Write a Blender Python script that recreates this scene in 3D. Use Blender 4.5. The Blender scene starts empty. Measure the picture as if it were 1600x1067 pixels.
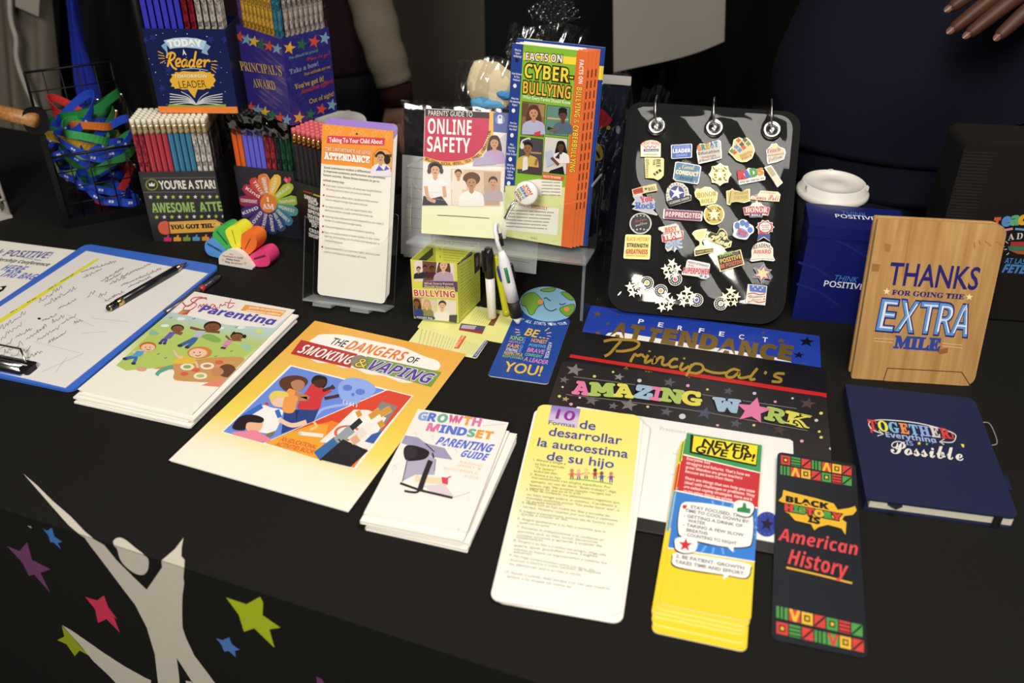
import bpy, math, random
from mathutils import Vector, Matrix
from mathutils.geometry import tessellate_polygon
R = math.radians
rnd = random.Random(7)
scn = bpy.context.scene
COL = scn.collection

# ------------------------------------------------------------------ camera
cam_d = bpy.data.cameras.new('camera')
cam_d.sensor_width = 36.0
cam_d.lens = 36.0 * 1435.0 / 1600.0
cam_d.clip_start = 0.02
cam_d.dof.use_dof = True
cam_d.dof.focus_distance = 1.15
cam_d.dof.aperture_fstop = 4.5
cam = bpy.data.objects.new('camera', cam_d)
COL.objects.link(cam)
PITCH, ROLL, CAMZ = 0.585, 0.0066, 1.40
cam.matrix_world = Matrix.Translation((0, 0, CAMZ)) @ Matrix.Rotation(math.pi / 2 - PITCH, 4, 'X') @ Matrix.Rotation(ROLL, 4, 'Z')
scn.camera = cam

# ------------------------------------------------------------------ world, lamps, exposure
scn.view_settings.view_transform = 'Standard'
scn.view_settings.look = 'None'
scn.view_settings.gamma = 1.0
scn.view_settings.use_curve_mapping = False
scn.view_settings.exposure = -0.03
w = bpy.data.worlds.new('hall_ambient')
scn.world = w
w.use_nodes = True
w.node_tree.nodes['Background'].inputs[0].default_value = (1.0, 0.95, 0.88, 1)
w.node_tree.nodes['Background'].inputs[1].default_value = 0.06
def area_lamp(name, loc, aim, size, watts, col=(1.0, 0.95, 0.875), sy=None):
    d = bpy.data.lights.new(name, 'AREA')
    d.shape = 'RECTANGLE'
    d.size = size; d.size_y = sy or size
    d.energy = watts; d.color = col
    o = bpy.data.objects.new(name, d)
    COL.objects.link(o)
    o.location = loc
    o.rotation_euler = (Vector(aim) - Vector(loc)).to_track_quat('-Z', 'Y').to_euler()
    return o
area_lamp('overhead_lamp', (0.55, 0.35, 2.75), (0.15, 0.95, 0.75), 0.9, 25, sy=0.9)
area_lamp('overhead_lamp', (-0.55, -1.15, 2.55), (-0.05, 0.9, 0.7), 0.7, 66, sy=0.7)  # added fill lamp from the camera side, brightens the drape and upright faces
area_lamp('overhead_lamp', (1.1, 3.0, 2.9), (0.6, 2.2, 0.75), 0.6, 6, sy=0.6)
try:
    scn.cycles.use_denoising = True
    scn.cycles.max_bounces = 8
    scn.cycles.transparent_max_bounces = 24
except Exception:
    pass

# ------------------------------------------------------------------ materials
MATS = {}
def lin(hexs):
    hexs = hexs.lstrip('#')
    out = []
    for i in (0, 2, 4):
        c = int(hexs[i:i + 2], 16) / 255.0
        out.append(c / 12.92 if c <= 0.04045 else ((c + 0.055) / 1.055) ** 2.4)
    return tuple(out) + (1.0,)
def mat(hexs, rough=0.5, metal=0.0, spec=0.4, kind='plain', coat=0.0):
    key = (hexs, rough, metal, spec, kind, coat)
    if key in MATS:
        return MATS[key]
    m = bpy.data.materials.new('%s %s' % (kind, hexs.lstrip('#')))
    m.use_nodes = True
    nt = m.node_tree
    b = nt.nodes['Principled BSDF']
    b.inputs['Base Color'].default_value = lin(hexs)
    b.inputs['Roughness'].default_value = rough
    b.inputs['Metallic'].default_value = metal
    b.inputs['Specular IOR Level'].default_value = spec
    b.inputs['Coat Weight'].default_value = coat
    b.inputs['Coat Roughness'].default_value = 0.12
    if kind in ('cloth', 'knit', 'paper', 'foil', 'film'):
        tc = nt.nodes.new('ShaderNodeTexCoord')
        n = nt.nodes.new('ShaderNodeTexNoise')
        sc, st = {'cloth': (900, .25), 'knit': (120, .5), 'paper': (250, .06), 'foil': (140, .9), 'film': (60, .6)}[kind]
        n.inputs['Scale'].default_value = sc
        n.inputs['Detail'].default_value = 3
        bp = nt.nodes.new('ShaderNodeBump')
        bp.inputs['Strength'].default_value = st
        bp.inputs['Distance'].default_value = 0.002
        nt.links.new(tc.outputs['Object'], n.inputs['Vector'])
        nt.links.new(n.outputs['Fac'], bp.inputs['Height'])
        nt.links.new(bp.outputs['Normal'], b.inputs['Normal'])
    if kind == 'foil':   # patterned metallic pencil wrap
        rp = nt.nodes.new('ShaderNodeValToRGB')
        c = lin(hexs)
        rp.color_ramp.elements[0].position = .40
        rp.color_ramp.elements[0].color = (c[0] * .3, c[1] * .3, c[2] * .3, 1)
        rp.color_ramp.elements[1].position = .58
        rp.color_ramp.elements[1].color = (min(1, c[0] * 1.2), min(1, c[1] * 1.2), min(1, c[2] * 1.2), 1)
        nt.links.new(n.outputs['Fac'], rp.inputs[0])
        nt.links.new(rp.outputs[0], b.inputs['Base Color'])
    MATS[key] = m
    return m
def ink(h):
    return mat(h, .42, 0, .35)
def gloss(h):
    return mat(h, .30, 0, .4)
def ramp_mat(name, stops, length, rough=.4, noise=0.0):
    """a printed colour blend running up the sheet (its own y axis)"""
    m = bpy.data.materials.new(name)
    m.use_nodes = True
    nt = m.node_tree
    b = nt.nodes['Principled BSDF']
    b.inputs['Roughness'].default_value = rough
    tc = nt.nodes.new('ShaderNodeTexCoord')
    sp = nt.nodes.new('ShaderNodeSeparateXYZ')
    mu = nt.nodes.new('ShaderNodeMath'); mu.operation = 'MULTIPLY'; mu.inputs[1].default_value = 1.0 / length
    rp = nt.nodes.new('ShaderNodeValToRGB')
    nt.links.new(tc.outputs['Object'], sp.inputs[0])
    nt.links.new(sp.outputs['Y'], mu.inputs[0])
    last = mu
    if noise:
        n = nt.nodes.new('ShaderNodeTexNoise'); n.inputs['Scale'].default_value = 14
        nt.links.new(tc.outputs['Object'], n.inputs['Vector'])
        ma = nt.nodes.new('ShaderNodeMath'); ma.operation = 'MULTIPLY_ADD'
        ma.inputs[1].default_value = noise
        nt.links.new(n.outputs['Fac'], ma.inputs[0]); nt.links.new(mu.outputs[0], ma.inputs[2])
        last = ma
    nt.links.new(last.outputs[0], rp.inputs[0])
    els = rp.color_ramp.elements
    while len(els) < len(stops):
        els.new(.5)
    for e, (p, c) in zip(els, stops):
        e.position = p; e.color = lin(c)
    nt.links.new(rp.outputs[0], b.inputs['Base Color'])
    return m
def clear_mat(name, tint=(1, 1, 1), refl=0.5, rough=0.03, wav=0.0, base=0.06, scale=45):
    """thin clear plastic: see-through, brighter reflection at grazing angles"""
    m = bpy.data.materials.new(name)
    m.use_nodes = True
    nt = m.node_tree
    nt.nodes.remove(nt.nodes['Principled BSDF'])
    tr = nt.nodes.new('ShaderNodeBsdfTransparent'); tr.inputs[0].default_value = tint + (1,)
    gl = nt.nodes.new('ShaderNodeBsdfGlossy'); gl.inputs['Roughness'].default_value = rough
    lw = nt.nodes.new('ShaderNodeLayerWeight'); lw.inputs[0].default_value = 0.5
    pw = nt.nodes.new('ShaderNodeMath'); pw.operation = 'POWER'; pw.inputs[1].default_value = 4.0
    mr = nt.nodes.new('ShaderNodeMapRange')
    mr.inputs['To Min'].default_value = base; mr.inputs['To Max'].default_value = refl
    mx = nt.nodes.new('ShaderNodeMixShader')
    nt.links.new(lw.outputs['Facing'], pw.inputs[0]); nt.links.new(pw.outputs[0], mr.inputs['Value'])
    nt.links.new(mr.outputs[0], mx.inputs[0])
    nt.links.new(tr.outputs[0], mx.inputs[1]); nt.links.new(gl.outputs[0], mx.inputs[2])
    if wav:
        tc = nt.nodes.new('ShaderNodeTexCoord')
        n = nt.nodes.new('ShaderNodeTexNoise'); n.inputs['Scale'].default_value = scale
        n.inputs['Detail'].default_value = 0.0
        bp = nt.nodes.new('ShaderNodeBump'); bp.inputs['Strength'].default_value = wav; bp.inputs['Distance'].default_value = .01
        nt.links.new(tc.outputs['Object'], n.inputs['Vector']); nt.links.new(n.outputs['Fac'], bp.inputs['Height'])
        for q in (gl, lw):
            nt.links.new(bp.outputs['Normal'], q.inputs['Normal'])
    nt.links.new(mx.outputs[0], nt.nodes['Material Output'].inputs[0])
    return m
ACRYL = clear_mat('clear acrylic', (.99, .995, .995), .28, .04, base=.018)
ACRYL_EDGE = clear_mat('acrylic cut edge', (.97, .98, .98), .5, .12, base=.06)
_nt = ACRYL_EDGE.node_tree
_mx = _nt.nodes.new('ShaderNodeMixShader'); _mx.inputs[0].default_value = .22
_df = _nt.nodes.new('ShaderNodeBsdfDiffuse'); _df.inputs[0].default_value = (.75, .78, .8, 1)
_out = _nt.nodes['Material Output']; _src = _out.inputs[0].links[0].from_socket
_nt.links.new(_src, _mx.inputs[1]); _nt.links.new(_df.outputs[0], _mx.inputs[2]); _nt.links.new(_mx.outputs[0], _out.inputs[0])
FILM = clear_mat('shrink film', (.98, .98, .98), .6, .1, wav=.6, base=.06, scale=24)
VINYL = clear_mat('glossy clear vinyl', (.97, .97, .96), .7, .07, wav=.30, base=.034, scale=13)
BAG = clear_mat('crinkled clear bag', (.95, .95, .94), .7, .14, wav=.6, base=.10, scale=30)
PAPER = mat('#f1ede2', .55, 0, .3, 'paper')
WHITE = mat('#f3efe6', .5, 0, .3)
GOLD = mat('#d2c48c', .34, .9)
SILVER = mat('#bdbab4', .30, .9)
CHROME = mat('#dcdcdc', .2, 1.0)
BLACK = mat('#15151a', .4, 0, .4)
def wood_mat(name, a, b, scale=9.0, stretch=(14, 1.2, 14), rough=.45):
    m = bpy.data.materials.new(name)
    m.use_nodes = True
    nt = m.node_tree
    p = nt.nodes['Principled BSDF']; p.inputs['Roughness'].default_value = rough
    tc = nt.nodes.new('ShaderNodeTexCoord'); mp = nt.nodes.new('ShaderNodeMapping')
    mp.inputs['Scale'].default_value = stretch
    n = nt.nodes.new('ShaderNodeTexNoise'); n.inputs['Scale'].default_value = scale; n.inputs['Detail'].default_value = 5
    rp = nt.nodes.new('ShaderNodeValToRGB')
    rp.color_ramp.elements[0].position = .3; rp.color_ramp.elements[0].color = lin(a)
    rp.color_ramp.elements[1].position = .72; rp.color_ramp.elements[1].color = lin(b)
    nt.links.new(tc.outputs['Object'], mp.inputs[0]); nt.links.new(mp.outputs[0], n.inputs['Vector'])
    nt.links.new(n.outputs['Fac'], rp.inputs[0]); nt.links.new(rp.outputs[0], p.inputs['Base Color'])
    return m

# ------------------------------------------------------------------ mesh building
class MB:
    """collects faces for ONE mesh object"""
    def __init__(s):
        s.v, s.f, s.m, s.mats, s.sm = [], [], [], [], []
    def mi(s, m):
        if m not in s.mats:
            s.mats.append(m)
        return s.mats.index(m)
    def add(s, vs, fs, m, smooth=False):
        o = len(s.v); k = s.mi(m)
        s.v.extend(tuple(p) for p in vs)
        for f in fs:
            s.f.append(tuple(o + i for i in f)); s.m.append(k); s.sm.append(smooth)
    def box(s, a, b, m):
        (x0, y0, z0), (x1, y1, z1) = a, b
        vs = [(x0, y0, z0), (x1, y0, z0), (x1, y1, z0), (x0, y1, z0), (x0, y0, z1), (x1, y0, z1), (x1, y1, z1), (x0, y1, z1)]
        s.add(vs, [(0, 3, 2, 1), (4, 5, 6, 7), (0, 1, 5, 4), (1, 2, 6, 5), (2, 3, 7, 6), (3, 0, 4, 7)], m)
    def poly(s, pts, m, z=0.0):
        pts = [(p[0], p[1], z) for p in pts]
        area = sum(pts[i][0] * pts[(i + 1) % len(pts)][1] - pts[(i + 1) % len(pts)][0] * pts[i][1] for i in range(len(pts)))
        if area < 0:
            pts = pts[::-1]
        if len(pts) <= 4 and convex(pts):
            s.add(pts, [tuple(range(len(pts)))], m)
        else:
            tr = tessellate_polygon([[Vector(p) for p in pts]])
            s.add(pts, [fix(t, pts) for t in tr], m)
    def prism(s, pts, z0, z1, m, side=None, smooth=False, bottom=None):
        area = sum(pts[i][0] * pts[(i + 1) % len(pts)][1] - pts[(i + 1) % len(pts)][0] * pts[i][1] for i in range(len(pts)))
        if area < 0:
            pts = pts[::-1]
        n = len(pts)
        s.poly(pts, m, z1)
        o = len(s.v)
        vs = [(p[0], p[1], z0) for p in pts] + [(p[0], p[1], z1) for p in pts]
        s.add(vs, [(i, (i + 1) % n, n + (i + 1) % n, n + i) for i in range(n)], side or m, smooth)
        tr = tessellate_polygon([[Vector((p[0], p[1], 0)) for p in pts]])
        s.add([(p[0], p[1], z0) for p in pts], [fix(t, pts)[::-1] for t in tr], bottom or side or m)
    def tube(s, path, r, m, n=8, cap=True, closed=False):
        path = [Vector(p) for p in path]
        k = len(path)
        rr = r if isinstance(r, (list, tuple)) else [r] * k
        rings = []; up = None
        for i, p in enumerate(path):
            a = path[(i - 1) % k] if (closed or i > 0) else p
            b = path[(i + 1) % k] if (closed or i < k - 1) else p
            d = (b - a).normalized() if (b - a).length > 1e-9 else Vector((0, 0, 1))
            if up is None:
                up = d.orthogonal().normalized()
            else:
                up = (up - d * up.dot(d))
                up = up.normalized() if up.length > 1e-6 else d.orthogonal().normalized()
            q = d.cross(up)
            rings.append([p + (up * math.cos(2 * math.pi * j / n) + q * math.sin(2 * math.pi * j / n)) * rr[i] for j in range(n)])
        vs = [v for ring in rings for v in ring]
        fs = []
        for i in range(k if closed else k - 1):
            for j in range(n):
                i2 = (i + 1) % k
                fs.append((i * n + j, i * n + (j + 1) % n, i2 * n + (j + 1) % n, i2 * n + j))
        if cap and not closed:
            fs.append(tuple(range(n))[::-1]); fs.append(tuple((k - 1) * n + j for j in range(n)))
        s.add(vs, fs, m, True)
    def ribbon(s, path, nrm, width, thick, m):
        """a flat strap: nrm = per-point face normals"""
        path = [Vector(p) for p in path]
        k = len(path); vs = []; fs = []
        for i, p in enumerate(path):
            d = (path[min(i + 1, k - 1)] - path[max(i - 1, 0)]).normalized()
            nn = Vector(nrm[i]); nn = (nn - d * nn.dot(d)).normalized()
            sd = d.cross(nn)
            for a, b in ((-1, -1), (1, -1), (1, 1), (-1, 1)):
                vs.append(p + sd * (a * width / 2) + nn * (b * thick / 2))
        for i in range(k - 1):
            for j in range(4):
                fs.append((i * 4 + j, i * 4 + (j + 1) % 4, (i + 1) * 4 + (j + 1) % 4, (i + 1) * 4 + j))
        s.add(vs, fs, m, True)
    def lathe(s, prof, m, n=40, c=(0, 0, 0)):
        vs = []; fs = []
        for r_, z in prof:
            for j in range(n):
                a = 2 * math.pi * j / n
                vs.append((c[0] + r_ * math.cos(a), c[1] + r_ * math.sin(a), c[2] + z))
        for i in range(len(prof) - 1):
            for j in range(n):
                fs.append((i * n + j, i * n + (j + 1) % n, (i + 1) * n + (j + 1) % n, (i + 1) * n + j))
        if prof[0][0] > 1e-6: fs.append(tuple(range(n))[::-1])
        if prof[-1][0] > 1e-6: fs.append(tuple((len(prof) - 1) * n + j for j in range(n)))
        s.add(vs, fs, m, True)
    def grid(s, fn, nu, nv, m, smooth=True):
        vs = [fn(i / nu, j / nv) for j in range(nv + 1) for i in range(nu + 1)]
        fs = [(j * (nu + 1) + i, j * (nu + 1) + i + 1, (j + 1) * (nu + 1) + i + 1, (j + 1) * (nu + 1) + i) for j in range(nv) for i in range(nu)]
        s.add(vs, fs, m, smooth)
    def mesh(s, name):
        me = bpy.data.meshes.new(name)
        me.from_pydata(s.v, [], s.f)
        for m in s.mats:
            me.materials.append(m)
        me.polygons.foreach_set('material_index', s.m)
        me.polygons.foreach_set('use_smooth', s.sm)
        me.update()
        return me
def convex(p):
    n = len(p); sg = 0
    for i in range(n):
        a, b, c = p[i], p[(i + 1) % n], p[(i + 2) % n]
        z = (b[0] - a[0]) * (c[1] - b[1]) - (b[1] - a[1]) * (c[0] - b[0])
        if z * sg < 0: return False
        if abs(z) > 1e-14: sg = z
    return True
def fix(t, p):
    a, b, c = (p[i] for i in t)
    return tuple(t) if (b[0] - a[0]) * (c[1] - a[1]) - (b[1] - a[1]) * (c[0] - a[0]) > 0 else (t[0], t[2], t[1])
def tag(o, label=None, cat=None, group=None, kind=None):
    if label: o['label'] = label
    if cat: o['category'] = cat
    if group: o['group'] = group
    if kind: o['kind'] = kind
    return o
def obj(name, mb, parent=None, mw=None, bevel=0):
    o = bpy.data.objects.new(name, mb.mesh(name) if isinstance(mb, MB) else mb)
    COL.objects.link(o)
    if parent: o.parent = parent
    if mw is not None: o.matrix_world = mw
    if bevel:
        b = o.modifiers.new('bevel', 'BEVEL'); b.width = bevel; b.segments = 2; b.limit_method = 'ANGLE'
    return o
def empty(name, mw, label, cat, group=None):
    o = bpy.data.objects.new(name, None)
    o.empty_display_size = .02
    COL.objects.link(o)
    o.matrix_world = mw if isinstance(mw, Matrix) else Matrix.Translation(mw)
    return tag(o, label, cat, group)
def clone(o, mw=None):
    c = o.copy(); COL.objects.link(c)
    if mw is not None: c.matrix_world = mw
    for ch in list(o.children):
        d = ch.copy(); COL.objects.link(d); d.parent = c
        for g in list(ch.children):
            e = g.copy(); COL.objects.link(e); e.parent = d
    return c
def rrect(x0, y0, x1, y1, r, n=5):
    """rounded rectangle; r = one radius or four (bl, br, tr, tl)"""
    rs = r if isinstance(r, (list, tuple)) else [r] * 4
    out = []
    for (cx, cy, a0, q) in ((x0, y0, 180, rs[0]), (x1, y0, 270, rs[1]), (x1, y1, 0, rs[2]), (x0, y1, 90, rs[3])):
        if q <= 0:
            out.append((cx, cy)); continue
        ox = cx + q if cx == x0 else cx - q
        oy = cy + q if cy == y0 else cy - q
        for i in range(n + 1):
            a = R(a0 + 90 * i / n)
            out.append((ox + q * math.cos(a), oy + q * math.sin(a)))
    return out
def circ(cx, cy, rx, ry=None, n=28):
    ry = ry or rx
    return [(cx + rx * math.cos(2 * math.pi * i / n), cy + ry * math.sin(2 * math.pi * i / n)) for i in range(n)]
def starpts(cx, cy, r, rot=0, k=.42, n=5, sy=1.0):
    return [(cx + (r if i % 2 == 0 else r * k) * math.sin(R(rot) + math.pi * i / n), cy - sy * (r if i % 2 == 0 else r * k) * math.cos(R(rot) + math.pi * i / n)) for i in range(2 * n)]
def smooth(pts, n=6, closed=False):
    """Catmull-Rom through the points"""
    P = [Vector(p) for p in pts]; k = len(P); out = []
    for i in range(k if closed else k - 1):
        a = P[(i - 1) % k] if closed or i > 0 else P[i]
        b = P[i]; c = P[(i + 1) % k]
        d = P[(i + 2) % k] if closed or i + 2 < k else c
        for j in range(n):
            t = j / n
            out.append(.5 * ((2 * b) + (c - a) * t + (2 * a - 5 * b + 4 * c - d) * t * t + (3 * b - a - 3 * c + d) * t ** 3))
    if not closed: out.append(P[-1])
    return out

# ------------------------------------------------------------------ lettering
FD = bpy.utils.system_resource('DATAFILES', path='fonts')
FONTS = {}
def font(f):
    if f not in FONTS:
        try:
            FONTS[f] = bpy.data.fonts.load(FD + '/' + f)
        except Exception:
            FONTS[f] = None
    return FONTS[f]
NSM = 'NotoSansMath-Regular.woff2'
FAM = {'b': (None, None, None), 'in': ('Inter.woff2', None, None), 's': (NSM, None, None), 'dj': ('DejaVuSansMono.woff2', None, None),
       'ser': (NSM, 0x1D400, 0x1D7CE), 'seri': (NSM, 0x1D468, 0x1D7CE), 'scr': (NSM, 0x1D4D0, 0x1D7CE), 'sb': (NSM, 0x1D5D4, 0x1D7EC),
       'sbi': (NSM, 0x1D63C, 0x1D7EC), 'mono': (NSM, 0x1D670, 0x1D7F6), 'emo': ('NotoEmoji-VariableFont_wght.woff2', None, None)}
GLY = {}
tcu = bpy.data.curves.new('lettering_source', 'FONT')
tob = bpy.data.objects.new('lettering_source', tcu)
COL.objects.link(tob)
def glyphs(s, fam, off=0.0):
    key = (s, fam, off)
    if key in GLY: return GLY[key]
    f, base, dig = FAM[fam]
    fo = font(f) if f else None
    t = s
    if base and fo:
        t = ''
        for c in s:
            if 'A' <= c <= 'Z': t += chr(base + ord(c) - 65)
            elif 'a' <= c <= 'z': t += chr(base + 26 + ord(c) - 97)
            elif '0' <= c <= '9': t += chr(dig + ord(c) - 48)
            else: t += c
    if fo: tcu.font = fo
    elif 'Bfont' in bpy.data.fonts: tcu.font = bpy.data.fonts['Bfont']
    else:
        for q in bpy.data.fonts:
            if q.filepath == '<builtin>': tcu.font = q
    tcu.body = t; tcu.offset = off; tcu.resolution_u = 3 if len(s) < 18 else 2
    bpy.context.view_layer.update()
    e = tob.evaluated_get(bpy.context.evaluated_depsgraph_get())
    me = e.to_mesh()
    vs = [(v.co.x, v.co.y) for v in me.vertices]
    fs = [tuple(p.vertices) for p in me.polygons]
    e.to_mesh_clear()
    GLY[key] = (vs, fs)
    return GLY[key]
def metrics(s, fam):
    vs, _ = glyphs(s, fam)
    hv, _ = glyphs('H', fam)
    return min(v[0] for v in vs), max(v[0] for v in vs), max(v[1] for v in hv)

# ------------------------------------------------------------------ flat printed faces
def pose_matrix(bx, by, bz, psi, tau):
    c, s_ = math.cos(R(psi)), math.sin(R(psi))
    x = Vector((c, s_, 0)); b = Vector((-s_, c, 0))
    y = b * math.cos(R(tau)) + Vector((0, 0, 1)) * math.sin(R(tau))
    z = x.cross(y)
    return Matrix(((x.x, y.x, z.x, bx), (x.y, y.y, z.y, by), (x.z, y.z, z.z, bz), (0, 0, 0, 1)))
def solve8(A, b):
    n = 8
    M_ = [r[:] + [v] for r, v in zip(A, b)]
    for i in range(n):
        p = max(range(i, n), key=lambda k: abs(M_[k][i])); M_[i], M_[p] = M_[p], M_[i]
        for k in range(n):
            if k != i:
                f = M_[k][i] / M_[i][i]
                for j in range(i, n + 1): M_[k][j] -= f * M_[i][j]
    return [M_[i][n] / M_[i][i] for i in range(n)]
class Sheet(MB):
    """one flat printed face. Its artwork was measured on a picture of the face (view coordinates) and is
    flattened here into the face's own metric x, y (origin bottom left corner, z towards the reader)."""
    STEP = 0.00010
    def __init__(s, pose, quad, view=(1, 0, 0)):
        super().__init__()
        s.w, s.h = pose[5], pose[6]
        s.mw = pose_matrix(*pose[:5])
        s.view = view; s.z0 = 0.0; s.n = 0
        dst = [(0, s.h), (s.w, s.h), (s.w, 0), (0, 0)]
        A, b = [], []
        for (u, v), (x, y) in zip(quad, dst):
            u = (u - 800) / 800; v = (v - 533) / 800
            A.append([u, v, 1, 0, 0, 0, -u * x, -v * x]); b.append(x)
            A.append([0, 0, 0, u, v, 1, -u * y, -v * y]); b.append(y)
        s.H = solve8(A, b)
    def zz(s, lay):
        s.n += 1      # each print sits a hair above the one before it
        return s.z0 + lay * s.STEP + (s.n % 22) * 4e-6
    def L(s, x, y):
        k, ox, oy = s.view
        u = (x / k + ox - 800) / 800; v = (y / k + oy - 533) / 800
        h = s.H; d = h[6] * u + h[7] * v + 1
        return Vector(((h[0] * u + h[1] * v + h[2]) / d, (h[3] * u + h[4] * v + h[5]) / d))
    def P(s, pts, m, lay=1):
        if isinstance(m, str): m = ink(m)
        q = [s.L(*p) for p in pts]
        s.poly(clip(q, s.w, s.h), m, s.zz(lay))
    def Rc(s, x0, y0, x1, y1, m, lay=1):
        s.P([(x0, y0), (x1, y0), (x1, y1), (x0, y1)], m, lay)
    def C(s, cx, cy, rx, m, lay=1, ry=None, n=24):
        s.P(circ(cx, cy, rx, ry, n), m, lay)
    def St(s, cx, cy, r, m, lay=1, rot=0, k=.42, sy=1.0):
        s.P(starpts(cx, cy, r, rot, k, 5, sy), m, lay)
    def K(s, pts, wd, m, lay=2, sm=True, taper=False):
        """a drawn line, wd in view units"""
        if isinstance(m, str): m = ink(m)
        if sm and len(pts) > 2: pts = [tuple(p) for p in smooth([(p[0], p[1]) for p in pts], 5)]
        n = len(pts); lf, rt = [], []
        for i, p in enumerate(pts):
            a = pts[max(i - 1, 0)]; b = pts[min(i + 1, n - 1)]
            dx, dy = b[0] - a[0], b[1] - a[1]; l = math.hypot(dx, dy) or 1
            k = wd / 2 * (1 if not taper else max(.15, 1 - i / (n - 1)))
            lf.append((p[0] - dy / l * k, p[1] + dx / l * k)); rt.append((p[0] + dy / l * k, p[1] - dx / l * k))
        z = s.zz(lay)
        vs = []
        for a, b in zip(lf, rt):
            for q in (s.L(*a), s.L(*b)): vs.append((q.x, q.y, z))
        fs = [(2 * i, 2 * i + 1, 2 * i + 3, 2 * i + 2) for i in range(n - 1)]
        fs = [fix4(f, vs) for f in fs]
        s.add(vs, fs, m)
    def T(s, txt, m, x0, y0, x1, y1, h, fam='sb', lay=3, off=0.0, slant=0.0, bend=0.0, up=None):
        """lettering from baseline start to baseline end, capitals h view units tall"""
        if isinstance(m, str): m = ink(m)
        a, b, cap = metrics(txt, fam)
        vs, fs = glyphs(txt, fam, off)
        p0, p1 = s.L(x0, y0), s.L(x1, y1)
        u = p1 - p0; ud = u.normalized(); pv = Vector((-ud.y, ud.x))
        if up is None:
            q = s.L(x0 + (x1 - x0) / 2, y0 + (y1 - y0) / 2 - h) - s.L((x0 + x1) / 2, (y0 + y1) / 2)
        else:
            q = s.L(x0 + up[0], y0 + up[1]) - p0
        v = pv * q.dot(pv) + ud * (slant * abs(q.dot(pv)))
        z = s.zz(lay)
        out = []
        for (x, y) in vs:
            t = (x - a) / (b - a)
            p = p0 + u * t + v * (y / cap + bend * 4 * t * (1 - t))
            out.append((p.x, p.y, z))
        if u.x * v.y - u.y * v.x < 0: fs = [f[::-1] for f in fs]
        s.add(out, fs, m)
    def TO(s, txt, m, mo, x0, y0, x1, y1, h, fam='sb', lay=3, off=.03, **k):
        """outlined lettering"""
        s.T(txt, mo, x0, y0, x1, y1, h, fam, lay, off, **k)
        s.T(txt, m, x0, y0, x1, y1, h, fam, lay + 1, 0.0, **k)
    def W(s, x0, y0, x1, y1, wd, m, lay=2, seed=0, words=None, amp=.35):
        """a line of print too small to read: short broken strokes"""
        r = random.Random(seed + int(x0 * 7 + y0 * 13))
        ln = math.hypot(x1 - x0, y1 - y0); t = 0.0
        while t < 1:
            l = r.uniform(2.0, 6.5) * wd * 1.5 / ln
            e = min(1, t + l)
            pts = []
            k = max(2, int((e - t) * ln / (wd * .8)))
            for i in range(k + 1):
                q = t + (e - t) * i / k
                pts.append((x0 + (x1 - x0) * q, y0 + (y1 - y0) * q + (amp * wd if i % 2 else -amp * wd)))
            s.K(pts, wd * .55, m, lay, sm=False)
            t = e + 1.1 * wd / ln
    def body(s, th, m, side=None, r=0.0, pts=None):
        s.prism(pts or rrect(0, 0, s.w, s.h, r), -th, 0, m, side)
    def obj(s, name, label=None, cat=None, group=None, parent=None):
        o = obj(name, s, parent)
        if parent is None: o.matrix_world = s.mw
        return tag(o, label, cat, group)
def fix4(f, v):
    a, b, c = v[f[0]], v[f[1]], v[f[2]]
    d = v[f[3]]
    ar = 0
    q = (a, b, c, d)
    for i in range(4): ar += q[i][0] * q[(i + 1) % 4][1] - q[(i + 1) % 4][0] * q[i][1]
    return f if ar > 0 else f[::-1]
def clip(pts, w, h, e=0.0):
    """keep artwork inside its sheet"""
    for ax, lim, sg in ((0, 0 - e, 1), (0, w + e, -1), (1, 0 - e, 1), (1, h + e, -1)):
        out = []
        for i in range(len(pts)):
            a, b = pts[i], pts[(i + 1) % len(pts)]
            ia, ib = (a[ax] - lim) * sg >= 0, (b[ax] - lim) * sg >= 0
            if ia: out.append(a)
            if ia != ib:
                t = (lim - a[ax]) / (b[ax] - a[ax]); out.append(a + (b - a) * t)
        pts = out
        if len(pts) < 3: return [Vector((0, 0)), Vector((1e-5, 0)), Vector((0, 1e-5))]
    return pts
def floor_pt(px, py, z=0.75):
    """where the sight line of a photo point meets the level z (used only to measure places on the table)"""
    x = (px - 800) / 1435.0; y = -(py - 533.5) / 1435.0
    c, s_ = math.cos(ROLL), math.sin(ROLL); x, y = c * x - s_ * y, s_ * x + c * y
    d = Vector((x, math.cos(PITCH) + y * math.sin(PITCH), -math.sin(PITCH) + y * math.cos(PITCH)))
    t = (z - CAMZ) / d.z
    return Vector((d.x * t, d.y * t, z))
def depth_pt(px, py, Y):
    x = (px - 800) / 1435.0; y = -(py - 533.5) / 1435.0
    c, s_ = math.cos(ROLL), math.sin(ROLL); x, y = c * x - s_ * y, s_ * x + c * y
    d = Vector((x, math.cos(PITCH) + y * math.sin(PITCH), -math.sin(PITCH) + y * math.cos(PITCH)))
    t = Y / d.y
    return Vector((d.x * t, Y, CAMZ + d.z * t))

def project(p):
    q = Vector(p) - Vector((0, 0, CAMZ))
    X = q.x; Y = q.y * math.sin(PITCH) + q.z * math.cos(PITCH); Z = q.y * math.cos(PITCH) - q.z * math.sin(PITCH)
    x, y = X / Z, Y / Z
    c, s_ = math.cos(ROLL), math.sin(ROLL)
    return 800 + 1435 * (c * x + s_ * y), 533.5 - 1435 * (-s_ * x + c * y)
def pose_quad(pose):
    m = pose_matrix(*pose[:5]); w_, h_ = pose[5], pose[6]
    return [project(m @ Vector(p)) for p in ((0, h_, 0), (w_, h_, 0), (w_, 0, 0), (0, 0, 0))]

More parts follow.
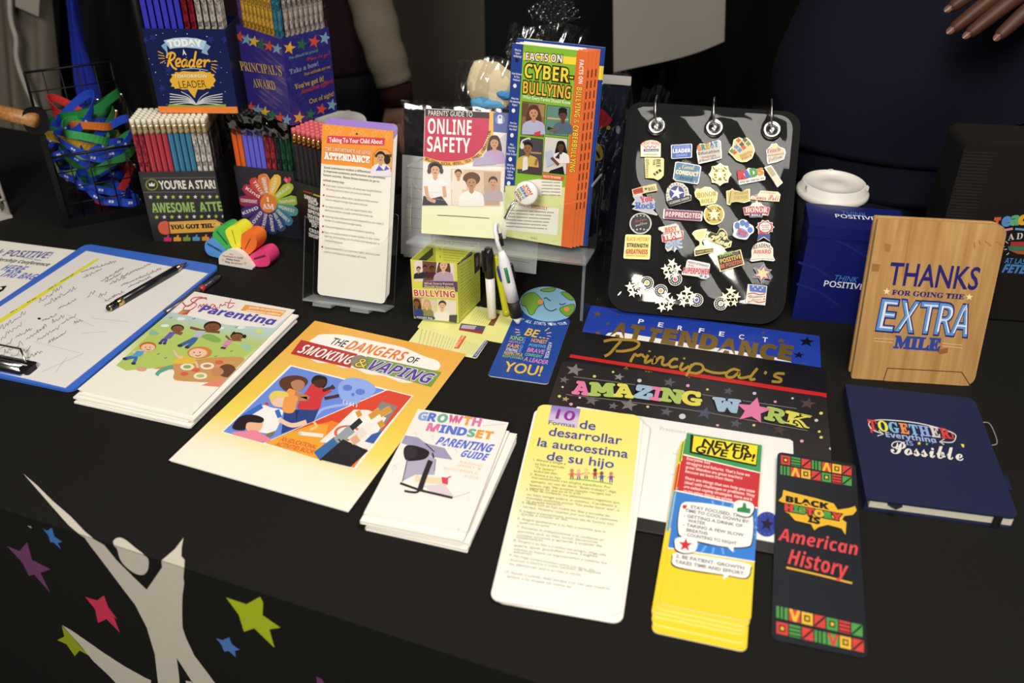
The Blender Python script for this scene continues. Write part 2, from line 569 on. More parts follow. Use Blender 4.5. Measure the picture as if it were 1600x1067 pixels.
# ================================================================== SETTING
TBL = 0.75
mb = MB(); mb.box((-4, -1.5, -.04), (4, 4.6, 0), mat('#3a3531', .8, 0, .2, 'knit'))
tag(obj('floor', mb), kind='structure')
mb = MB()
drape = mat('#1b1917', .9, 0, .1, 'cloth')
mb.grid(lambda u, v: (-4 + 8 * u, 4.0 + .035 * math.sin(u * 150) + .015 * math.sin(u * 67 + 1), .004 + 3.0 * v), 400, 2, drape)
tag(obj('wall_back', mb), kind='structure')
wallm = mat('#4a4540', .9, 0, .15, 'knit')
for nm, a, b in (('wall_left', (-4.1, -1.5, 0), (-4, 4.1, 3.05)), ('wall_right', (4, -1.5, 0), (4.1, 4.1, 3.05)), ('wall_front', (-4.1, -1.6, 0), (4.1, -1.5, 3.05))):
    mb = MB(); mb.box(a, b, wallm); tag(obj(nm, mb), kind='structure')
mb = MB(); mb.box((-4, -1.5, 3.05), (4, 4.6, 3.1), mat('#6f6a64', .9))
tag(obj('ceiling', mb), kind='structure')

# ================================================================== TABLE AND CLOTH
EDGE = Vector((-.418, .638)); EA = R(-20.4)
ED = Vector((math.cos(EA), math.sin(EA))); EN = Vector((-math.sin(EA), math.cos(EA)))
TM = Matrix(((ED.x, EN.x, 0, EDGE.x), (ED.y, EN.y, 0, EDGE.y), (0, 0, 1, 0), (0, 0, 0, 1)))
UL, UR, VD = -1.0, 1.0, .82
t = empty('folding_table', TM, 'folding table hidden under the black tablecloth', 'table')
mb = MB(); mb.box((UL + .006, .006, TBL - .03), (UR - .006, VD - .006, TBL - .0022), mat('#8a8278', .6)); obj('tabletop', mb, t)
for u in (UL + .12, UR - .12):
    for v in (.1, VD - .1):
        mb = MB(); mb.tube([(u, v, .001), (u, v, TBL - .0305)], .014, mat('#55534f', .4, .8)); obj('leg', mb, t)
cloth = mat('#151310', .82, 0, .22, 'cloth')
mb = MB()
rr_ = .008
def cloth_pt(u, d):
    """d = distance unfolded from the front edge: positive on top, negative down the drop"""
    if d >= 0: return (u, d, TBL)
    return (u, -.0005, TBL + d)
mb.grid(lambda a, b: (UL + (UR - UL) * a, VD * b, TBL), 4, 4, cloth, False)
def fold(a, amp, f, ph=0): return amp * (math.sin(a * f + ph) + .4 * math.sin(a * f * 2.3 + 1))
mb.grid(lambda a, b: (UL + (UR - UL) * a, -fold(a, .012, 46) * (1 - b) ** 1.5 * max(0, min(1, (a - .55) * 4)), .02 + (TBL - .02) * b), 160, 8, cloth)
mb.grid(lambda a, b: (UR - (UR - UL) * a, VD + abs(fold(a, .012, 46)) * (1 - b) ** 1.5, .02 + (TBL - .02) * b), 120, 8, cloth)
mb.grid(lambda a, b: (UL - abs(fold(a, .010, 20)) * (1 - b), VD * (1 - a), .02 + (TBL - .02) * b), 60, 8, cloth)
mb.grid(lambda a, b: (UR + abs(fold(a, .010, 20)) * (1 - b), VD * a, .02 + (TBL - .02) * b), 60, 8, cloth)
TMI = TM.inverted()
def cloth_uv(x, y):
    px, py = x / 3.075, y / 3.075 + 720
    p = TMI @ floor_pt(px, py)
    if p.y >= 0: return Vector((p.x, p.y))
    a = TMI @ Vector((0, 0, CAMZ)); d = p - a
    k = -a.y / d.y; q = a + d * k
    return Vector((q.x, q.z - TBL))
def half(pts, top):
    out = []
    for i in range(len(pts)):
        a, b = pts[i], pts[(i + 1) % len(pts)]
        ia, ib = (a.y >= 0) == top, (b.y >= 0) == top
        if ia: out.append(a)
        if ia != ib: out.append(a + (b - a) * (a.y / (a.y - b.y)))
    return out
def banner(pts, col, lay=1):
    m = mat(col, .7, 0, .2, 'cloth')
    uv = [cloth_uv(*p) for p in pts]
    for top in (True, False):
        h_ = half(uv, top)
        if len(h_) < 3: continue
        ar = sum(h_[i].x * h_[(i + 1) % len(h_)].y - h_[(i + 1) % len(h_)].x * h_[i].y for i in range(len(h_)))
        if ar < 0: h_ = h_[::-1]
        tr = tessellate_polygon([[Vector((p.x, p.y, 0)) for p in h_]])
        e = .0003 * lay
        vs = [(p.x, p.y, TBL + e) if top else (p.x, -e, TBL + p.y) for p in h_]
        mb.add(vs, [fix(q, [(p.x, p.y) for p in h_]) for q in tr], m)
CREAM = '#c9c1b2'
fig = [(112, 62), (180, 120), (250, 190), (340, 268), (410, 342), (500, 402), (560, 475), (640, 555), (706, 618), (780, 510), (840, 425), (882, 370),
       (873, 420), (872, 460), (887, 476), (886, 515), (882, 560), (886, 585), (878, 640), (876, 690), (876, 740), (878, 800), (895, 850), (935, 935), (1000, 1020), (1040, 1075), (1130, 1220),
       (1010, 1220), (930, 1070), (850, 946), (862, 1040), (868, 1220), (772, 1220), (760, 1067), (745, 930), (706, 800), (650, 690), (600, 625), (540, 545), (480, 465), (430, 400), (408, 368), (385, 354), (330, 310), (250, 220), (180, 140)]
banner(fig, CREAM)
banner([(300, 787), (345, 812), (400, 850), (500, 920), (600, 985), (700, 1040), (728, 1052), (722, 1100), (735, 1220), (660, 1220), (600, 1120), (560, 1067), (520, 1025), (450, 960), (380, 875)], CREAM, 2)
banner(smooth([(545, 385), (567, 370), (600, 378), (650, 418), (700, 457), (714, 475), (712, 520), (690, 546), (650, 540), (605, 507), (577, 470), (563, 422), (548, 405)], 3, True), CREAM)
banner([(893, 1055), (922, 1060), (930, 1110), (900, 1110)], CREAM)
for col, pts in (('#6d3f68', [(35, 408), (95, 432), (132, 390), (155, 475), (245, 520), (195, 537), (243, 633), (165, 545), (140, 552), (110, 490)]),
                 ('#3d74b8', [(207, 325), (228, 335), (250, 320), (262, 362), (300, 388), (278, 393), (295, 425), (258, 390), (243, 390), (235, 360)]),
                 ('#c93854', [(410, 652), (468, 670), (500, 645), (520, 700), (565, 760), (548, 748), (577, 824), (512, 758), (472, 778), (458, 712)]),
                 ('#a9b921', [(1087, 655), (1185, 688), (1250, 652), (1265, 680), (1262, 740), (1348, 800), (1295, 808), (1320, 897), (1222, 803), (1173, 820), (1148, 738)]),
                 ('#93a01f', [(297, 790), (350, 845), (400, 905), (434, 937), (383, 910), (360, 937), (320, 880), (276, 860), (310, 843)]),
                 ('#4a78bb', [(1038, 850), (1070, 860), (1102, 846), (1115, 880), (1152, 906), (1130, 912), (1133, 942), (1100, 912), (1078, 915), (1065, 882)]),
                 ('#6d3f68', [(1520, 1035), (1545, 1045), (1562, 1070), (1600, 1110), (1530, 1110)]),
                 ('#b5b0a4', [(132, 310), (150, 314), (153, 324), (143, 318)])):
    banner(pts, col, 1)
tag(obj('tablecloth', mb, mw=TM), 'black tablecloth printed with a cream leaping figure and coloured stars', 'tablecloth')

# ================================================================== FLAT PRINTED THINGS
def flat_card(name, pose, quad, view, th, r, face, side, draw, label, cat, group=None):
    A = Sheet(pose, quad, view)
    A.body(th, face, side, r)
    draw(A)
    return A.obj(name, label, cat, group)
def plain_booklet(name, mw, w_, h_, th, label, cat, group, cover=WHITE, r=0.0):
    b = MB(); b.prism(rrect(0, 0, w_, h_, r), th - .0004, th, cover, cover)
    b.box((0, 0, 0), (.0005, h_, th - .0004), cover); b.box((0, 0, 0), (w_, h_, .0004), cover)
    o = tag(obj(name, b, mw=mw), label, cat, group)
    p = MB()
    for i in range(4):
        z0 = .0005 + (th - .001) * i / 4
        p.box((.0006, .0008 + .0006 * (i % 2), z0), (w_ - .001 - .0008 * (i % 2), h_ - .0008, z0 + (th - .001) / 4 - .0001), PAPER)
    obj('pages', p, o)
    return o
def person_print(A, x, y, s, skin, hair, shirt, long=False, lay=4, tilt=0, glasses=False):
    """a printed portrait, head centre x, y and head half height s"""
    if long: A.P([tuple(p) for p in smooth([(x - s * 1.0, y - s * .2), (x - .6 * s, y - 1.15 * s), (x + .5 * s, y - 1.2 * s), (x + 1.05 * s, y - .2 * s), (x + 1.3 * s, y + 1.5 * s), (x + .6 * s, y + 1.9 * s), (x - .7 * s, y + 1.9 * s), (x - 1.3 * s, y + 1.4 * s)], 4, True)], hair, lay)
    A.P([tuple(p) for p in smooth([(x - 1.9 * s, y + 3.6 * s), (x - 1.7 * s, y + 1.9 * s), (x - .5 * s, y + 1.25 * s), (x + .5 * s, y + 1.25 * s), (x + 1.7 * s, y + 1.9 * s), (x + 1.9 * s, y + 3.6 * s)], 4)], shirt, lay + 1)
    A.P([(x - .32 * s, y + .6 * s), (x + .32 * s, y + .6 * s), (x + .36 * s, y + 1.4 * s), (x, y + 1.75 * s), (x - .36 * s, y + 1.4 * s)], skin, lay + 2)
    A.C(x, y, .72 * s, skin, lay + 3, .98 * s, 18)
    A.P([tuple(p) for p in smooth([(x - .8 * s, y + .05 * s), (x - .78 * s, y - .7 * s), (x, y - 1.18 * s), (x + .78 * s, y - .7 * s), (x + .8 * s, y + .05 * s), (x + .5 * s, y - .42 * s), (x, y - .6 * s), (x - .5 * s, y - .42 * s)], 4, True)], hair, lay + 4)
    for d in (-.28, .28): A.C(x + d * s, y, .09 * s, '#221a16', lay + 5, n=8)
    A.K([(x - .22 * s, y + .48 * s), (x, y + .55 * s), (x + .22 * s, y + .46 * s)], .1 * s, '#7c2f2a', lay + 5)

# ---- loose sheet at the far left
tr = floor_pt(119, 392); tl = floor_pt(0, 376.5)
ps = math.degrees(math.atan2(tr.y - tl.y, tr.x - tl.x))
sx = Vector((math.cos(R(ps)), math.sin(R(ps)))); sy = Vector((-sx.y, sx.x))
bl = Vector((tr.x, tr.y)) - sx * .216 - sy * .279
pose = (bl.x, bl.y, TBL + .0008, ps, 0, .216, .279)
A = Sheet(pose, pose_quad(pose), (3.811, 0, 350))
A.body(.0005, PAPER)
A.T('Think POSITIVE!', '#5d5b9c', -160, 182, 285, 205, 38, 'sbi')
A.W(120, 195, 245, 218, 8, '#8d8bb0')
A.T('Youth Leadership Conference', '#3a3743', -190, 200, 285, 252, 20, 'sbi')
A.T('HERE', '#6a74c8', 0, 275, 132, 288, 38, 'sbi')
A.T('TAG BAG!', '#6a74c8', -5, 312, 205, 335, 38, 'sbi')
A.P([(-30, 385), (0, 372), (42, 367), (20, 395), (-10, 412)], '#1c1a19')
A.C(4, 383, 9, '#f1ede2', 2, 7)
A.obj('paper_sheet', 'white printed sheet with violet lettering beside the blue clipboard', 'paper')

# ---- clipboard with sign-in sheet
pose = (-.7344, .9273, TBL + .0050, -16.57, 0, .23, .3195)
q = pose_quad(pose)
A = Sheet(pose, q, (3.811, 0, 350))
blue = mat('#3f6fd0', .38, 0, .5)
t = empty('clipboard', A.mw, 'blue clipboard with a silver clip holding the sign-in sheet', 'clipboard')
A.body(.0034, blue, blue, .012); A.obj('board', parent=t)
mb = MB()
mb.prism(rrect(.045, .006, .155, .034, .004), .0012, .0036, CHROME)
mb.tube([(.047, .019, .0045), (.153, .019, .0045)], .0042, CHROME, 12)
mb.tube([(.06, .03, .0055), (.075, .042, .012), (.125, .042, .012), (.14, .03, .0055)], .0012, CHROME, 6)
c_ = obj('clip', mb, t)
for x in (.045, .150):
    mb = MB(); mb.prism(rrect(x - .003, .010, x + .010, .027, .003), .0012, .0085, mat('#161616', .5)); obj('end_cap', mb, c_)
pose = (-.7239, .9340, TBL + .0058, -18.28, 0, .21, .2896)
A = Sheet(pose, [(131, 393), (331, 429), (101, 604.5), (-110, 560)], (3.811, 0, 350))
pq = pose_quad(pose); A = Sheet(pose, pq, (3.811, 0, 350))
A.body(.0006, mat('#e9e6e2', .55, 0, .3, 'paper'))
A.P([(-120, 640), (575, 205), (596, 208), (-110, 662)], '#e8e23a')
G = '#5b5a60'
for i, (x0, y0, x1, y1) in enumerate([(60, 530, 100, 508), (160, 470, 215, 440), (285, 392, 330, 365), (360, 345, 440, 298)]):
    A.W(x0, y0, x1, y1, 7, '#77752b', 3, i)
hand = '#4d4b52'
def scrawl(x0, y0, x1, y1, h_, seed):
    r = random.Random(seed); n = max(6, int(math.hypot(x1 - x0, y1 - y0) / (h_ * .42))); pts = []
    for i in range(n + 1):
        k = i / n
        pts.append((x0 + (x1 - x0) * k + r.uniform(-.2, .2) * h_, y0 + (y1 - y0) * k - h_ * (r.uniform(.1, 1.0) if i % 2 else r.uniform(-.15, .15))))
    A.K(pts, 2.0, hand, 3)
for i, a in enumerate([(480, 290, 690, 228, 16), (495, 325, 610, 270, 18), (600, 345, 735, 268, 12), (625, 350, 720, 300, 16), (655, 360, 750, 320, 16), (720, 320, 900, 240, 12), (720, 372, 960, 270, 14),
                       (765, 378, 900, 318, 14), (625, 465, 735, 408, 14), (235, 470, 370, 382, 26), (265, 490, 455, 385, 24), (345, 510, 455, 455, 18), (520, 440, 570, 408, 22), (590, 440, 640, 410, 24),
                       (0, 640, 160, 530, 34), (0, 690, 130, 600, 34), (95, 680, 190, 630, 22), (0, 750, 70, 705, 26), (160, 690, 280, 615, 24), (220, 700, 350, 622, 24), (285, 715, 395, 650, 20),
                       (250, 580, 340, 545, 14), (310, 590, 380, 555, 20), (360, 600, 450, 550, 22), (440, 600, 490, 578, 18), (0, 790, 135, 720, 28), (60, 800, 180, 750, 26), (100, 825, 255, 765, 24)]):
    scrawl(*a, i)
A.C(234, 564, 10, '#26242a', 3, 6)
for a in [(545, 560, 770, 585), (250, 880, 500, 770), (200, 700, 480, 770), (330, 885, 400, 790), (560, 420, 700, 480), (400, 540, 560, 610), (480, 650, 640, 640)]:
    A.K([(a[0], a[1]), (a[2], a[3])], 1.4, '#b5b2b2', 2)
A.K([(0, 785), (70, 815), (130, 835)], 3.0, '#3c3c40', 4)
A.obj('sign_in_sheet', 'white sign-in sheet with handwriting and a yellow stripe on the blue clipboard', 'paper')

# ---- pens on / by the clipboard
def pen_between(name, a, b, label, build):
    a, b = Vector(a), Vector(b); d = b - a
    rot = d.to_track_quat('X', 'Z').to_matrix().to_4x4()
    t = empty(name, Matrix.Translation(a) @ rot, label, 'pen')
    build(t, d.length)
    return t
def stylus(t, l):
    k = .0052
    mb = MB(); mb.tube([(.026, 0, 0), (l * .86, 0, 0)], k, mat('#141418', .3, 0, .5), 14); obj('barrel', mb, t)
    mb = MB(); mb.tube([(.017, 0, 0), (.0255, 0, 0)], k * 1.06, mat('#e0bb78', .2, 1.0), 14); obj('gold_band', mb, t)
    mb = MB(); mb.tube([(.004, 0, 0), (.0165, 0, 0)], [k * .85, k * .95], mat('#141418', .3), 14)
    mb.tube([(.0028, 0, 0), (.0045, 0, 0)], k * .9, mat('#e0bb78', .2, 1.0), 14); obj('collar', mb, t)
    mb = MB(); mb.tube([(0, 0, 0), (.001, 0, 0), (.0026, 0, 0)], [k * .3, k * .62, k * .72], mat('#1c1c1f', .6), 14); obj('stylus_tip', mb, t)
    mb = MB(); mb.tube([(l * .865, 0, 0), (l * .93, 0, 0), (l, 0, 0)], [k * .98, k * .62, k * .2], mat('#b9a48c', .25, 1.0), 14); obj('nib', mb, t)
pz = TBL + .0059 + .0054
pen_between('pen', floor_pt(167, 483, pz), floor_pt(291, 411, pz), 'black stylus pen with a gold band lying on the sign-in sheet', stylus)
def plainpen(t, l):
    mb = MB(); mb.tube([(0, 0, 0), (l * .6, 0, 0)], .0045, mat('#6e6a70', .3, .6), 12); obj('barrel', mb, t)
    mb = MB(); mb.tube([(l * .605, 0, 0), (l * .68, 0, 0)], .0047, mat('#b83a34', .3), 12); obj('red_band', mb, t)
    mb = MB(); mb.tube([(l * .685, 0, 0), (l * .93, 0, 0), (l, 0, 0)], [.0046, .004, .0015], mat('#4a4650', .3, .5), 12); obj('tip', mb, t)
e_ = floor_pt(345, 431, TBL + .0048); s_ = Vector((e_.x - .046, e_.y - .100, e_.z))
pen_between('pen', s_, e_, 'grey pen with a red band beside the right edge of the clipboard', plainpen)

# ---- parenting booklets, stacked
VW = (4.444, 110, 440)
pose = (-.5040, .8566, TBL + .0122, -17.39, 0, .1532, .2353)
A = Sheet(pose, [(308, 453.5), (455.4, 485), (304, 651.5), (119, 605.4)], VW)
A.body(.0005, ramp_mat('cover blend green to cream', [(0, '#f7f2e4'), (.27, '#f7f2e4'), (.42, '#d3de9a'), (.62, '#b9cf72'), (.72, '#bcd3c4'), (.8, '#c3dbe6'), (1, '#c3dbe6')], .2353), WHITE)
A.P([(880, 58), (1540, 200), (1405, 318), (1100, 290), (720, 190)], '#f2ede4', 1)
A.P([(570, 345), (640, 350), (760, 345), (1000, 372), (1150, 420), (1270, 470), (1180, 545), (900, 560), (400, 600), (330, 560)], '#b7cd6a', 1)
A.P([tuple(p) for p in smooth([(930, 372), (960, 350), (1010, 358), (1060, 395), (1020, 410)], 4, True)], '#86b25c', 2)
A.P([tuple(p) for p in smooth([(570, 340), (590, 310), (640, 335), (620, 348)], 4, True)], '#8fc0a0', 2)
A.P([(1180, 430), (1230, 420), (1275, 455), (1240, 475)], '#9cc9b6', 2)
for x, y in ((680, 285), (1050, 310), (1190, 310), (790, 240)): A.C(x, y, 30, '#e8f0f0', 2, 10)
for x, y in ((720, 228), (875, 238), (1160, 305), (630, 480), (680, 510), (1130, 470), (1025, 505)): A.K([(x - 10, y), (x, y + 6), (x + 10, y - 3)], 4, '#4d6b8a', 2)
A.C(1312, 338, 26, '#d4e07a', 2, 16)
A.P([(765, 205), (800, 180), (855, 180), (830, 215)], '#6fb38e', 3); A.P([(765, 205), (800, 180), (815, 212)], '#e08a4a', 4); A.P([(790, 212), (830, 215), (855, 182)], '#d2553f', 4)
def kid(hx, hy, hr, skin, hair, top, bot, pts):
    (sh, hip, kn, ft, h1, h2) = pts
    A.K([sh, h1], hr * .3, skin, 4, False); A.K([sh, h2], hr * .3, skin, 4, False)
    for k_, f_ in zip(kn, ft):
        A.K([hip, k_, f_], hr * .42, bot, 4); A.C(f_[0], f_[1], hr * .3, '#3b3d4f', 5, hr * .18)
    A.P([(sh[0] - hr * .5, sh[1]), (sh[0] + hr * .5, sh[1] + hr * .1), (hip[0] + hr * .55, hip[1]), (hip[0] - hr * .6, hip[1])], top, 5)
    A.C(hx, hy, hr * 1.05, hair, 5, hr * .62); A.C(hx + hr * .02, hy + hr * .14, hr * .9, skin, 6, hr * .5)
    for d in (-.3, .25): A.C(hx + d * hr, hy + hr * .1, hr * .07, '#2a1d18', 7, n=6)
    A.K([(hx - hr * .2, hy + hr * .38), (hx + hr * .05, hy + hr * .45), (hx + hr * .3, hy + hr * .36)], hr * .08, '#7a2f28', 7)
kid(765, 305, 42, '#8a5a3c', '#3a2418', '#6a63b4', '#4e4a94', [(735, 330), (690, 378), [(665, 385), (685, 388)], [(645, 408), (675, 410)], (800, 340), (790, 350)])
kid(1000, 298, 56, '#7d4f33', '#2c1c14', '#b9c2cc', '#3f6a9e', [(930, 325), (895, 372), [(850, 395), (870, 405)], [(780, 428), (830, 440)], (850, 302), (1050, 340)])
kid(1165, 370, 42, '#8a5a3c', '#2c1c14', '#dc8fb4', '#dc8fb4', [(1120, 395), (1092, 428), [(1085, 436), (1098, 436)], [(1070, 450), (1082, 452)], (1090, 365), (1195, 400)])
for x in (1145, 1215): A.C(x, 352 + (x - 1145) * .3, 13, '#2c1c14', 5)
kid(560, 430, 55, '#f0c4a4', '#c66a35', '#5aa4d8', '#3d74b4', [(510, 458), (475, 500), [(440, 505), (470, 520)], [(395, 515), (455, 550)], (450, 470), (545, 480)])
A.P([tuple(p) for p in smooth([(590, 590), (735, 560), (960, 520), (1215, 520), (1160, 600), (1080, 690), (860, 690), (735, 670), (735, 600)], 3, True)], '#cf9a5c', 2)
A.P([(790, 500), (880, 520), (905, 560), (760, 560), (725, 552)], '#e8c04a', 5); A.K([(740, 462), (765, 505), (800, 512)], 18, '#f0c4a4', 5); A.K([(730, 575), (640, 610), (615, 640)], 26, '#5fa890', 4); A.K([(890, 545), (905, 590)], 16, '#f0c4a4', 6)
A.C(915, 480, 84, '#d98545', 6, 42); A.C(905, 485, 62, '#f3c9ab', 7, 33)
for d in (-22, 18): A.C(900 + d, 480, 5, '#35231b', 8, 4)
A.K([(885, 500), (905, 506), (925, 498)], 5, '#b04a3c', 8)
for x, y, c in ((830, 582, '#8fb06a'), (968, 578, '#c98a5a'), (922, 650, '#b8c26a')): A.C(x, y, 48, '#f2ead8', 4, 25); A.C(x, y, 28, c, 5, 13)
for x, y in ((1050, 552), (890, 605), (810, 632)): A.C(x, y, 28, '#d8664a', 4, 14)
A.C(510, 592, 36, '#d8a88c', 3, 17)
A.C(1105, 615, 60, '#6d4434', 6, 48); A.C(1040, 622, 42, '#c98a64', 7, 30); A.P([(930, 720), (1000, 690), (1130, 670), (1075, 735)], '#e88a72', 4)
A.K([(800, 130), (830, 158), (880, 130), (905, 110), (960, 105)], 8, '#d4455c', 5)
for pts in ([(962, 118), (925, 100), (872, 104), (856, 124), (892, 144), (884, 164), (842, 186), (806, 182), (816, 160), (852, 150)], [(902, 172), (918, 148), (922, 166), (940, 146), (946, 164), (962, 146), (970, 168), (982, 166)], [(1016, 158), (996, 150), (982, 168), (996, 176), (1014, 160), (1020, 178), (1034, 172)], [(1042, 178), (1052, 150), (1060, 162), (1080, 152), (1086, 160)], [(1120, 118), (1100, 166), (1110, 178), (1138, 160)], [(1078, 140), (1146, 148)]):
    A.K(pts, 5.5, '#d4455c', 5)
A.T('Parenting', '#5548b0', 903, 195, 1392, 300, 50, 'sb', 6, .012)
A.P([(1213, 158), (1482, 205), (1445, 245), (1185, 195)], '#f0a348', 4)
A.T('guide to parenting', '#fff6e0', 1235, 182, 1462, 220, 15, 'sb', 5); A.T('elementary children', '#fff6e0', 1215, 202, 1440, 238, 15, 'sb', 5)
o = A.obj('booklet', 'smart parenting booklet with a picnic cover, topmost of its stack', 'booklet', 'smart parenting booklets')
mb = MB(); mb.box((.0008, .0008, -.0022), (.1522, .2345, -.0006), PAPER); obj('pages', mb, o)
for i, (dx, dy, da) in enumerate([(.004, -.006, -.8), (-.003, -.009, .6), (.002, -.011, -1.0), (-.002, -.012, .3)]):
    z = TBL + .0099 - .0023 * (i + 1)
    plain_booklet('booklet', pose_matrix(pose[0] + dx, pose[1] + dy, z, pose[3] + da, 0), .1532, .2353, .0021,
                  'white booklet under the picnic-cover booklet, %s of its stack' % ('second', 'third', 'fourth', 'lowest')[i] if i < 3 else 'white booklet lying on the cloth, lowest of the smart parenting stack', 'booklet', 'smart parenting booklets')

# ---- smoking and vaping activity book
VW = (3.478, 260, 500)
pose = (-.3643, .7436, TBL + .0034, -20.50, 0, .2165, .2982)
A = Sheet(pose, [(493.5, 508), (730, 550), (544.6, 797.6), (261.4, 719)], VW)
A.body(.0006, ramp_mat('cover blend orange to cream', [(0, '#faf5ea'), (.17, '#f9f2d8'), (.34, '#f6e06a'), (.50, '#f4cf50'), (.72, '#f2c25a'), (1, '#efb14c')], .2982, noise=.10), WHITE)
A.P([tuple(p) for p in smooth([(815, 110), (850, 95), (960, 95), (1060, 110), (1180, 130), (1290, 150), (1400, 190), (1480, 215), (1490, 250), (1430, 262), (1100, 230), (800, 150)], 4, True)], '#fbf7f0', 2)
A.P([tuple(p) for p in smooth([(790, 215), (830, 240), (900, 240), (960, 262), (1020, 262), (1090, 290), (1190, 300), (1280, 330), (1350, 325), (1340, 290), (900, 200)], 4, True)], '#f6efe4', 2)
A.T('THE', '#2b2926', 885, 142, 962, 158, 38, 'b', 4, .012)
A.TO('DANGERS', '#e97c40', '#fff3e0', 968, 165, 1285, 222, 52, 'sbi', 4, .02)
A.T('OF', '#2b2926', 1302, 222, 1357, 232, 32, 'b', 4, .015)
A.P([(738, 126), (1040, 190), (1000, 262), (680, 198)], '#c3393c', 3)
A.TO('SMOKING', '#fbf2ea', '#8e2428', 712, 190, 995, 248, 52, 'sbi', 4, .03)
A.P([(1090, 200), (1502, 272), (1445, 350), (1050, 258)], '#7da048', 3)
A.TO('VAPING', '#5a3ea4', '#e8e0f0', 1090, 265, 1432, 335, 58, 'sbi', 4, .03)
A.C(1052, 230, 50, '#8c8478', 5, 34); A.TO('&', '#f2dc4a', '#6b5a20', 1020, 252, 1080, 262, 44, 'sb', 6, .03)
A.P([(677, 254), (1348, 398), (1028, 800), (296, 610)], '#fbf7f0', 2)
A.P([(683, 262), (1192, 372), (520, 664), (306, 608)], '#6f8fe2', 3)
A.P([(1200, 374), (1338, 402), (1180, 590), (700, 640), (600, 632)], '#dd4a34', 3)
A.P([(1150, 620), (1020, 792), (790, 738), (530, 664), (640, 615), (900, 540)], '#ef8434', 4)
A.P([(640, 615), (800, 560), (880, 560), (830, 750), (530, 664)], '#f0a83c', 5)
A.P([(1210, 374), (1338, 402), (1180, 590), (1130, 470)], '#dd4a34', 5)
SK = '#b9c9f4'
A.P([tuple(p) for p in smooth([(940, 345), (1000, 312), (1090, 325), (1140, 365), (1110, 410), (1065, 420), (1040, 445), (960, 430), (935, 390)], 4, True)], '#93aef0', 4)
A.C(985, 365, 26, '#5f7fd8', 5, 16); A.C(1055, 385, 26, '#5f7fd8', 5, 16); A.C(1015, 400, 9, '#5f7fd8', 5)
for x in range(5): A.K([(965 + 18 * x, 430 + 5 * x), (962 + 18 * x, 450 + 4 * x)], 5, '#dfe8ff', 5)
A.K([(800, 530), (840, 485), (900, 465), (960, 455), (1040, 440)], 14, '#9fb6f2', 4); A.K([(780, 590), (815, 570), (790, 540)], 12, '#f4c890', 6)
def bust(pts, c, l): A.P([tuple(p) for p in smooth(pts, 4, True)], c, l)
bust([(615, 350), (640, 320), (700, 308), (755, 318), (770, 345), (730, 380), (680, 390), (640, 385)], '#5f3b2c', 6)
bust([(680, 345), (720, 330), (752, 345), (745, 375), (715, 388), (688, 375)], '#b98562', 7)
bust([(660, 385), (700, 385), (780, 420), (770, 435), (720, 430), (690, 500), (630, 490)], '#ee9f52', 7)
A.K([(700, 400), (770, 425), (715, 430)], 22, '#b98562', 8)
bust([(790, 330), (820, 305), (870, 315), (872, 350), (845, 375), (805, 370)], '#2a1c18', 7); bust([(800, 335), (860, 325), (865, 350), (840, 370), (810, 362)], '#4b3026', 8)
bust([(770, 375), (800, 350), (870, 378), (900, 385), (850, 420), (830, 478), (760, 485), (710, 470)], '#d23c40', 7)
A.K([(850, 385), (905, 365)], 16, '#4b3026', 8); A.K([(860, 425), (940, 408)], 16, '#4b3026', 8); A.K([(900, 370), (912, 360)], 24, '#4b3026', 8)
A.P([(640, 490), (830, 478), (800, 545), (620, 615)], '#2f4586', 6); A.P([(700, 500), (720, 480), (705, 555)], '#23315f', 7)
bust([(560, 420), (590, 392), (650, 395), (662, 420), (600, 425), (575, 450)], '#e8cf6a', 8); bust([(565, 430), (600, 412), (655, 420), (650, 465), (615, 475), (580, 465)], '#f0cbb0', 7); A.C(545, 460, 10, '#c8473c', 7)
bust([(420, 530), (520, 468), (570, 478), (630, 490), (625, 525), (590, 600), (545, 615), (440, 590)], '#f4f1ee', 8); A.K([(520, 470), (470, 500), (420, 530)], 26, '#3a70c4', 9); A.K([(600, 490), (615, 530)], 26, '#3a70c4', 9)
A.K([(610, 540), (680, 570), (760, 550)], 24, '#f0cbb0', 9); A.P([(545, 615), (590, 600), (570, 630), (530, 635)], '#7a7a5a', 9)
bust([(355, 590), (400, 530), (470, 518), (525, 535), (515, 560), (440, 560), (420, 600)], '#2a2028', 10); bust([(420, 565), (480, 548), (522, 560), (505, 600), (450, 610)], '#eeb896', 9)
bust([(350, 615), (430, 605), (480, 600), (560, 645), (520, 662), (420, 640)], '#ec8a9e', 9)
A.K([(720, 610), (850, 622)], 20, '#f2ece0', 7); A.C(722, 612, 9, '#d8d0c0', 8, 9)
A.P([(1175, 432), (1262, 458), (1150, 620), (1075, 560)], '#8b8682', 6)
A.P([(1020, 480), (1100, 480), (1200, 520), (1100, 690), (830, 655)], '#f4eee6', 7)
for a, b in (((1050, 560), (1165, 480)), ((1105, 540), (1225, 470)), ((1130, 580), (1185, 545)), ((1010, 520), (1060, 495))):
    A.K([a, b], 34, '#f8f4ee', 8, False); A.K([((a[0] + b[0]) / 2, (a[1] + b[1]) / 2), b], 32, '#d99a3c', 9, False)
A.C(985, 605, 75, '#e06a50', 8, 42); A.C(985, 605, 58, '#f4eee6', 9, 32)
A.K([(815, 735), (930, 650)], 58, '#3d6ea8', 10, False); A.K([(925, 655), (1010, 580)], 50, '#9aa2a8', 10, False); A.K([(1005, 582), (1060, 535)], 30, '#2c2c30', 11, False)
A.K([(935, 640), (960, 668)], 8, '#2c2c30', 12, False); A.K([(1000, 650), (1080, 590)], 46, '#e8e0d4', 12, False); A.K([(1010, 655), (1045, 630)], 40, '#e0b184', 13, False)
A.P([(960, 640), (1100, 700), (1000, 790), (830, 752)], '#2a282c', 11)
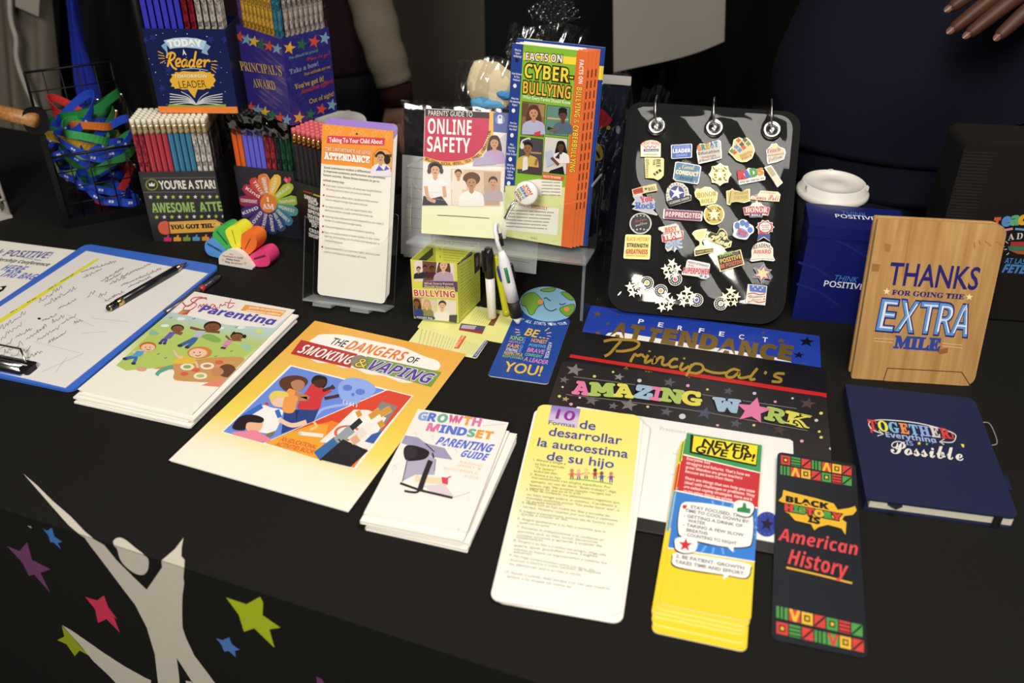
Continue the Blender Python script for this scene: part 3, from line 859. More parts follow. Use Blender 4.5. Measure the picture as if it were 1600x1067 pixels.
A.P([(1180, 590), (1130, 660), (1080, 650), (1120, 610)], '#3f5fa8', 9)
A.T('AN EDUCATIONAL', '#d4483a', 612, 652, 806, 695, 24, 'b', 8, .008); A.T('ACTIVITIES BOOK', '#d4483a', 585, 678, 792, 722, 24, 'b', 8, .008)
o = A.obj('activity_book', 'yellow smoking and vaping activity book with a comic cover', 'book')
mb = MB(); mb.box((.001, .001, -.0026), (.2155, .2972, -.0007), PAPER); obj('pages', mb, o)

# ---- growth mindset booklets
VW = (4.104, 540, 620)
pose = (-.1434, .6524, TBL + .0162, -13.01, 0, .1047, .1706)
A = Sheet(pose, [(654.5, 638), (794, 661.4), (731, 829.6), (567, 803)], VW)
A.body(.0006, mat('#f4efe7', .45, 0, .3, 'paper'), WHITE)
def letters(word, cols, x0, y0, x1, y1, h_, fam='sb', lay=4, off=.02):
    n = len(word); wd = [metrics(c, fam)[1] - metrics(c, fam)[0] + .08 for c in word]; tot = sum(wd); a = 0
    for c, k, col in zip(word, wd, cols):
        b = a + k - .08
        A.T(c, col, x0 + (x1 - x0) * a / tot, y0 + (y1 - y0) * a / tot, x0 + (x1 - x0) * b / tot, y0 + (y1 - y0) * b / tot, h_, fam, lay, off); a += k
letters('GROWTH', ['#8fa8e0', '#5f78d8', '#6fb49c', '#e0629c', '#eca24a', '#dc7db0'], 465, 145, 872, 195, 52)
letters('MINDSET', ['#e07aa8', '#5f78d8', '#5f78d8', '#5f78d8', '#6fb49c', '#eca24a', '#eca24a'], 520, 215, 945, 280, 50)
A.T('PARENTING', '#5d70d8', 580, 305, 925, 358, 52, 'sb', 4, .01, slant=.2); A.T('GUIDE', '#5d70d8', 735, 382, 895, 410, 44, 'sb', 4, .01, slant=.2)
for i, (s_, x0, y0, x1, y1) in enumerate([('RAISING', 735, 425, 875, 450), ('SMART &', 715, 445, 868, 472), ('SUCCESSFUL', 632, 465, 855, 500), ('KIDS', 765, 515, 850, 530)]): A.T(s_, '#e6c4a4', x0, y0, x1, y1, 15, 'b', 4)
PU = '#a29dbd'
A.P([(360, 295), (385, 245), (470, 260), (520, 298), (640, 330), (690, 405), (560, 385), (480, 330)], PU, 3)
A.P([(400, 400), (540, 375), (580, 400), (575, 500), (450, 500), (370, 540), (395, 420)], '#b5adc6', 2)
bust([(375, 345), (400, 310), (470, 318), (540, 350), (520, 395), (450, 410), (390, 405)], '#2b2529', 4); A.C(422, 358, 42, '#3a3236', 5, 38)
A.K([(515, 298), (575, 355)], 7, '#3b3446', 5, False); A.K([(562, 360), (570, 395)], 10, '#3b3446', 5, False)
A.K([(550, 410), (515, 500), (480, 600)], 34, '#332b2e', 6); A.K([(352, 555), (480, 600), (690, 648)], 15, '#3a3034', 5, False); A.K([(380, 605), (450, 615), (480, 600)], 14, '#332b2e', 5)
A.K([(400, 400), (368, 545)], 7, '#6e667a', 4, False); A.K([(583, 400), (575, 480)], 6, '#8f87a0', 4, False)
A.K([(450, 525), (655, 545)], 40, '#ecd9b4', 4, False); A.P([(620, 515), (662, 520), (660, 565), (625, 555)], '#d8485c', 5); A.K([(660, 520), (680, 512)], 8, '#d8485c', 5, False)
A.P([(500, 570), (640, 560), (700, 640), (560, 610)], '#ddd2d4', 2)
A.K([(690, 645), (760, 625), (800, 610)], 3, '#b3aab0', 3)
for x, y in ((560, 260), (710, 350), (320, 450), (790, 655), (450, 240)): A.K([(x - 12, y), (x, y - 12), (x + 10, y + 6), (x - 4, y + 14)], 4, '#d9d8e4', 2)
A.K([(880, 190), (940, 185), (1020, 180)], 4, '#e8d0d8', 2); A.K([(300, 490), (310, 440), (350, 430)], 5, '#dfe2ea', 2)
A.Rc(722, 845, 734, 868, '#e0b45c', 3)
o = A.obj('booklet', 'growth mindset booklet with a mortarboard on its cover, topmost of its stack', 'booklet', 'growth mindset booklets')
mb = MB(); mb.box((.0008, .0008, -.0034), (.1037, .1698, -.0007), PAPER); obj('pages', mb, o)
for i, (dx, dy, da) in enumerate([(-.003, -.0065, -1.5), (.0035, -.004, -2.4), (.0015, -.007, -3.0)]):
    z = TBL + .0126 - .0041 * (i + 1)
    plain_booklet('booklet', pose_matrix(pose[0] + dx, pose[1] + dy, z, pose[3] + da, 0), .1047, .1706, .0039,
                  ('white booklet directly under the mortarboard booklet', 'white booklet third from the top of the growth mindset stack', 'white booklet at the bottom of the growth mindset stack')[i], 'booklet', 'growth mindset booklets')

# ---- Spanish tip cards
VW = (3.05, 750, 620)
pose = (-.0165, .5615, TBL + .0075, -10.09, 2.3, .1146, .2695)
CQ = [(843, 631), (998, 652), (970, 960), (768, 926)]
A = Sheet(pose, CQ, VW)
yel = ramp_mat('card blend yellow to white', [(0, '#f6f3ea'), (.3, '#f4f0dd'), (.52, '#f1eba0'), (.75, '#efe77a'), (1, '#f0e878')], .2695)
A.body(.0010, yel, WHITE, .009)
A.P([(345, 40), (478, 62), (462, 152), (325, 118)], ramp_mat('lilac square', [(0, '#b9a7d8'), (.93, '#cfc3de'), (.97, '#9d8bc8'), (1, '#8f7bc4')], .2695), 2)
A.T('10', '#8e2f96', 362, 104, 445, 118, 44, 'b', 4, .02)
A.T('Formas', '#4a3f68', 328, 130, 450, 148, 19, 'b', 4)
for s_, x0, y0, x1, y1 in (('de', 472, 152, 545, 162), ('desarrollar', 328, 182, 668, 232), ('la autoestima', 275, 230, 698, 296), ('de su hijo', 318, 296, 632, 342)):
    A.T(s_, '#46479e', x0, y0, x1, y1, 40, 'b', 4, .012)
for i, (x, y, c) in enumerate([(438, 360, '#d8664a'), (470, 362, '#e48ab0'), (505, 358, '#e8c88a'), (547, 360, '#b83a3a'), (578, 375, '#4a58b0'), (622, 378, '#7a4ba0')]):
    A.C(x, y - 10, 9, ('#c98a5c', '#e8b890', '#e8cf7a', '#5c3a28', '#8a5a3c', '#c98a5c')[i], 4); A.P([(x - 9, y), (x + 9, y), (x + 8, y + 18), (x - 8, y + 18)], c, 4)
    A.K([(x - 18, y + 8), (x, y + 4), (x + 18, y + 6)], 4, '#c98a5c', 3); A.K([(x - 5, y + 18), (x - 5, y + 32)], 5, '#3a4a7a', 3, False); A.K([(x + 5, y + 18), (x + 5, y + 32)], 5, '#3a4a7a', 3, False)
A.K([(425, 388), (520, 398), (630, 418)], 5, '#8cbc4a', 3)
GT = '#77764f'
para = [('1. Abrace y elogie a', 255, 298, 408, 322), ('su hijo a menudo', 265, 318, 402, 340), ('"Te quiero"', 262, 336, 360, 352), ('todos los dias.', 258, 352, 370, 368),
        ('2. Anime a su hijo', 240, 366, 385, 390), ('frecuentemente con elogios especificos. Por', 248, 382, 620, 438), ('ejemplo, en vez de decir "Buen trabajo", diga', 244, 400, 646, 460), ('bueno, siga "Me encanta cuando recoges tus', 240, 418, 620, 472), ('juguetes sin que yo te lo pida."', 238, 432, 490, 466),
        ('3. Deje de comparar los pensamientos negativos que', 220, 438, 662, 512), ('su hijo tenga sobre si mismo. Cambielo a', 226, 462, 650, 528), ('mensajes positivos, como "No podia hacer eso", a', 222, 478, 662, 548), ('"Si puedo hacerlo"', 220, 496, 395, 516),
        ('4. Hable con su hijo todos los dias y escuche de', 200, 500, 615, 574), ('verdad. Muestre respeto por sus ideas y opiniones', 206, 520, 655, 598), ('5. Juegue al pensamiento, aunque sea de buenos. Los', 190, 540, 636, 614), ('ayuda a crecer el dia.', 198, 556, 420, 588),
        ('6. Asigne quehaceres a su hijo y permita que le', 180, 576, 598, 650), ('ayude con las tareas', 190, 596, 330, 618), ('7. Fomente la independencia y la confianza en', 176, 616, 590, 690), ('permita que su hijo tome decisiones', 182, 638, 560, 700), ('cometa errores y aprenda a aceptar las', 176, 656, 580, 718), ('consecuencias', 176, 668, 300, 686),
        ('8. Acepte a su hijo y a todos sus amigos. Haga sala', 160, 682, 600, 762), ('para que puedan con reglas', 165, 706, 560, 768), ('ademas es bueno un argumentativo y celebrar los', 162, 724, 604, 802), ('esfuerzos.', 160, 738, 250, 752),
        ('9. No haga comparaciones entre sus hijos. De', 138, 752, 545, 836), ('buenos criterios y trate tambien de respetar', 145, 776, 580, 850), ('las diferencias entre su hijo y otros', 140, 796, 480, 856),
        ('10. Ayude a cuando deba aunque a su hijo que usted lo', 118, 834, 618, 928), ('quiere y lo acepta tal como es.', 126, 856, 440, 916)]
for s_, x0, y0, x1, y1 in para: A.T(s_, '#85877a' if y0 > 500 else GT, x0, y0, x1, y1, 11, 'b', 3)
A.obj('tip_card', 'yellow Spanish tip card with a large 10, topmost of its stack', 'card', 'Spanish tip cards')
mw0 = A.mw
for i, (dx, dy, da) in enumerate([(.001, -.003, -.6), (-.0012, -.006, .4), (.002, -.0045, -1.2), (.003, -.0055, -1.9)]):
    b = MB(); b.prism(rrect(0, 0, .1146, .2695, .009), 0, .0011, WHITE)
    tag(obj('tip_card', b, mw=mw0 @ Matrix.Translation((dx, dy, -.0010 - .00115 * (i + 1))) @ Matrix.Rotation(R(da), 4, 'Z')), ('white-edged card right below the yellow Spanish tip card', 'third card down in the Spanish tip card stack', 'fourth card down in the Spanish tip card stack', 'bottom card of the Spanish tip card stack')[i], 'card', 'Spanish tip cards')

# ---- award certificates, fanned
VW = (3.404, 840, 470)
pose = (.0901, 1.0006, TBL + .0013, -14.01, 0, .2999, .0712)
A = Sheet(pose, [(925, 477), (1282, 524), (1282, 571), (907, 520)], VW)
A.prism([(0, -.15), (.2999, -.15), (.2999, .0712), (0, .0712)], -.0010, 0, gloss('#2340a8'))
goldf = mat('#b3914a', .34, .75)
A.P([(345, 192), (375, 170), (430, 165), (1320, 305), (1355, 325), (1340, 345)], '#f2efe8', 1)
letters2 = 'PERFECT'
for c, (x, y) in zip(letters2, [(538, 120), (644, 137), (748, 155), (862, 168), (970, 185), (1075, 200), (1200, 215)]):
    A.T(c, '#f2f0ee', x, y, x + 26, y + 4, 24, 'b', 4, .015)
for c, x0, y0, x1, y1 in [('A', 385, 188, 455, 200), ('T', 480, 202, 545, 212), ('T', 575, 215, 630, 226), ('E', 662, 222, 725, 232), ('N', 752, 234, 835, 247), ('D', 862, 248, 945, 262), ('A', 962, 268, 1045, 284), ('N', 1072, 285, 1155, 300), ('C', 1180, 298, 1255, 312), ('E', 1280, 302, 1340, 314)]:
    A.T(c, goldf, x0, y0, x1, y1, 76, 'sb', 5, .03)
for x, y, r_ in ((322, 72, 28), (376, 122, 14), (318, 172, 22), (1435, 215, 44), (1300, 210, 26), (1390, 285, 30), (1205, 170, 14), (430, 75, 10), (1410, 330, 14)):
    A.St(x, y, r_, goldf if r_ < 29 else mat('#2c2a30', .25, .8), 4, 8, .42, .62)
A.obj('certificate', 'blue perfect attendance certificate with gold lettering under the pin display', 'certificate', 'award certificates')
pose = (.0714, .9421, TBL + .0028, -15.01, 0, .3083, .1281)
A = Sheet(pose, [(925, 480), (1291, 530), (1291, 618), (885, 560)], VW)
A.prism([(0, -.10), (.3083, -.10), (.3083, .062), (0, .062)], -.0012, 0, gloss('#131214'))
A.P([(148, 288), (1540, 482), (1545, 560), (140, 340)], gloss('#c5231f'), 1)
gs = mat('#c8a440', .38, .5)
for pts in ([(448, 218), (415, 250), (380, 285), (350, 300)], [(352, 222), (400, 212), (470, 212), (525, 216), (546, 234), (520, 258), (460, 272), (415, 272)], [(490, 330), (505, 305), (520, 288), (532, 296), (556, 288)], [(592, 292), (575, 315), (572, 332), (592, 326)], [(610, 340), (630, 300), (622, 335), (650, 306), (672, 306), (664, 338), (682, 346)], [(752, 314), (728, 312), (704, 334), (712, 354), (750, 350)], [(778, 330), (762, 356), (770, 370), (790, 360)], [(826, 338), (808, 372), (790, 402)], [(812, 358), (842, 336), (878, 342), (884, 366), (850, 386), (806, 380)], [(1082, 372), (1048, 362), (1012, 382), (1010, 402), (1042, 404), (1078, 378), (1074, 404), (1096, 408)], [(1176, 356), (1140, 398), (1138, 416), (1162, 412)], [(1222, 372), (1212, 386)], [(884, 362), (925, 378), (970, 384), (1012, 380)], [(556, 288), (572, 306)], [(592, 326), (612, 316)], [(682, 346), (704, 336)], [(790, 360), (812, 348)], [(1096, 408), (1140, 398)], [(1318, 384), (1280, 382), (1264, 396), (1296, 410), (1290, 426), (1248, 424)]):
    A.K(pts, 14, gs, 5)
for x, y in ((600, 272), (786, 308)): A.C(x, y, 7, gs, 5, 5)
for c, x, y in (('A', 440, 372), ('W', 560, 395), ('A', 780, 425), ('W', 870, 440), ('A', 1000, 460), ('R', 1140, 480), ('D', 1265, 495)):
    A.T(c, goldf if x < 900 else mat('#1a1517', .4), x, y, x + 40, y + 6, 22, 'ser', 5, .01)
A.obj('certificate', 'black principal award certificate with gold script and a red border', 'certificate', 'award certificates')
pose = (.0021, .6731, TBL + .0045, -13.07, 0, .3141, .2664)
A = Sheet(pose, [(878, 562), (1292, 621), (1312, 880), (802, 795)], VW)
A.body(.0014, gloss('#242021'), gloss('#5a5652'), .006)
def V8(x, y): return ((x / 2.737 + 960 - 840) * 3.404, (y / 2.737 + 640 - 470) * 3.404)
A.P([(200, 575), (212, 562), (1345, 740), (1362, 752), V8(768, 190), V8(690, 572), V8(60, 456), (60, 1100), (-60, 1090)], '#f3f0ea', 2)
A.K([V8(60, 456), V8(690, 572)], 5, '#55504e', 3, False)
cols = dict(p='#e07aa6', g='#a9bf62', y='#dcd35a', b='#9db9cf')
for c, k, x0, y0, x1, y1 in [('A', 'p', 185, 492, 270, 502), ('M', 'g', 278, 502, 412, 510), ('A', 'y', 412, 508, 510, 517), ('Z', 'b', 522, 514, 605, 526), ('I', 'p', 602, 524, 660, 534), ('N', 'g', 655, 530, 768, 548), ('G', 'y', 776, 548, 872, 560),
                              ('W', 'b', 945, 585, 1082, 600), ('R', 'g', 1215, 632, 1312, 655), ('K', 'y', 1318, 655, 1448, 685)]:
    A.TO(c, cols[k], '#0d0b0c', x0, y0, x1, y1, 66, 'mono', 5, .055)
    A.T(c, cols[k], x0, y0, x1, y1, 66, 'mono', 7, .03)
A.St(1152, 588, 100, '#e07aa6', 8, 12, .45, .72)
for x, y, r_, c in ((195, 365, 50, '#7d787a'), (140, 418, 30, '#6a6466'), (435, 404, 30, '#8b8686'), (705, 434, 38, '#5a585e'), (1020, 483, 32, '#56545a'), (290, 530, 42, '#6a6466'), (488, 555, 50, '#7a7576'), (690, 592, 38, '#5a5a62'), (895, 600, 50, '#4c5068'), (1060, 657, 36, '#57545a'), (1440, 550, 46, '#54403e'), (148, 522, 22, '#b59a6a'), (405, 560, 30, '#6a6466'), (1290, 690, 40, '#4a3c36'), (130, 640, 34, '#c8a05a')):
    A.St(x, y, r_, c, 3, 14, .42, .7)
for x, y, r_, c in ((545, 424, 12, '#c3c6d4'), (775, 617, 18, '#c9ccd8'), (303, 400, 9, '#d9cf6a'), (804, 452, 10, '#e59ac0'), (403, 377, 7, '#d9cf6a'), (1158, 495, 10, '#c3c6d4'), (590, 565, 8, '#d9cf6a'), (178, 550, 10, '#e59ac0'), (115, 507, 9, '#d9cf6a'), (908, 473, 7, '#d9cf6a'), (1268, 540, 8, '#e59ac0'), (1510, 602, 10, '#d9cf6a'), (1485, 640, 10, '#c3c6d4'), (1155, 665, 8, '#d9cf6a'), (962, 665, 8, '#e59ac0'), (1500, 700, 8, '#d9cf6a'), (1408, 750, 10, '#e59ac0'), (1360, 522, 7, '#c3c6d4'), (392, 555, 5, '#e59ac0'), (132, 457, 6, '#d8d4d0'), (1510, 730, 9, '#d9cf6a'), (1560, 790, 9, '#c3c6d4'), (225, 515, 6, '#d8d4d0')):
    A.C(x, y, r_, c, 3, r_ * .8, 14)
A.K([(190, 402), (560, 452), (1380, 577)], 3, '#8a8580', 3); A.K([(150, 497), (800, 580), (1440, 695)], 3, '#8a8580', 3)
A.T('Presented to', '#c9c6c4', 655, 690, 830, 716, 18, 'b', 4)
for i, (x, y) in enumerate(((255, 190), (245, 280))): A.W(*V8(x, y), *V8(x + 40, y + 6), 9, '#d4d1cd', 4, i)
A.C(*V8(655, 492), 62, '#31409c', 4, 66); A.St(*V8(655, 492), 40, '#1c1a2e', 5, 10)
for i in range(14):
    a_ = 2 * math.pi * i / 14; c_ = V8(655, 492); A.K([(c_[0] + 46 * math.cos(a_), c_[1] + 46 * math.sin(a_)), (c_[0] + 60 * math.cos(a_), c_[1] + 60 * math.sin(a_))], 4, '#5a68c0', 5, False)
A.obj('certificate', 'black amazing work certificate with pastel letters, front of the fanned certificates', 'certificate', 'award certificates')

# ---- never give up bookmarks
VW = (2.737, 960, 640)
pose = (.1316, .5502, TBL + .0085, -14.54, 2.2, .0796, .2349)
A = Sheet(pose, [(1073, 678), (1190, 695), (1173, 975), (1030, 941)], VW)
YB = '#f0d232'
A.body(.0010, gloss(YB), WHITE, .006)
A.P([(295, 90), (640, 140), (640, 275), (290, 190)], '#3f9a58', 1)
for i in range(9): A.P([(470, 180), (300 + 42 * i, 95 + 6 * i), (318 + 42 * i, 98 + 6 * i)], '#57b06c', 2)
A.P([(325, 112), (615, 152), (605, 243), (320, 188)], '#151515', 3); A.P([(338, 116), (612, 154), (603, 236), (330, 183)], '#f4de2c', 4)
A.T('NEVER', '#141414', 372, 158, 575, 186, 30, 'b', 6, .03, slant=.15); A.T('GIVE UP!', '#141414', 343, 186, 592, 222, 30, 'b', 6, .03, slant=.15)
A.P([(292, 195), (622, 268), (612, 420), (262, 345)], '#c8333a', 2); A.K([(294, 197), (622, 270)], 5, '#f3efe6', 3, False)
for i, s_ in enumerate(['Everyone has', "struggles and failures. That's how we", 'grow! Mistakes are great teachers', 'because we learn from them.', 'There are things that can help you cope', '(deal) with challenges or problems. They', 'are called coping strategies. Here are 6', 'to try when things go wrong.']):
    L_ = [98, 270, 240, 205, 298, 300, 290, 210][i]; y = 222 + 18 * i + (10 if i > 3 else 0)
    A.T(s_, '#fbe9e4', 308 - i * 2, y - 4, 308 - i * 2 + L_, y - 4 + L_ * .19, 12, 'sb', 4)
A.P([(262, 348), (612, 422), (600, 652), (228, 590)], '#3a7fd2', 2)
for i in range(22):
    a_ = 2 * math.pi * i / 22; x = 440 + 150 * math.cos(a_); y = 505 + 105 * math.sin(a_); A.K([(440 + 120 * math.cos(a_), 505 + 85 * math.sin(a_)), (x + 20 * math.cos(a_), y + 12 * math.sin(a_))], 9, '#6aaaf0', 3, False)
A.K([(262, 348), (612, 422)], 6, '#f3efe6', 4, False); A.K([(228, 590), (600, 655)], 6, '#f3efe6', 4, False)
def bubble(pts, l):
    q = [tuple(p) for p in smooth(pts, 4, True)]; A.P([(x + (-4 if x < 420 else 4), y + 4) for x, y in q], '#1d1d22', l); A.P(q, '#f5f3ee', l + 1)
bubble([(275, 450), (290, 402), (340, 398), (450, 412), (570, 440), (592, 475), (585, 570), (560, 590), (480, 590), (400, 575), (290, 545), (272, 510)], 5)
A.P([(475, 585), (508, 590), (505, 612)], '#f5f3ee', 6)
for i, (s_, x0, y0, x1) in enumerate([('1. STAY FOCUSED. TAKE', 305, 420, 560), ('TIME TO COOL DOWN BY:', 300, 438, 575), ('- GETTING A DRINK OF', 295, 460, 545), ('WATER', 312, 482, 385), ('- TAKING A FEW SLOW', 292, 498, 550), ('BREATHS', 306, 522, 395), ('- COUNTING TO NIGHT', 296, 540, 520)]):
    A.T(s_, '#6a6a70', x0, y0, x1, y0 + (x1 - x0) * .19, 13, 'b', 8, .02)
A.C(298, 418, 8, '#c8333a', 8)
bubble([(508, 408), (530, 390), (585, 402), (595, 430), (570, 462), (515, 445)], 9)
A.P([(522, 425), (545, 420), (548, 402), (560, 404), (562, 424), (580, 428), (578, 448), (522, 440)], '#2f8a4c', 11)
bubble([(258, 580), (262, 552), (310, 545), (350, 560), (345, 605), (300, 615), (265, 600)], 7); A.St(302, 580, 30, '#d0303a', 9, 6)
bubble([(248, 635), (258, 612), (340, 620), (560, 660), (580, 690), (560, 725), (480, 712), (300, 680), (250, 660)], 5); A.P([(465, 705), (490, 712), (462, 732)], '#f5f3ee', 7)
A.T('2. BE PATIENT. GROWTH', '#6a6a70', 262, 632, 552, 690, 14, 'b', 8, .02); A.T('TAKES TIME AND EFFORT.', '#6a6a70', 258, 655, 555, 714, 14, 'b', 8, .02)
A.obj('bookmark', 'never give up bookmark with speech bubbles, topmost of its stack', 'bookmark', 'never give up bookmarks')
for i, (p_, d_) in enumerate([((.1285, .5470, .7565, -14.7), ''), ((.1247, .5440, .7553, -14.8), ''), ((.1236, .5405, .7541, -14.5), ''), ((.1228, .5330, .7530, -15.2), ''), ((.1222, .5248, .7518, -14.8), '')]):
    b = MB(); b.prism(rrect(0, 0, .0810, .2340, .006), -.0010, 0, gloss(YB), WHITE)
    b.poly(rrect(.001, .196, .080, .2335, .005), ink('#3f9a58'), .0001); b.poly([(.0005, .155), (.0805, .155), (.0805, .195), (.0005, .195)], ink('#c8333a'), .0001); b.poly([(.0005, .098), (.0805, .098), (.0805, .154), (.0005, .154)], ink('#5a9fe0'), .0001)
    tag(obj('bookmark', b, mw=pose_matrix(*p_, 2.2)), ('yellow bookmark directly under the never give up bookmark', 'third bookmark down in the never give up stack', 'fourth bookmark down in the never give up stack', 'fifth bookmark down, second lowest of the never give up stack', 'lowest bookmark of the never give up stack, nearest the front')[i], 'bookmark', 'never give up bookmarks')

# ---- black history bookmark
VW = (2.3195, 1190, 580)
pose = (.2244, .5181, TBL + .0015, -14.27, 2.6, .0797, .2427)
A = Sheet(pose, [(1215, 708.5), (1338, 722.5), (1356, 1028), (1203.8, 1000)], VW)
A.body(.0010, mat('#1b1f26', .4), None, .006)
KR, KG, KY = '#d2433c', '#4f9a4a', '#e8b83c'
def kente(rows):
    for (x0, y0, x1, y1, h_, seq) in rows:
        n = len(seq)
        for i, ch in enumerate(seq):
            def q(a, b): return (x0 + (x1 - x0) * (i + a) / n, y0 + (y1 - y0) * (i + a) / n + h_ * b)
            col = {'r': KR, 'g': KG, 'y': KY}[ch[0].lower()]
            A.P([q(.04, .04), q(.94, .04), q(.94, .94), q(.04, .94)], col, 2)
            k = ch[1]
            if k == 'o': A.P([q(.25, .25), q(.72, .25), q(.72, .72), q(.25, .72)], '#1b1f26', 3); A.P([q(.36, .36), q(.62, .36), q(.62, .62), q(.36, .62)], KY, 4)
            if k == 's':
                for b in (.22, .5, .78): A.P([q(.04, b), q(.94, b), q(.94, b + .1), q(.04, b + .1)], '#1b1f26', 3)
            if k == 'v': A.P([q(.04, .04), q(.3, .04), q(.5, .6), q(.7, .04), q(.94, .04), q(.62, .94), q(.38, .94)], KY if col == KR else KR, 3)
            if k == 'a': A.P([q(.04, .94), q(.3, .94), q(.5, .4), q(.7, .94), q(.94, .94), q(.62, .04), q(.38, .04)], KY if col == KR else KR, 3)
            if k == '/': A.P([q(.04, .84), q(.84, .04), q(.94, .14), q(.14, .94)], '#1b1f26', 3)
            if k == '|':
                for a in (.25, .55): A.P([q(a, .04), q(a + .12, .04), q(a + .12, .94), q(a, .94)], '#1b1f26', 3)
kente([(68, 308, 330, 340, 36, ['ro', 'gs', 'r/', 'g|', 'ra', 'yo', 'r/']), (66, 346, 330, 378, 36, ['g|', 'ra', 'yo', 'r/', 'go', 'rs', 'g/']),
       (50, 852, 368, 916, 48, ['g|', 'rv', 'yo', 'r/', 'go', 'rs', 'g/']), (50, 908, 372, 972, 48, ['ro', 'gs', 'r/', 'g|', 'gv', 'yo', 'r/'])])
A.P([(78, 436), (120, 446), (200, 462), (262, 478), (276, 500), (318, 492), (340, 484), (346, 500), (332, 516), (300, 522), (292, 535), (308, 545), (304, 590), (290, 568), (240, 556), (205, 566), (190, 578), (178, 556), (120, 545), (98, 520), (84, 515), (88, 486), (60, 476), (74, 460)], '#e9b530', 2)
A.T('BLACK', '#181a20', 88, 478, 240, 500, 20, 'sb', 5, .03)
letters('HISTORY', ['#181a20'] * 7, 84, 510, 292, 540, 22, 'sb', 5, .10)
letters('HISTORY', [KR, KG, KG, KR, KY, KG, KR], 84, 510, 292, 540, 22, 'sb', 6, .04)
A.T('IS', '#181a20', 168, 548, 208, 556, 22, 'sb', 5, .03)
A.T('American', '#dc4a4c', 58, 618, 350, 665, 46, 'sbi', 4, .0); A.T('History', '#dc4a4c', 92, 702, 312, 748, 56, 'sbi', 4, .0)
A.K([(88, 716), (200, 738), (328, 766)], 7, '#e0b038', 3, taper=False)
A.obj('bookmark', 'black history bookmark with woven pattern bands and red lettering', 'bookmark')

# ---- navy notebook
pose = (.3557, .6785, TBL + .0152, -10.77, 0, .1419, .1979)
A = Sheet(pose, [(1320.6, 598.5), (1523, 624), (1592, 811), (1357, 779)], VW)
nav = mat('#1e2345', .75, 0, .25, 'cloth')
t = empty('notebook', A.mw @ Matrix.Translation((0, 0, -.0152)), 'navy cloth notebook with multicoloured lettering lying on the tablecloth', 'notebook')
SH = Matrix.Translation((0, 0, .0152))
A.body(.0022, nav, nav, [.001, .009, .009, .001])
letters('TOGETHER', ['#d2433c', '#e8e04a', '#7fb8d8', '#e8924a', '#7fb8d8', '#8aa8e0', '#d8d0c8', '#d2433c'], 392, 212, 695, 250, 34, 'ser', 5, .02)
for a, b, c in (((392, 198), (400, 225), '#d2433c'), ((690, 225), (696, 250), '#d2433c')): A.K([a, b], 6, c, 4, False)
A.K([(440, 228), (405, 215), (388, 195), (398, 182), (450, 178), (560, 190), (650, 212), (700, 232), (703, 250), (690, 262), (650, 260)], 4, '#d9d5cc', 4)
A.K([(425, 215), (442, 230), (420, 236)], 4, '#d9d5cc', 4, False); A.K([(664, 250), (646, 260), (662, 270)], 4, '#d9d5cc', 4, False)
A.T('Everything', '#9fb2dd', 452, 240, 635, 264, 18, 'sb', 5, .01); A.T('IS', '#8aa0d4', 525, 270, 552, 274, 16, 'sb', 5)
A.St(572, 265, 8, '#e8e04a', 5); A.St(600, 268, 6, '#8cbc4a', 5)
A.T('Possible', '#e6e3dc', 472, 300, 735, 330, 46, 'scr', 6, .006); A.T("'", '#e8e04a', 730, 300, 742, 302, 30, 'sb', 6)
o = A.obj('cover', parent=t); o.matrix_local = SH
b = MB()
b.box((.004, .003, -.0128), (.1385, .195, -.0024), mat('#e9e2cc', .7, 0, .2, 'paper')); obj('pages', b, t).matrix_local = SH
b = MB(); b.prism(rrect(0, 0, .1419, .1979, [.001, .009, .009, .001]), -.0151, -.0130, nav); b.box((-.0012, .0, -.0151), (.0001, .1979, -.0002), nav); obj('back_cover', b, t).matrix_local = SH
b = MB(); b.ribbon([(.123, -.0010, .0004 - .0152), (.123, -.0010, .0003)], [(0, -1, 0)] * 2, .008, .0008, mat('#111118', .8))
obj('elastic_band', b, t).matrix_local = SH
b = MB(); b.prism([(.020, .0015), (.034, .0015), (.034, -.001), (.027, -.006), (.020, -.001)], -.0040, -.0030, mat('#17171d', .7)); obj('ribbon_marker', b, t).matrix_local = SH
b = MB(); b.tube(smooth([(.1419, .160, -.006), (.150, .158, -.004), (.152, .140, -.004), (.150, .122, -.004), (.1419, .120, -.006)], 5), .0007, mat('#8d887e', .5), 6); obj('pen_loop', b, t).matrix_local = SH
b = MB(); b.prism(rrect(.1412, .045, .1475, .068, .002), -.004, -.0026, mat('#20263f', .4)); obj('closure_tab', b, t).matrix_local = SH

# ---- bamboo notebook standing open
VW = (2.6675, 1200, 230)
pose = (.4114, .9047, TBL + .0005, -6.12, 76.03, .1425, .1965)
A = Sheet(pose, [(1371, 341), (1576, 353), (1520, 604), (1331, 592)], VW)
bam = wood_mat('bamboo', '#a97c46', '#c9a066', 7, (16, 1.0, 16)); bamd = wood_mat('bamboo edge', '#c08e50', '#dcb87c', 6, (3, 3, 40))
t = empty('bamboo_notebook', A.mw, 'bamboo covered notebook standing upright with going the extra mile lettering', 'notebook')
A.body(.0060, bam, bamd, [.002, .012, .012, .002])
DN = '#2b2470'
A.T('THANKS', DN, 497, 575, 868, 598, 92, 'b', 4, .014)
A.T('FOR GOING THE', DN, 515, 618, 815, 638, 20, 'ser', 4, .01)
A.St(494, 605, 16, '#f0dfae', 4, 5); A.St(838, 629, 16, '#f0dfae', 4, 5)
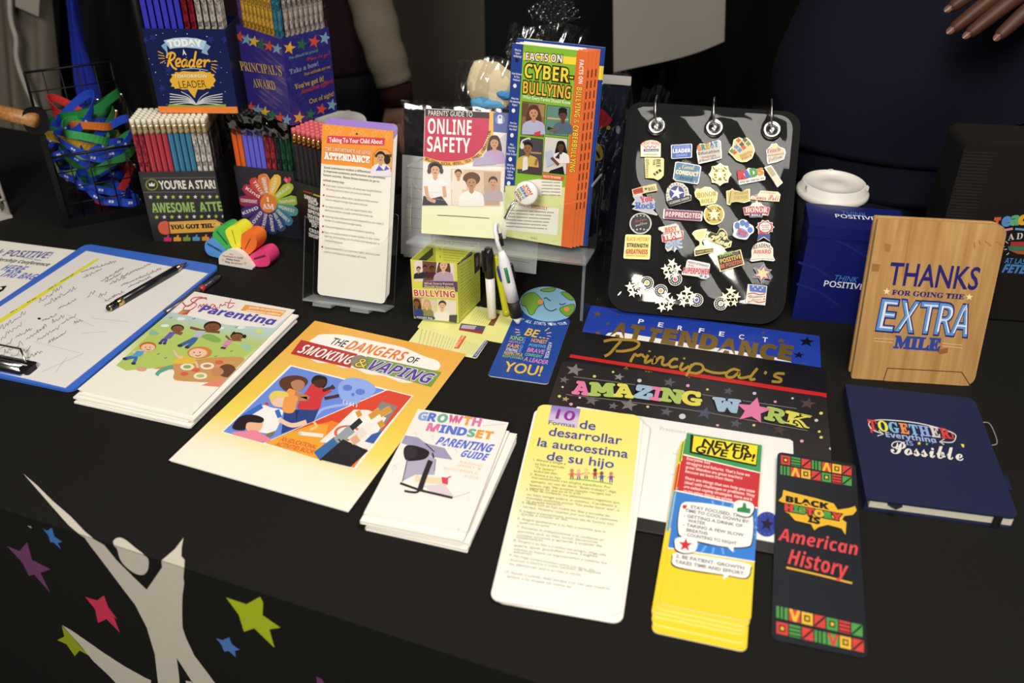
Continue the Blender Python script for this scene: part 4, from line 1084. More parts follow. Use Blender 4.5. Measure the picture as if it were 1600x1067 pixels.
for c, x0, y0, x1, y1 in (('E', 450, 768, 520, 774), ('X', 528, 772, 606, 780), ('T', 618, 780, 690, 784), ('R', 690, 785, 762, 790), ('A', 755, 790, 828, 796)):
    k = 24 if c in 'ETX' else 14
    A.T(c, DN, x0, y0, x1, y1, 134, 'sb', 4, .016, up=(k, -134))
    A.T(c, '#5f9ad8', x0 - 1, y0 - 1, x1 - 1, y1 - 1, 132, 'sb', 5, -.004, up=(k, -132))
    A.T(c, '#ece8ee', x0 + 6, y0 - 5, x1 + 3, y1 - 5, 124, 'sb', 6, -.030, up=(k, -124))
A.T('MILE', '#33489a', 525, 838, 712, 850, 48, 'ser', 4, .03)
for (x0, y0, x1, y1) in ((442, 800, 522, 804), (442, 812, 520, 818), (725, 820, 808, 828), (725, 832, 808, 840)): A.K([(x0, y0), (x1, y1)], 2.2, '#e8cf9a', 4, False)
A.P([(700, 850), (750, 838), (748, 860), (715, 866)], '#9a6236', 1); A.P([(482, 400), (512, 408), (505, 440), (486, 438)], '#a8743e', 1); A.P([(432, 488), (466, 492), (460, 522), (430, 520)], '#a06c3c', 1)
for x0, y0, x1, y1 in ((880, 390, 885, 410), (905, 395, 930, 415), (950, 395, 985, 420), (860, 400, 862, 425), (600, 300, 560, 540)): A.K([(x0, y0), (x1, y1)], 7, '#ab7a44', 1, False)
A.obj('front_cover', parent=t)
b = Sheet(pose, [(1371, 341), (1576, 353), (1520, 604), (1331, 592)], VW)
fl = [b.L(*p) for p in ((482, 976), (499, 923), (806, 939), (842, 996))]
for p, q in zip(fl, fl[1:]):
    d = (q - p).normalized(); n_ = Vector((-d.y, d.x)) * .0005
    b.poly([p - n_, q - n_, q + n_, p + n_], mat('#3f2a18', .8), .0002)
b.prism([p + (sum(fl, Vector((0, 0))) / 4 - p) * .03 for p in fl], -.0002, .00015, bam); b.obj('stand_flap', parent=t)
b = MB(); b.box((.003, .003, -.0145), (.139, .1935, -.0062), mat('#e9e2cc', .7, 0, .2, 'paper')); obj('pages', b, t)
b = MB(); b.prism(rrect(0, 0, .1425, .1965, [.002, .012, .012, .002]), -.0195, -.0147, bam, bamd); obj('back_cover', b, t)
b = MB(); b.box((.02, .0515, -.0475), (.12, .0555, -.0197), mat('#20201f', .6)); b.prism([(.02, .002), (.12, .002), (.12, .0555), (.02, .0555)], -.0505, -.0477, mat('#20201f', .6)); obj('prop_stand', b, t)

# ---- navy gift box
pose = (.3713, 1.0398, TBL + .0005, -10.79, 90, .1185, .1382)
VW = (2.6675, 1200, 230)
t = empty('gift_box', pose_matrix(*pose[:4], 0), 'glossy navy think positive box with a lift-off lid behind the bamboo notebook', 'box')
nb_ = gloss('#141d62')
b = MB(); b.box((.0015, .0015, 0), (.117, .066, .122), nb_); o1 = obj('box_body', b, t)
A = Sheet(pose, [(1267.5, 353), (1420, 366), (1394, 522), (1232, 498)], VW)
for i, (x0, y0, x1, y1) in enumerate([(130, 470, 290, 560), (120, 560, 300, 660), (200, 360, 440, 470)]): A.K([(x0, y0), ((x0 + x1) / 2, (y0 + y1) / 2 - 15), (x1, y1)], 10, '#17236e', 1)
A.T('THINK', '#4478c8', 276, 548, 380, 560, 24, 'b', 3, .005, slant=.2); A.T('POSITIVE', '#e4e6f0', 236, 572, 412, 593, 25, 's', 3, .012)
A.obj('front_print', parent=t).matrix_local = Matrix.Translation((0, .0013, 0)) @ Matrix.Rotation(R(90), 4, 'X')
b = MB(); b.box((0, 0, .1225), (.1185, .0675, .1382), nb_)
A = Sheet((0, 0, 0, 0, 0, .1185, .0675), [(1262, 312), (1410, 324), (1420, 361), (1269, 346)], VW)
A.T('THINK', '#3f6fc0', 310, 268, 415, 277, 15, 'b', 3, .005); A.T('POSITIVE', '#e4e6f0', 286, 280, 450, 293, 14, 's', 3, .012)
for v, f, m_ in [(A.v, A.f, A.m)]:
    for fa, mi_ in zip(f, m_): b.add([(v[i][0], v[i][1], v[i][2] + .1383) for i in fa], [tuple(range(len(fa)))], A.mats[mi_])
obj('lid', b, t)

# ---- earth bookmark
VW = (3.953, 620, 330)
pose = (-.0295, .9037, TBL + .0017, -13.17, 0, .0748, .1500)
A = Sheet(pose, [(807, 490), (891, 497), (857, 599), (760, 587)], VW)
fb = gloss('#1f489c')
A.body(.0010, fb, WHITE, .005)
ec = [A.L(*p) for p in circ(932, 580, 168, 97, 40)]
A.prism(ec, -.0011, .0001, gloss('#8fc0dc'), WHITE)
for pts in ([(775, 560), (800, 530), (850, 520), (885, 545), (905, 575), (870, 600), (845, 640), (820, 640), (800, 600), (775, 590)], [(885, 505), (930, 492), (975, 490), (965, 505), (925, 512)], [(1010, 510), (1050, 512), (1090, 545), (1060, 550), (1020, 525)], [(1005, 600), (1040, 585), (1092, 575), (1085, 620), (1050, 645), (1010, 620)]):
    q = [tuple(p) for p in smooth(pts, 4, True)]; A.poly([A.L(*p) for p in q], ink('#78a83c'), .0004); A.K(q + [q[0]], 3, '#27503a', 5, False)
A.K([(905, 565), (915, 600), (950, 618), (985, 605)], 5, '#27405c', 6); A.K([(908, 552), (920, 545), (935, 555), (948, 560)], 5, '#27405c', 6); A.K([(1000, 572), (1015, 580), (1040, 570)], 5, '#27405c', 6)
for x, y in ((888, 570), (1045, 604)): A.poly([A.L(*p) for p in circ(x, y, 17, 14)], ink('#ea9858'), .0006)
for i, ch in enumerate('IT ALL STARTS WITH YOU!'):
    k = i / 22; a = R(205 - 0) ; x = 752 + 290 * k; y = 660 + 40 * math.sin(math.pi * (.10 + .62 * k)) - 4 * k
    if ch != ' ': A.T(ch, '#e8eef4', x, y + 6, x + 10, y + 6 + 3 * math.cos(math.pi * k), 17, 'b', 7, .01)
A.T('BE', '#e6bd4a', 788, 762, 862, 774, 44, 'b', 3, .02); A.T('...', '#e6bd4a', 880, 775, 938, 782, 30, 'b', 3, .02)
for (x0, y0, x1, y1, c) in ((735, 730, 760, 735, '#e8b0c0'), (735, 748, 762, 748, '#e6bd4a'), (742, 765, 765, 760, '#b9a8dc'), (915, 735, 942, 715, '#e6bd4a'), (925, 748, 955, 742, '#e8b0c0'), (928, 762, 952, 766, '#b9a8dc')): A.K([(x0, y0), (x1, y1)], 5, c, 3, False)
for s_, c, x0, y0, x1, y1, h_ in (('KIND', '#9ec850', 700, 790, 775, 798, 22), ('HELPFUL', '#c08ad0', 692, 808, 765, 816, 13), ('FAIR', '#e6a84a', 680, 838, 752, 846, 24), ('STRONG', '#e4e8f0', 672, 858, 742, 866, 16), ('RESPECTFUL', '#e6bd4a', 660, 880, 775, 892, 18), ('RESPONSIBLE', '#7fb85a', 650, 898, 778, 912, 15),
                                  ('HONEST', '#e6a84a', 828, 802, 925, 812, 22), ('POSITIVE', '#78b0dc', 815, 828, 918, 838, 17), ('BRAVE', '#dc8ac8', 802, 862, 908, 874, 26), ('CONFIDENT', '#7fc0a0', 788, 885, 895, 898, 17), ('A LEADER', '#dc8ac8', 782, 918, 932, 938, 26)):
    A.T(s_, c, x0, y0, x1, y1, h_, 'b', 3, .02)
A.T('AND SO I', '#78b0dc', 765, 868, 800, 778, 20, 'b', 3, .01, up=(-16, -6)); A.T('A ROLE MODEL', '#e4e8f0', 940, 800, 912, 900, 20, 'b', 3, .01, up=(22, 4))
A.T('YOU!', '#e6bd4a', 650, 985, 885, 1012, 62, 'b', 3, .02)
A.obj('bookmark', 'dark blue bookmark topped by a smiling earth', 'bookmark')

# ---- folded pocket guide lying flat, and the standing one
VW = (5.3375, 640, 370)
lime = '#dfe07c'
def pal_lines(A, x0, y0, dx, dy, n, sx, sy, wd=3):
    for i in range(n): A.W(x0 + sx * i, y0 + sy * i, x0 + sx * i + dx, y0 + sy * i + dy, wd, '#8d8c55', 2, i)
pose = (-.1340, .9700, TBL + .0024, -19.02, 0, .0952, .0425)
A = Sheet(pose, [(653, 513), (762, 528.6), (744, 567), (638, 534)], VW)
A.body(.0006, ramp_mat('leaflet lime', [(0, '#eceba6'), (1, '#e4e590')], .06), None, .003)
for i in range(11): A.W(80 + i * 22, 775 + 6 * i, 40 + i * 22, 925 + 4 * i, 3.2, '#77764f', 2, i)
for i in range(9): A.W(395 + i * 22, 850 + 6 * i, 350 + i * 22, 985 + 3 * i, 3.2, '#77764f', 2, i)
A.P([(355, 785), (405, 788), (340, 925), (295, 918)], '#e2622e', 3); A.T('WHO IS A TARGET?', '#f8e8d0', 322, 912, 385, 795, 20, 'sb', 4, up=(-20, -6))
A.P([(612, 835), (652, 842), (548, 1040), (498, 1030)], '#5058a0', 3); A.T('PAY ATTENTION IF YOUR', '#e8e8f4', 545, 1020, 632, 848, 22, 'sb', 4, up=(-20, -6))
A.P([(-60, 900), (150, 955), (30, 975), (-60, 940)], '#e86a2c', 3)
o = A.obj('pocket_guide', 'lime fold-out bullying guide lying flat in front of the standing guide', 'leaflet')
b = MB()
p2 = (-.1245, 1.0110, TBL + .0012, -17.5, 0, .118, .075)
A2 = Sheet(p2, pose_quad(p2), VW)
A2.body(.0006, ink('#e6e592'), None, .003)
for i in range(10): A2.W(560 + i * 17, 600 + i * 6, 500 + i * 17, 700 + i * 4, 3, '#77764f', 2, i)
A2.P([(430, 722), (635, 748), (605, 812), (410, 775)], '#5c4a6a', 3); A2.P([(440, 735), (560, 745), (540, 775), (425, 765)], '#b9a8b8', 4); A2.P([(415, 768), (610, 795), (603, 812), (410, 778)], '#a8322e', 4)
A2.P([(715, 640), (755, 645), (700, 745), (655, 738)], '#7a4a2c', 3); A2.P([(595, 455), (640, 460), (640, 580), (570, 590)], '#5a4470', 3); A2.P([(598, 545), (640, 550), (640, 585), (575, 590)], '#c0a8d8', 4)
A2.obj('second_leaf', parent=o).matrix_local = o.matrix_world.inverted() @ A2.mw
# standing square tube
pose = (-.1294, 1.0298, TBL + .0036, -9.99, 90, .0601, .0880)
A = Sheet(pose, [(641.5, 406), (712, 417), (718.7, 506), (648, 503)], VW)
t = empty('pocket_guide', pose_matrix(*pose[:4], 0), 'lime bullying guide folded into a square tube standing upright', 'leaflet')
SQ = Matrix.Rotation(R(90), 4, 'X')
LM = mat('#d8dc5c', .4)
A.body(.0006, LM, LM)
A.P([(40, 205), (360, 205), (372, 380), (110, 380), (45, 375)], '#e6dcd4', 2); A.P([(110, 205), (230, 205), (220, 375), (120, 375)], '#6b4a3a', 3)
for x, y, s_, sk, hr, sh in ((78, 275, 22, '#c99a78', '#241a16', '#22242a'), (132, 268, 22, '#7a4f38', '#1c1412', '#2c2a34'), (192, 275, 22, '#5e3a28', '#1c1412', '#4a2028')): person_print(A, x, y, s_, sk, hr, sh, False, 4)
person_print(A, 285, 250, 42, '#e0b494', '#5a3a28', '#b9a2b8', True, 6)
A.P([(118, 372), (402, 385), (405, 465), (380, 465), (380, 440), (116, 425)], '#5b4070', 12); A.T('What Every Parent', '#e2cf9a', 130, 400, 368, 412, 18, 'sb', 14); A.T('Should Know About', '#e2cf9a', 132, 424, 378, 440, 18, 'sb', 14)
A.TO('BULLYING', '#cc2f30', '#f4e8c8', 45, 500, 384, 512, 54, 'sb', 14, .06)
A.P([(30, 515), (120, 520), (118, 662), (45, 660)], '#b8906a', 3); A.P([(105, 525), (235, 535), (225, 668), (115, 662)], '#d8cdb8', 3); A.P([(240, 530), (395, 540), (400, 718), (250, 712)], '#e4ddd2', 3)
person_print(A, 62, 570, 34, '#8a5a3c', '#4a2f20', '#3b4a80', True, 4); person_print(A, 155, 575, 32, '#e4ba98', '#d0a86c', '#8c8a54', True, 4); person_print(A, 285, 580, 36, '#e0b494', '#4a2f22', '#e8e4de', False, 4)
A.P([(345, 660), (405, 655), (405, 722), (345, 715)], '#4a4744', 12)
A.P([(48, 680), (60, 675), (220, 682), (232, 695), (215, 708), (60, 705)], '#3b3f80', 12); A.T('POCKET PAL', '#e8e8f4', 68, 702, 212, 706, 18, 'sb', 13)
A.obj('front_panel', parent=t).matrix_local = SQ
pose2 = (0, 0, 0, 0, 0, .0630, .0880)
B = Sheet(pose2, [(712, 417), (746.5, 378), (753, 477), (718.7, 506)], VW); B.body(.0006, LM, LM)
B.P([(388, 258), (395, 225), (500, 125), (503, 160)], '#3e3548', 2); B.T('How it affects kids', '#d8d2c0', 402, 246, 492, 150, 16, 'sb', 3)
B.P([(520, 155), (572, 110), (582, 280), (535, 330)], '#3e3035', 2); B.P([(535, 190), (560, 160), (565, 240), (545, 270)], '#8a6a58', 3)
for i in range(16): B.W(412 + i * 1.2, 268 + i * 27, (505 if i < 7 else 582) + i * .4, (205 if i < 7 else 118) + i * 27, 5, '#8d8c45', 2, i)
B.obj('side_panel', parent=t).matrix_local = Matrix.Translation((.0601, 0, 0)) @ Matrix.Rotation(R(75), 4, 'Z') @ SQ
Cc = Sheet(pose2, [(678, 377), (746.5, 378), (746.5, 470), (678, 470)], VW); Cc.w = .0601; b = Cc
b.prism([(0, 0), (.0601, 0), (.0601, .0880), (0, .0880)], -.0006, 0, LM)
b.P([(205, 38), (590, 45), (590, 80), (205, 72)], '#3e3548', 2); b.T('How to Protect Your Kids', '#e0d8c8', 218, 66, 560, 74, 20, 'sb', 3)
for i, s_ in enumerate(['1.', '2.']): b.T(s_, '#5a5a34', 234, 122 + 66 * i, 250, 122 + 66 * i, 16, 'sb', 3)
for i in range(5): b.W(265, 118 + 22 * i, 440, 122 + 22 * i, 6, '#8d8c45', 2, i)
dx, dy = .0630 * math.cos(R(75)), .0630 * math.sin(R(75))
b.obj('back_panel', parent=t).matrix_local = Matrix.Translation((dx, dy, 0)) @ SQ
b = MB(); b.prism([(0, 0), (.0630, 0), (.0630, .0880), (0, .0880)], -.0006, 0, LM)
b.poly([(.006, .068), (.056, .068), (.056, .079), (.006, .079)], ink('#3e3548'), .0002)
obj('side_panel', b, t).matrix_local = Matrix.Translation((0, 0, 0)) @ Matrix.Rotation(R(75), 4, 'Z') @ SQ

# ================================================================== PIN DISPLAY
POUCH = (.1257, 1.0503, TBL + .0065, -9.70, 50.08, .2318, .2906)
PQ = [(980, 160), (1252, 178), (1224, 514), (948, 484)]
t = empty('pin_display', pose_matrix(*POUCH[:5]), 'black easel board with clear vinyl front and three binder rings holding award pins', 'display board')
W_, H_ = POUCH[5], POUCH[6]
bk = mat('#0b0a0a', .6, 0, .12)
b = MB(); b.prism(rrect(0, 0, W_, H_, [.028, .034, .022, .020], 8), -.009, 0, bk, bk); obj('board', b, t, bevel=.003)
A = Sheet(POUCH, PQ, (4.848, 930, 130))
def Z8(x, y): return (x, y + 180 * 4.848)
gx = [A.L(*p) for p in ((458, 342), (892, 358), (1328, 375))]
def vz(x, y):
    e = min(x - .006, W_ - .008 - x, y - .014, H_ - .004 - y)
    k = max(0, min(1, e / .012))
    return .0006 + k * (.0016 + .0016 * math.sin(x * 52 + 1.0) * math.sin(y * 38 + x * 20) + .0008 * math.sin(y * 70 + x * 90))
b = MB()
x0, x1, y0, y1 = .006, W_ - .010, .016, H_ - .006
def vin(u, v):
    x = x0 + (x1 - x0) * u; y = y0 + (y1 - y0) * v
    for cx, cy, q in ((x0, y0, 1), (x1, y0, 2), (x1, y1, 3), (x0, y1, 4)):   # round the corners
        rr = .020
        ox = cx + rr if cx == x0 else cx - rr; oy = cy + rr if cy == y0 else cy - rr
        if (x - ox) * (cx - ox) > 0 and (y - oy) * (cy - oy) > 0:
            d = math.hypot(x - ox, y - oy); m_ = max(abs(x - ox), abs(y - oy))
            if d > 1e-9: x, y = ox + (x - ox) * m_ / d, oy + (y - oy) * m_ / d
    return (x, y, vz(x, y))
b.grid(vin, 60, 76, VINYL); obj('vinyl_window', b, t)
for g_ in gx:
    b = MB(); n = 32
    b.lathe([(.0062, -.0005), (.0062, .0042), (.0072, .0056), (.0096, .0062), (.0122, .0050), (.0132, .0036), (.0134, .0028)], CHROME, n, (g_.x, g_.y, 0))
    b.add([(g_.x + .0062 * math.cos(2 * math.pi * i / n), g_.y + .0062 * math.sin(2 * math.pi * i / n), .0008) for i in range(n)], [tuple(range(n))], mat('#2a2420', .3))
    b.tube([(g_.x + .0103 * math.cos(2 * math.pi * i / n), g_.y + .0103 * math.sin(2 * math.pi * i / n), .0065) for i in range(n)], .0009, CHROME, 6, False, True)
    obj('grommet', b, t)
    b = MB(); rr = .0235; cy = g_.y + .0205
    tilt = R(-12)
    b.tube([(g_.x + rr * .35 * math.sin(a) * math.sin(tilt) - .004 * math.cos(a), cy + rr * math.sin(a), -.006 + rr * 1.15 * math.cos(a)) for a in [2 * math.pi * i / 36 for i in range(36)]], .0013, mat('#c8c4be', .3, 1.0), 8, False, True)
    b.tube([(g_.x - .004, cy + .004, .0180), (g_.x - .004, cy - .003, .0184)], .0021, CHROME, 8)
    obj('binder_ring', b, t)
b = MB(); b.prism(rrect(.050, 0, W_ - .020, .236, [.02, .02, .004, .004]), -.005, 0, bk)
o = obj('back_leg', b, t); o.matrix_local = Matrix.Translation((0, H_ - .012, -.024)) @ Matrix.Rotation(R(-104.6), 4, 'X') @ Matrix.Translation((0, 0, 0))

PINS = []
def pin(pts, rim, face, draw, label, view8=False, th=.0016, smooth_=False, group=None):
    """one enamel pin: metal plate with raised rim, enamel face and its lettering"""
    A = Sheet(POUCH, PQ, (4.848, 930, 310 if view8 else 130))
    if smooth_: pts = [tuple(p) for p in smooth(pts, 4, True)]
    q = [A.L(*p) for p in pts]
    c = sum(q, Vector((0, 0))) / len(q)
    z = .0052
    A.prism(q, z - th, z, rim)
    if face:
        A.z0 = z
        A.poly([c + (p - c) * .93 for p in q], face if not isinstance(face, str) else ink(face), z + .0001)
    A.z0 = z + .0001
    draw(A)
    A.v = [(x - c.x, y - c.y, w_) for x, y, w_ in A.v]
    o = obj('award_pin', A, None, pose_matrix(*POUCH[:5]) @ Matrix.Translation((c.x, c.y, 0)))
    b = MB(); b.tube([(0, 0, .0012), (0, 0, z - th)], .0022, GOLD, 8); obj('clutch', b, o)
    tag(o, label, 'pin', 'enamel pins on the display board')
GP, SP = GOLD, SILVER
PY = '#efe39a'
def d(*fs):
    return lambda A: [f(A) for f in fs]
def tx(*a, **k): return lambda A: A.T(*a, **k)
pin([(340, 575), (340, 482), (370, 458), (415, 449), (460, 456), (490, 474), (490, 577)], GP, '#f3efe4', d(tx('GREAT MINDS', '#d2533c', 345, 492, 486, 496, 24, 'sb', bend=.5),
    lambda A: [A.K([(365 + 32 * i, 492), (378 + 32 * i, 508), (392 + 32 * i, 492)], 6, ('#c8483c', '#4a6ab0', '#c8483c')[i], 3) for i in range(3)],
    lambda A: A.Rc(362, 517, 474, 537, '#4b5a80', 2), tx('THINK ALIKE', '#f0ead8', 370, 533, 466, 535, 11), tx('readbooks', '#8caa4a', 362, 564, 466, 566, 14)), 'white arched great minds pin, top left of the display board')
pin([(370, 582), (505, 586), (515, 595), (513, 715), (495, 738), (470, 752), (440, 738), (375, 734)], GP, PY, d(tx('BEE', '#2a2620', 458, 596, 458, 655, 26, 'sb', up=(30, 0)), tx('THE', '#2a2620', 432, 596, 432, 640, 16, 'sb', up=(18, 0)), tx('difference', '#2a2620', 376, 592, 376, 728, 24, 's', up=(26, 0)),
    lambda A: [A.C(435, 688, 22, '#fbf3b8', 3, 15), A.C(472, 722, 16, '#fbf3b8', 3, 24), A.K([(440, 712), (492, 676)], 22, '#26221c', 4, False), A.K([(450, 706), (458, 700)], 22, '#e8c840', 5, False), A.K([(470, 692), (478, 686)], 22, '#e8c840', 5, False)]), 'pale yellow bee pin with sideways lettering under the great minds pin')
pin([(567, 492), (575, 487), (720, 479), (726, 484), (725, 580), (718, 584), (575, 592), (569, 586)], SP, '#4a68b8', d(tx('AWESOME', '#9db4e6', 585, 517, 708, 511, 22, 'sb'), tx('LEADER', '#f0f2f8', 582, 549, 714, 543, 28, 'sb', off=.02), tx('AWARD', '#9db4e6', 604, 578, 690, 574, 20, 'sb')), 'blue rectangular leader award pin')
pin([(765, 500), (785, 478), (830, 480), (925, 452), (942, 460), (948, 540), (950, 590), (900, 605), (775, 632), (768, 600), (760, 540)], SP, '#cfc9bf', d(lambda A: [A.T(c, k, 770 + 32 * i, 535 - 7 * i, 795 + 32 * i, 530 - 7 * i, 42, 'sb', 5, .03) for i, (c, k) in enumerate(zip('GREAT', ['#e07a3c', '#4a8a6a', '#b8a23c', '#4a5a9a', '#3f8fb8']))],
    tx('Education', '#4a4a50', 775, 566, 932, 544, 22, 'sb'), tx('inspires', '#b84a4a', 800, 590, 905, 574, 14, 'sb'), tx('A Great Future', '#4a4a50', 775, 620, 940, 585, 18, 'scr')), 'silver pin reading great education in coloured capitals')
def puzzle(A):
    for x, y, c in ((1075, 455, '#c8352c'), (1125, 452, '#3a3a3a'), (1150, 480, '#3f8a4a'), (1100, 485, '#1f1f24'), (1060, 505, '#4a7ac0'), (1115, 510, '#c8352c'), (1045, 545, '#c8352c'), (1025, 535, '#3f8a4a'), (1085, 530, '#4a7ac0')):
        A.P([(x - 17, y - 8), (x - 7, y - 8), (x - 4, y - 20), (x + 6, y - 19), (x + 7, y - 8), (x + 18, y - 6), (x + 18, y + 8), (x + 8, y + 10), (x + 4, y + 19), (x - 6, y + 18), (x - 7, y + 9), (x - 17, y + 9)], gloss(c), 3)
    A.T('ESSENTIAL', '#b87a3c', 1092, 590, 1186, 545, 16, 'sb', 4); A.T('PIECE', '#b84a34', 1105, 607, 1178, 575, 18, 'sb', 4); A.T('you are an', '#a89a5a', 1085, 575, 1160, 540, 11, 'sb', 4)
pin([(1030, 500), (1040, 450), (1080, 432), (1110, 445), (1140, 435), (1165, 455), (1190, 500), (1200, 535), (1180, 590), (1140, 617), (1100, 620), (1060, 605), (1030, 570), (1003, 545), (1008, 525)], GP, '#e3d08c', puzzle, 'round pale gold pin edged with coloured puzzle pieces')
pin([(1290, 560), (1285, 530), (1315, 505), (1330, 482), (1365, 480), (1380, 505), (1425, 520), (1434, 550), (1420, 600), (1365, 622), (1300, 635), (1292, 610)], SP, '#d8cdb2', d(tx('Teach', '#b84a48', 1292, 556, 1396, 538, 32, 'seri'), tx('the students to', '#8a7a70', 1292, 580, 1420, 562, 11, 'sb'), tx('follow', '#7a6a9a', 1302, 618, 1410, 588, 26, 'scr'), lambda A: A.C(1345, 500, 20, '#e8dca0', 3)), 'cream pin with red script lettering, top right of the display board')
pin([(600, 618), (620, 614), (780, 642), (796, 655), (778, 770), (765, 786), (600, 758), (582, 742)], SP, '#5a86aa', d(tx('Good', '#e8d890', 650, 668, 742, 678, 34, 'seri'), tx('CONDUCT', '#f0e6c0', 602, 705, 772, 728, 30, 'sb', off=.03), tx('Award', '#26262c', 618, 742, 730, 762, 32, 'seri'), lambda A: [A.St(x, y, 9, '#e8d890', 4) for x, y in ((632, 665), (768, 690), (612, 700), (600, 745), (745, 770))]), 'tilted blue good conduct pin')
def compass(cx, cy, r, txt):
    def f(A):
        A.C(cx, cy, r * .62, mat('#6d5a2a', .3, .8), 2, n=30); A.St(cx, cy, r * .66, GP, 4, 0, .42)
        for i in range(8):
            a = 2 * math.pi * (i + .5) / 8; A.K([(cx, cy), (cx + r * .58 * math.cos(a), cy + r * .58 * math.sin(a))], r * .07, GP, 3, False)
        for i in range(4):
            a = 2 * math.pi * (i + .5) / 4; x = cx + r * .8 * math.cos(a); y = cy + r * .8 * math.sin(a); A.W(x - r * .25 * abs(math.sin(a)), y - r * .12, x + r * .25 * abs(math.sin(a)), y + r * .1, r * .2, '#5a4a1e', 4, i)
    return f
pin([(937 + (87 if i % 3 == 0 else 74) * math.cos(2 * math.pi * i / 24), 712 + (87 if i % 3 == 0 else 74) * math.sin(2 * math.pi * i / 24)) for i in range(24)], GP, None, compass(937, 712, 76, ''), 'gold ship wheel pin with a star in its centre')
def kids(A):
    for c, k, x0, x1, y, h_ in (('K', '#c8353c', 1080, 1136, 752, 64), ('i', '#3f6ab8', 1145, 1162, 742, 56), ('D', '#4a9a4a', 1172, 1222, 734, 60), ('S', '#e08a3c', 1228, 1268, 722, 50)): A.T(c, k, x0, y, x1, y - 8, h_, 'sb', 4, .04)
    A.T('ATE MY DECAL TO', '#5a4a44', 1088, 784, 1272, 752, 15, 'sb', 4)
pin([(1080, 705), (1135, 685), (1148, 665), (1168, 665), (1180, 680), (1245, 668), (1268, 685), (1270, 725), (1282, 735), (1278, 755), (1085, 792), (1076, 770)], SP, '#eee8dc', kids, 'white kids pin with red, blue, green and orange letters')
pin([(1272, 662), (1325, 645), (1412, 778), (1372, 812)], SP, '#e4dcc2', lambda A: [A.P([(1285, 665), (1320, 655), (1360, 718), (1332, 735)], '#b9b08c', 2), A.K([(1290, 690), (1350, 780)], 3, '#a89a70', 3, False)], 'slanted cream card-shaped pin at the right edge of the display board')
pin([(276, 822), (350, 800), (455, 778), (466, 830), (380, 848), (285, 866)], GP, '#dccf98', d(lambda A: A.P([(280, 825), (355, 804), (362, 846), (290, 860)], '#c23a30', 2), tx('HONOR', '#7c1f1a', 288, 852, 358, 836, 28, 'ser', 4), tx('ROLL', '#4a3a1c', 400, 836, 458, 822, 28, 'ser', 4), lambda A: A.St(380, 818, 15, '#5a4a22', 3)), 'long narrow red and gold honor roll bar pin')
pin([(282, 870), (350, 853), (362, 878), (420, 880), (458, 920), (455, 965), (432, 975), (470, 1010), (462, 1018), (350, 990), (278, 968), (310, 945), (275, 935), (300, 900)], SP, '#b9bcc6', d(tx('You', '#c23a44', 342, 922, 432, 908, 44, 'ser', off=.02), tx('Rock!', '#4a6ab0', 300, 965, 456, 968, 46, 'ser', off=.02)), 'silver lightning bolt pin reading you rock')
def excel(A):
    A.C(612, 852, 56, '#3f3f8c', 3, n=26); A.St(612, 852, 56, '#eeeef2', 4, 12, .34)
    for i in range(15):
        a = math.pi * (.82 + 1.36 * i / 14); ch = 'FOR EXCELLENCE '[i]
        if ch != ' ':
            x, y = 612 + 66 * math.cos(a), 855 + 66 * math.sin(a); tx_, ty_ = -math.sin(a), math.cos(a)
            A.T(ch, '#4a4a54', x - 5 * tx_, y - 5 * ty_, x + 5 * tx_, y + 5 * ty_, 15, 'sb', 4, up=(15 * math.cos(a), 15 * math.sin(a)))
    A.P([(540, 910), (715, 868), (720, 902), (560, 952)], '#1c1c20', 5); A.P([(546, 915), (710, 876), (714, 897), (563, 942)], '#2c2a2c', 6); A.T('ACADEMIC AWARD', '#d8d4cc', 560, 938, 708, 896, 18, 'sb', 7)
pin([(535, 905), (530, 860), (540, 815), (570, 780), (612, 768), (660, 780), (695, 815), (705, 860), (720, 866), (722, 905), (640, 930), (560, 953)], SP, '#d8d2c4', excel, 'round white excellence pin with a silver star on a violet centre')
pin([(745, 845), (760, 818), (790, 822), (820, 805), (865, 808), (895, 835), (922, 850), (915, 905), (900, 930), (850, 940), (795, 948), (785, 910), (752, 880)], GP, '#e9df9c', d(tx('HONOR', '#b8a23c', 762, 888, 912, 872, 34, 'ser', off=.01), tx('ROLL', '#b8a23c', 795, 930, 890, 922, 28, 'ser', off=.01), lambda A: A.C(845, 842, 42, '#f4efc8', 2, 26)), 'pale gold cloud-shaped honor roll pin')
pin([(985, 838), (1015, 832), (1030, 818), (1045, 832), (1100, 845), (1130, 828), (1163, 822), (1165, 915), (1120, 928), (1060, 918), (1025, 925), (1015, 945), (990, 940)], GP, '#cdbb78', d(lambda A: A.K([(1022, 835), (1005, 935)], 5, '#7a6a34', 3, False), tx('STUDENT', '#a08a3c', 1045, 868, 1150, 862, 20, 'ser'), tx('COUNCIL', '#a08a3c', 1045, 900, 1150, 894, 20, 'ser')), 'antique gold unrolled scroll pin')
pin([(1172, 880), (1230, 860), (1245, 838), (1375, 848), (1395, 868), (1385, 920), (1330, 918), (1190, 905), (1168, 900)], GP, '#efe2cc', d(tx('Honor Roll', '#c06a62', 1180, 902, 1384, 916, 40, 'scr', off=.01), tx('A STUDENT', '#b08a7a', 1245, 856, 1360, 864, 12, 'sb')), 'cream pin with red script honor roll lettering near the right edge')
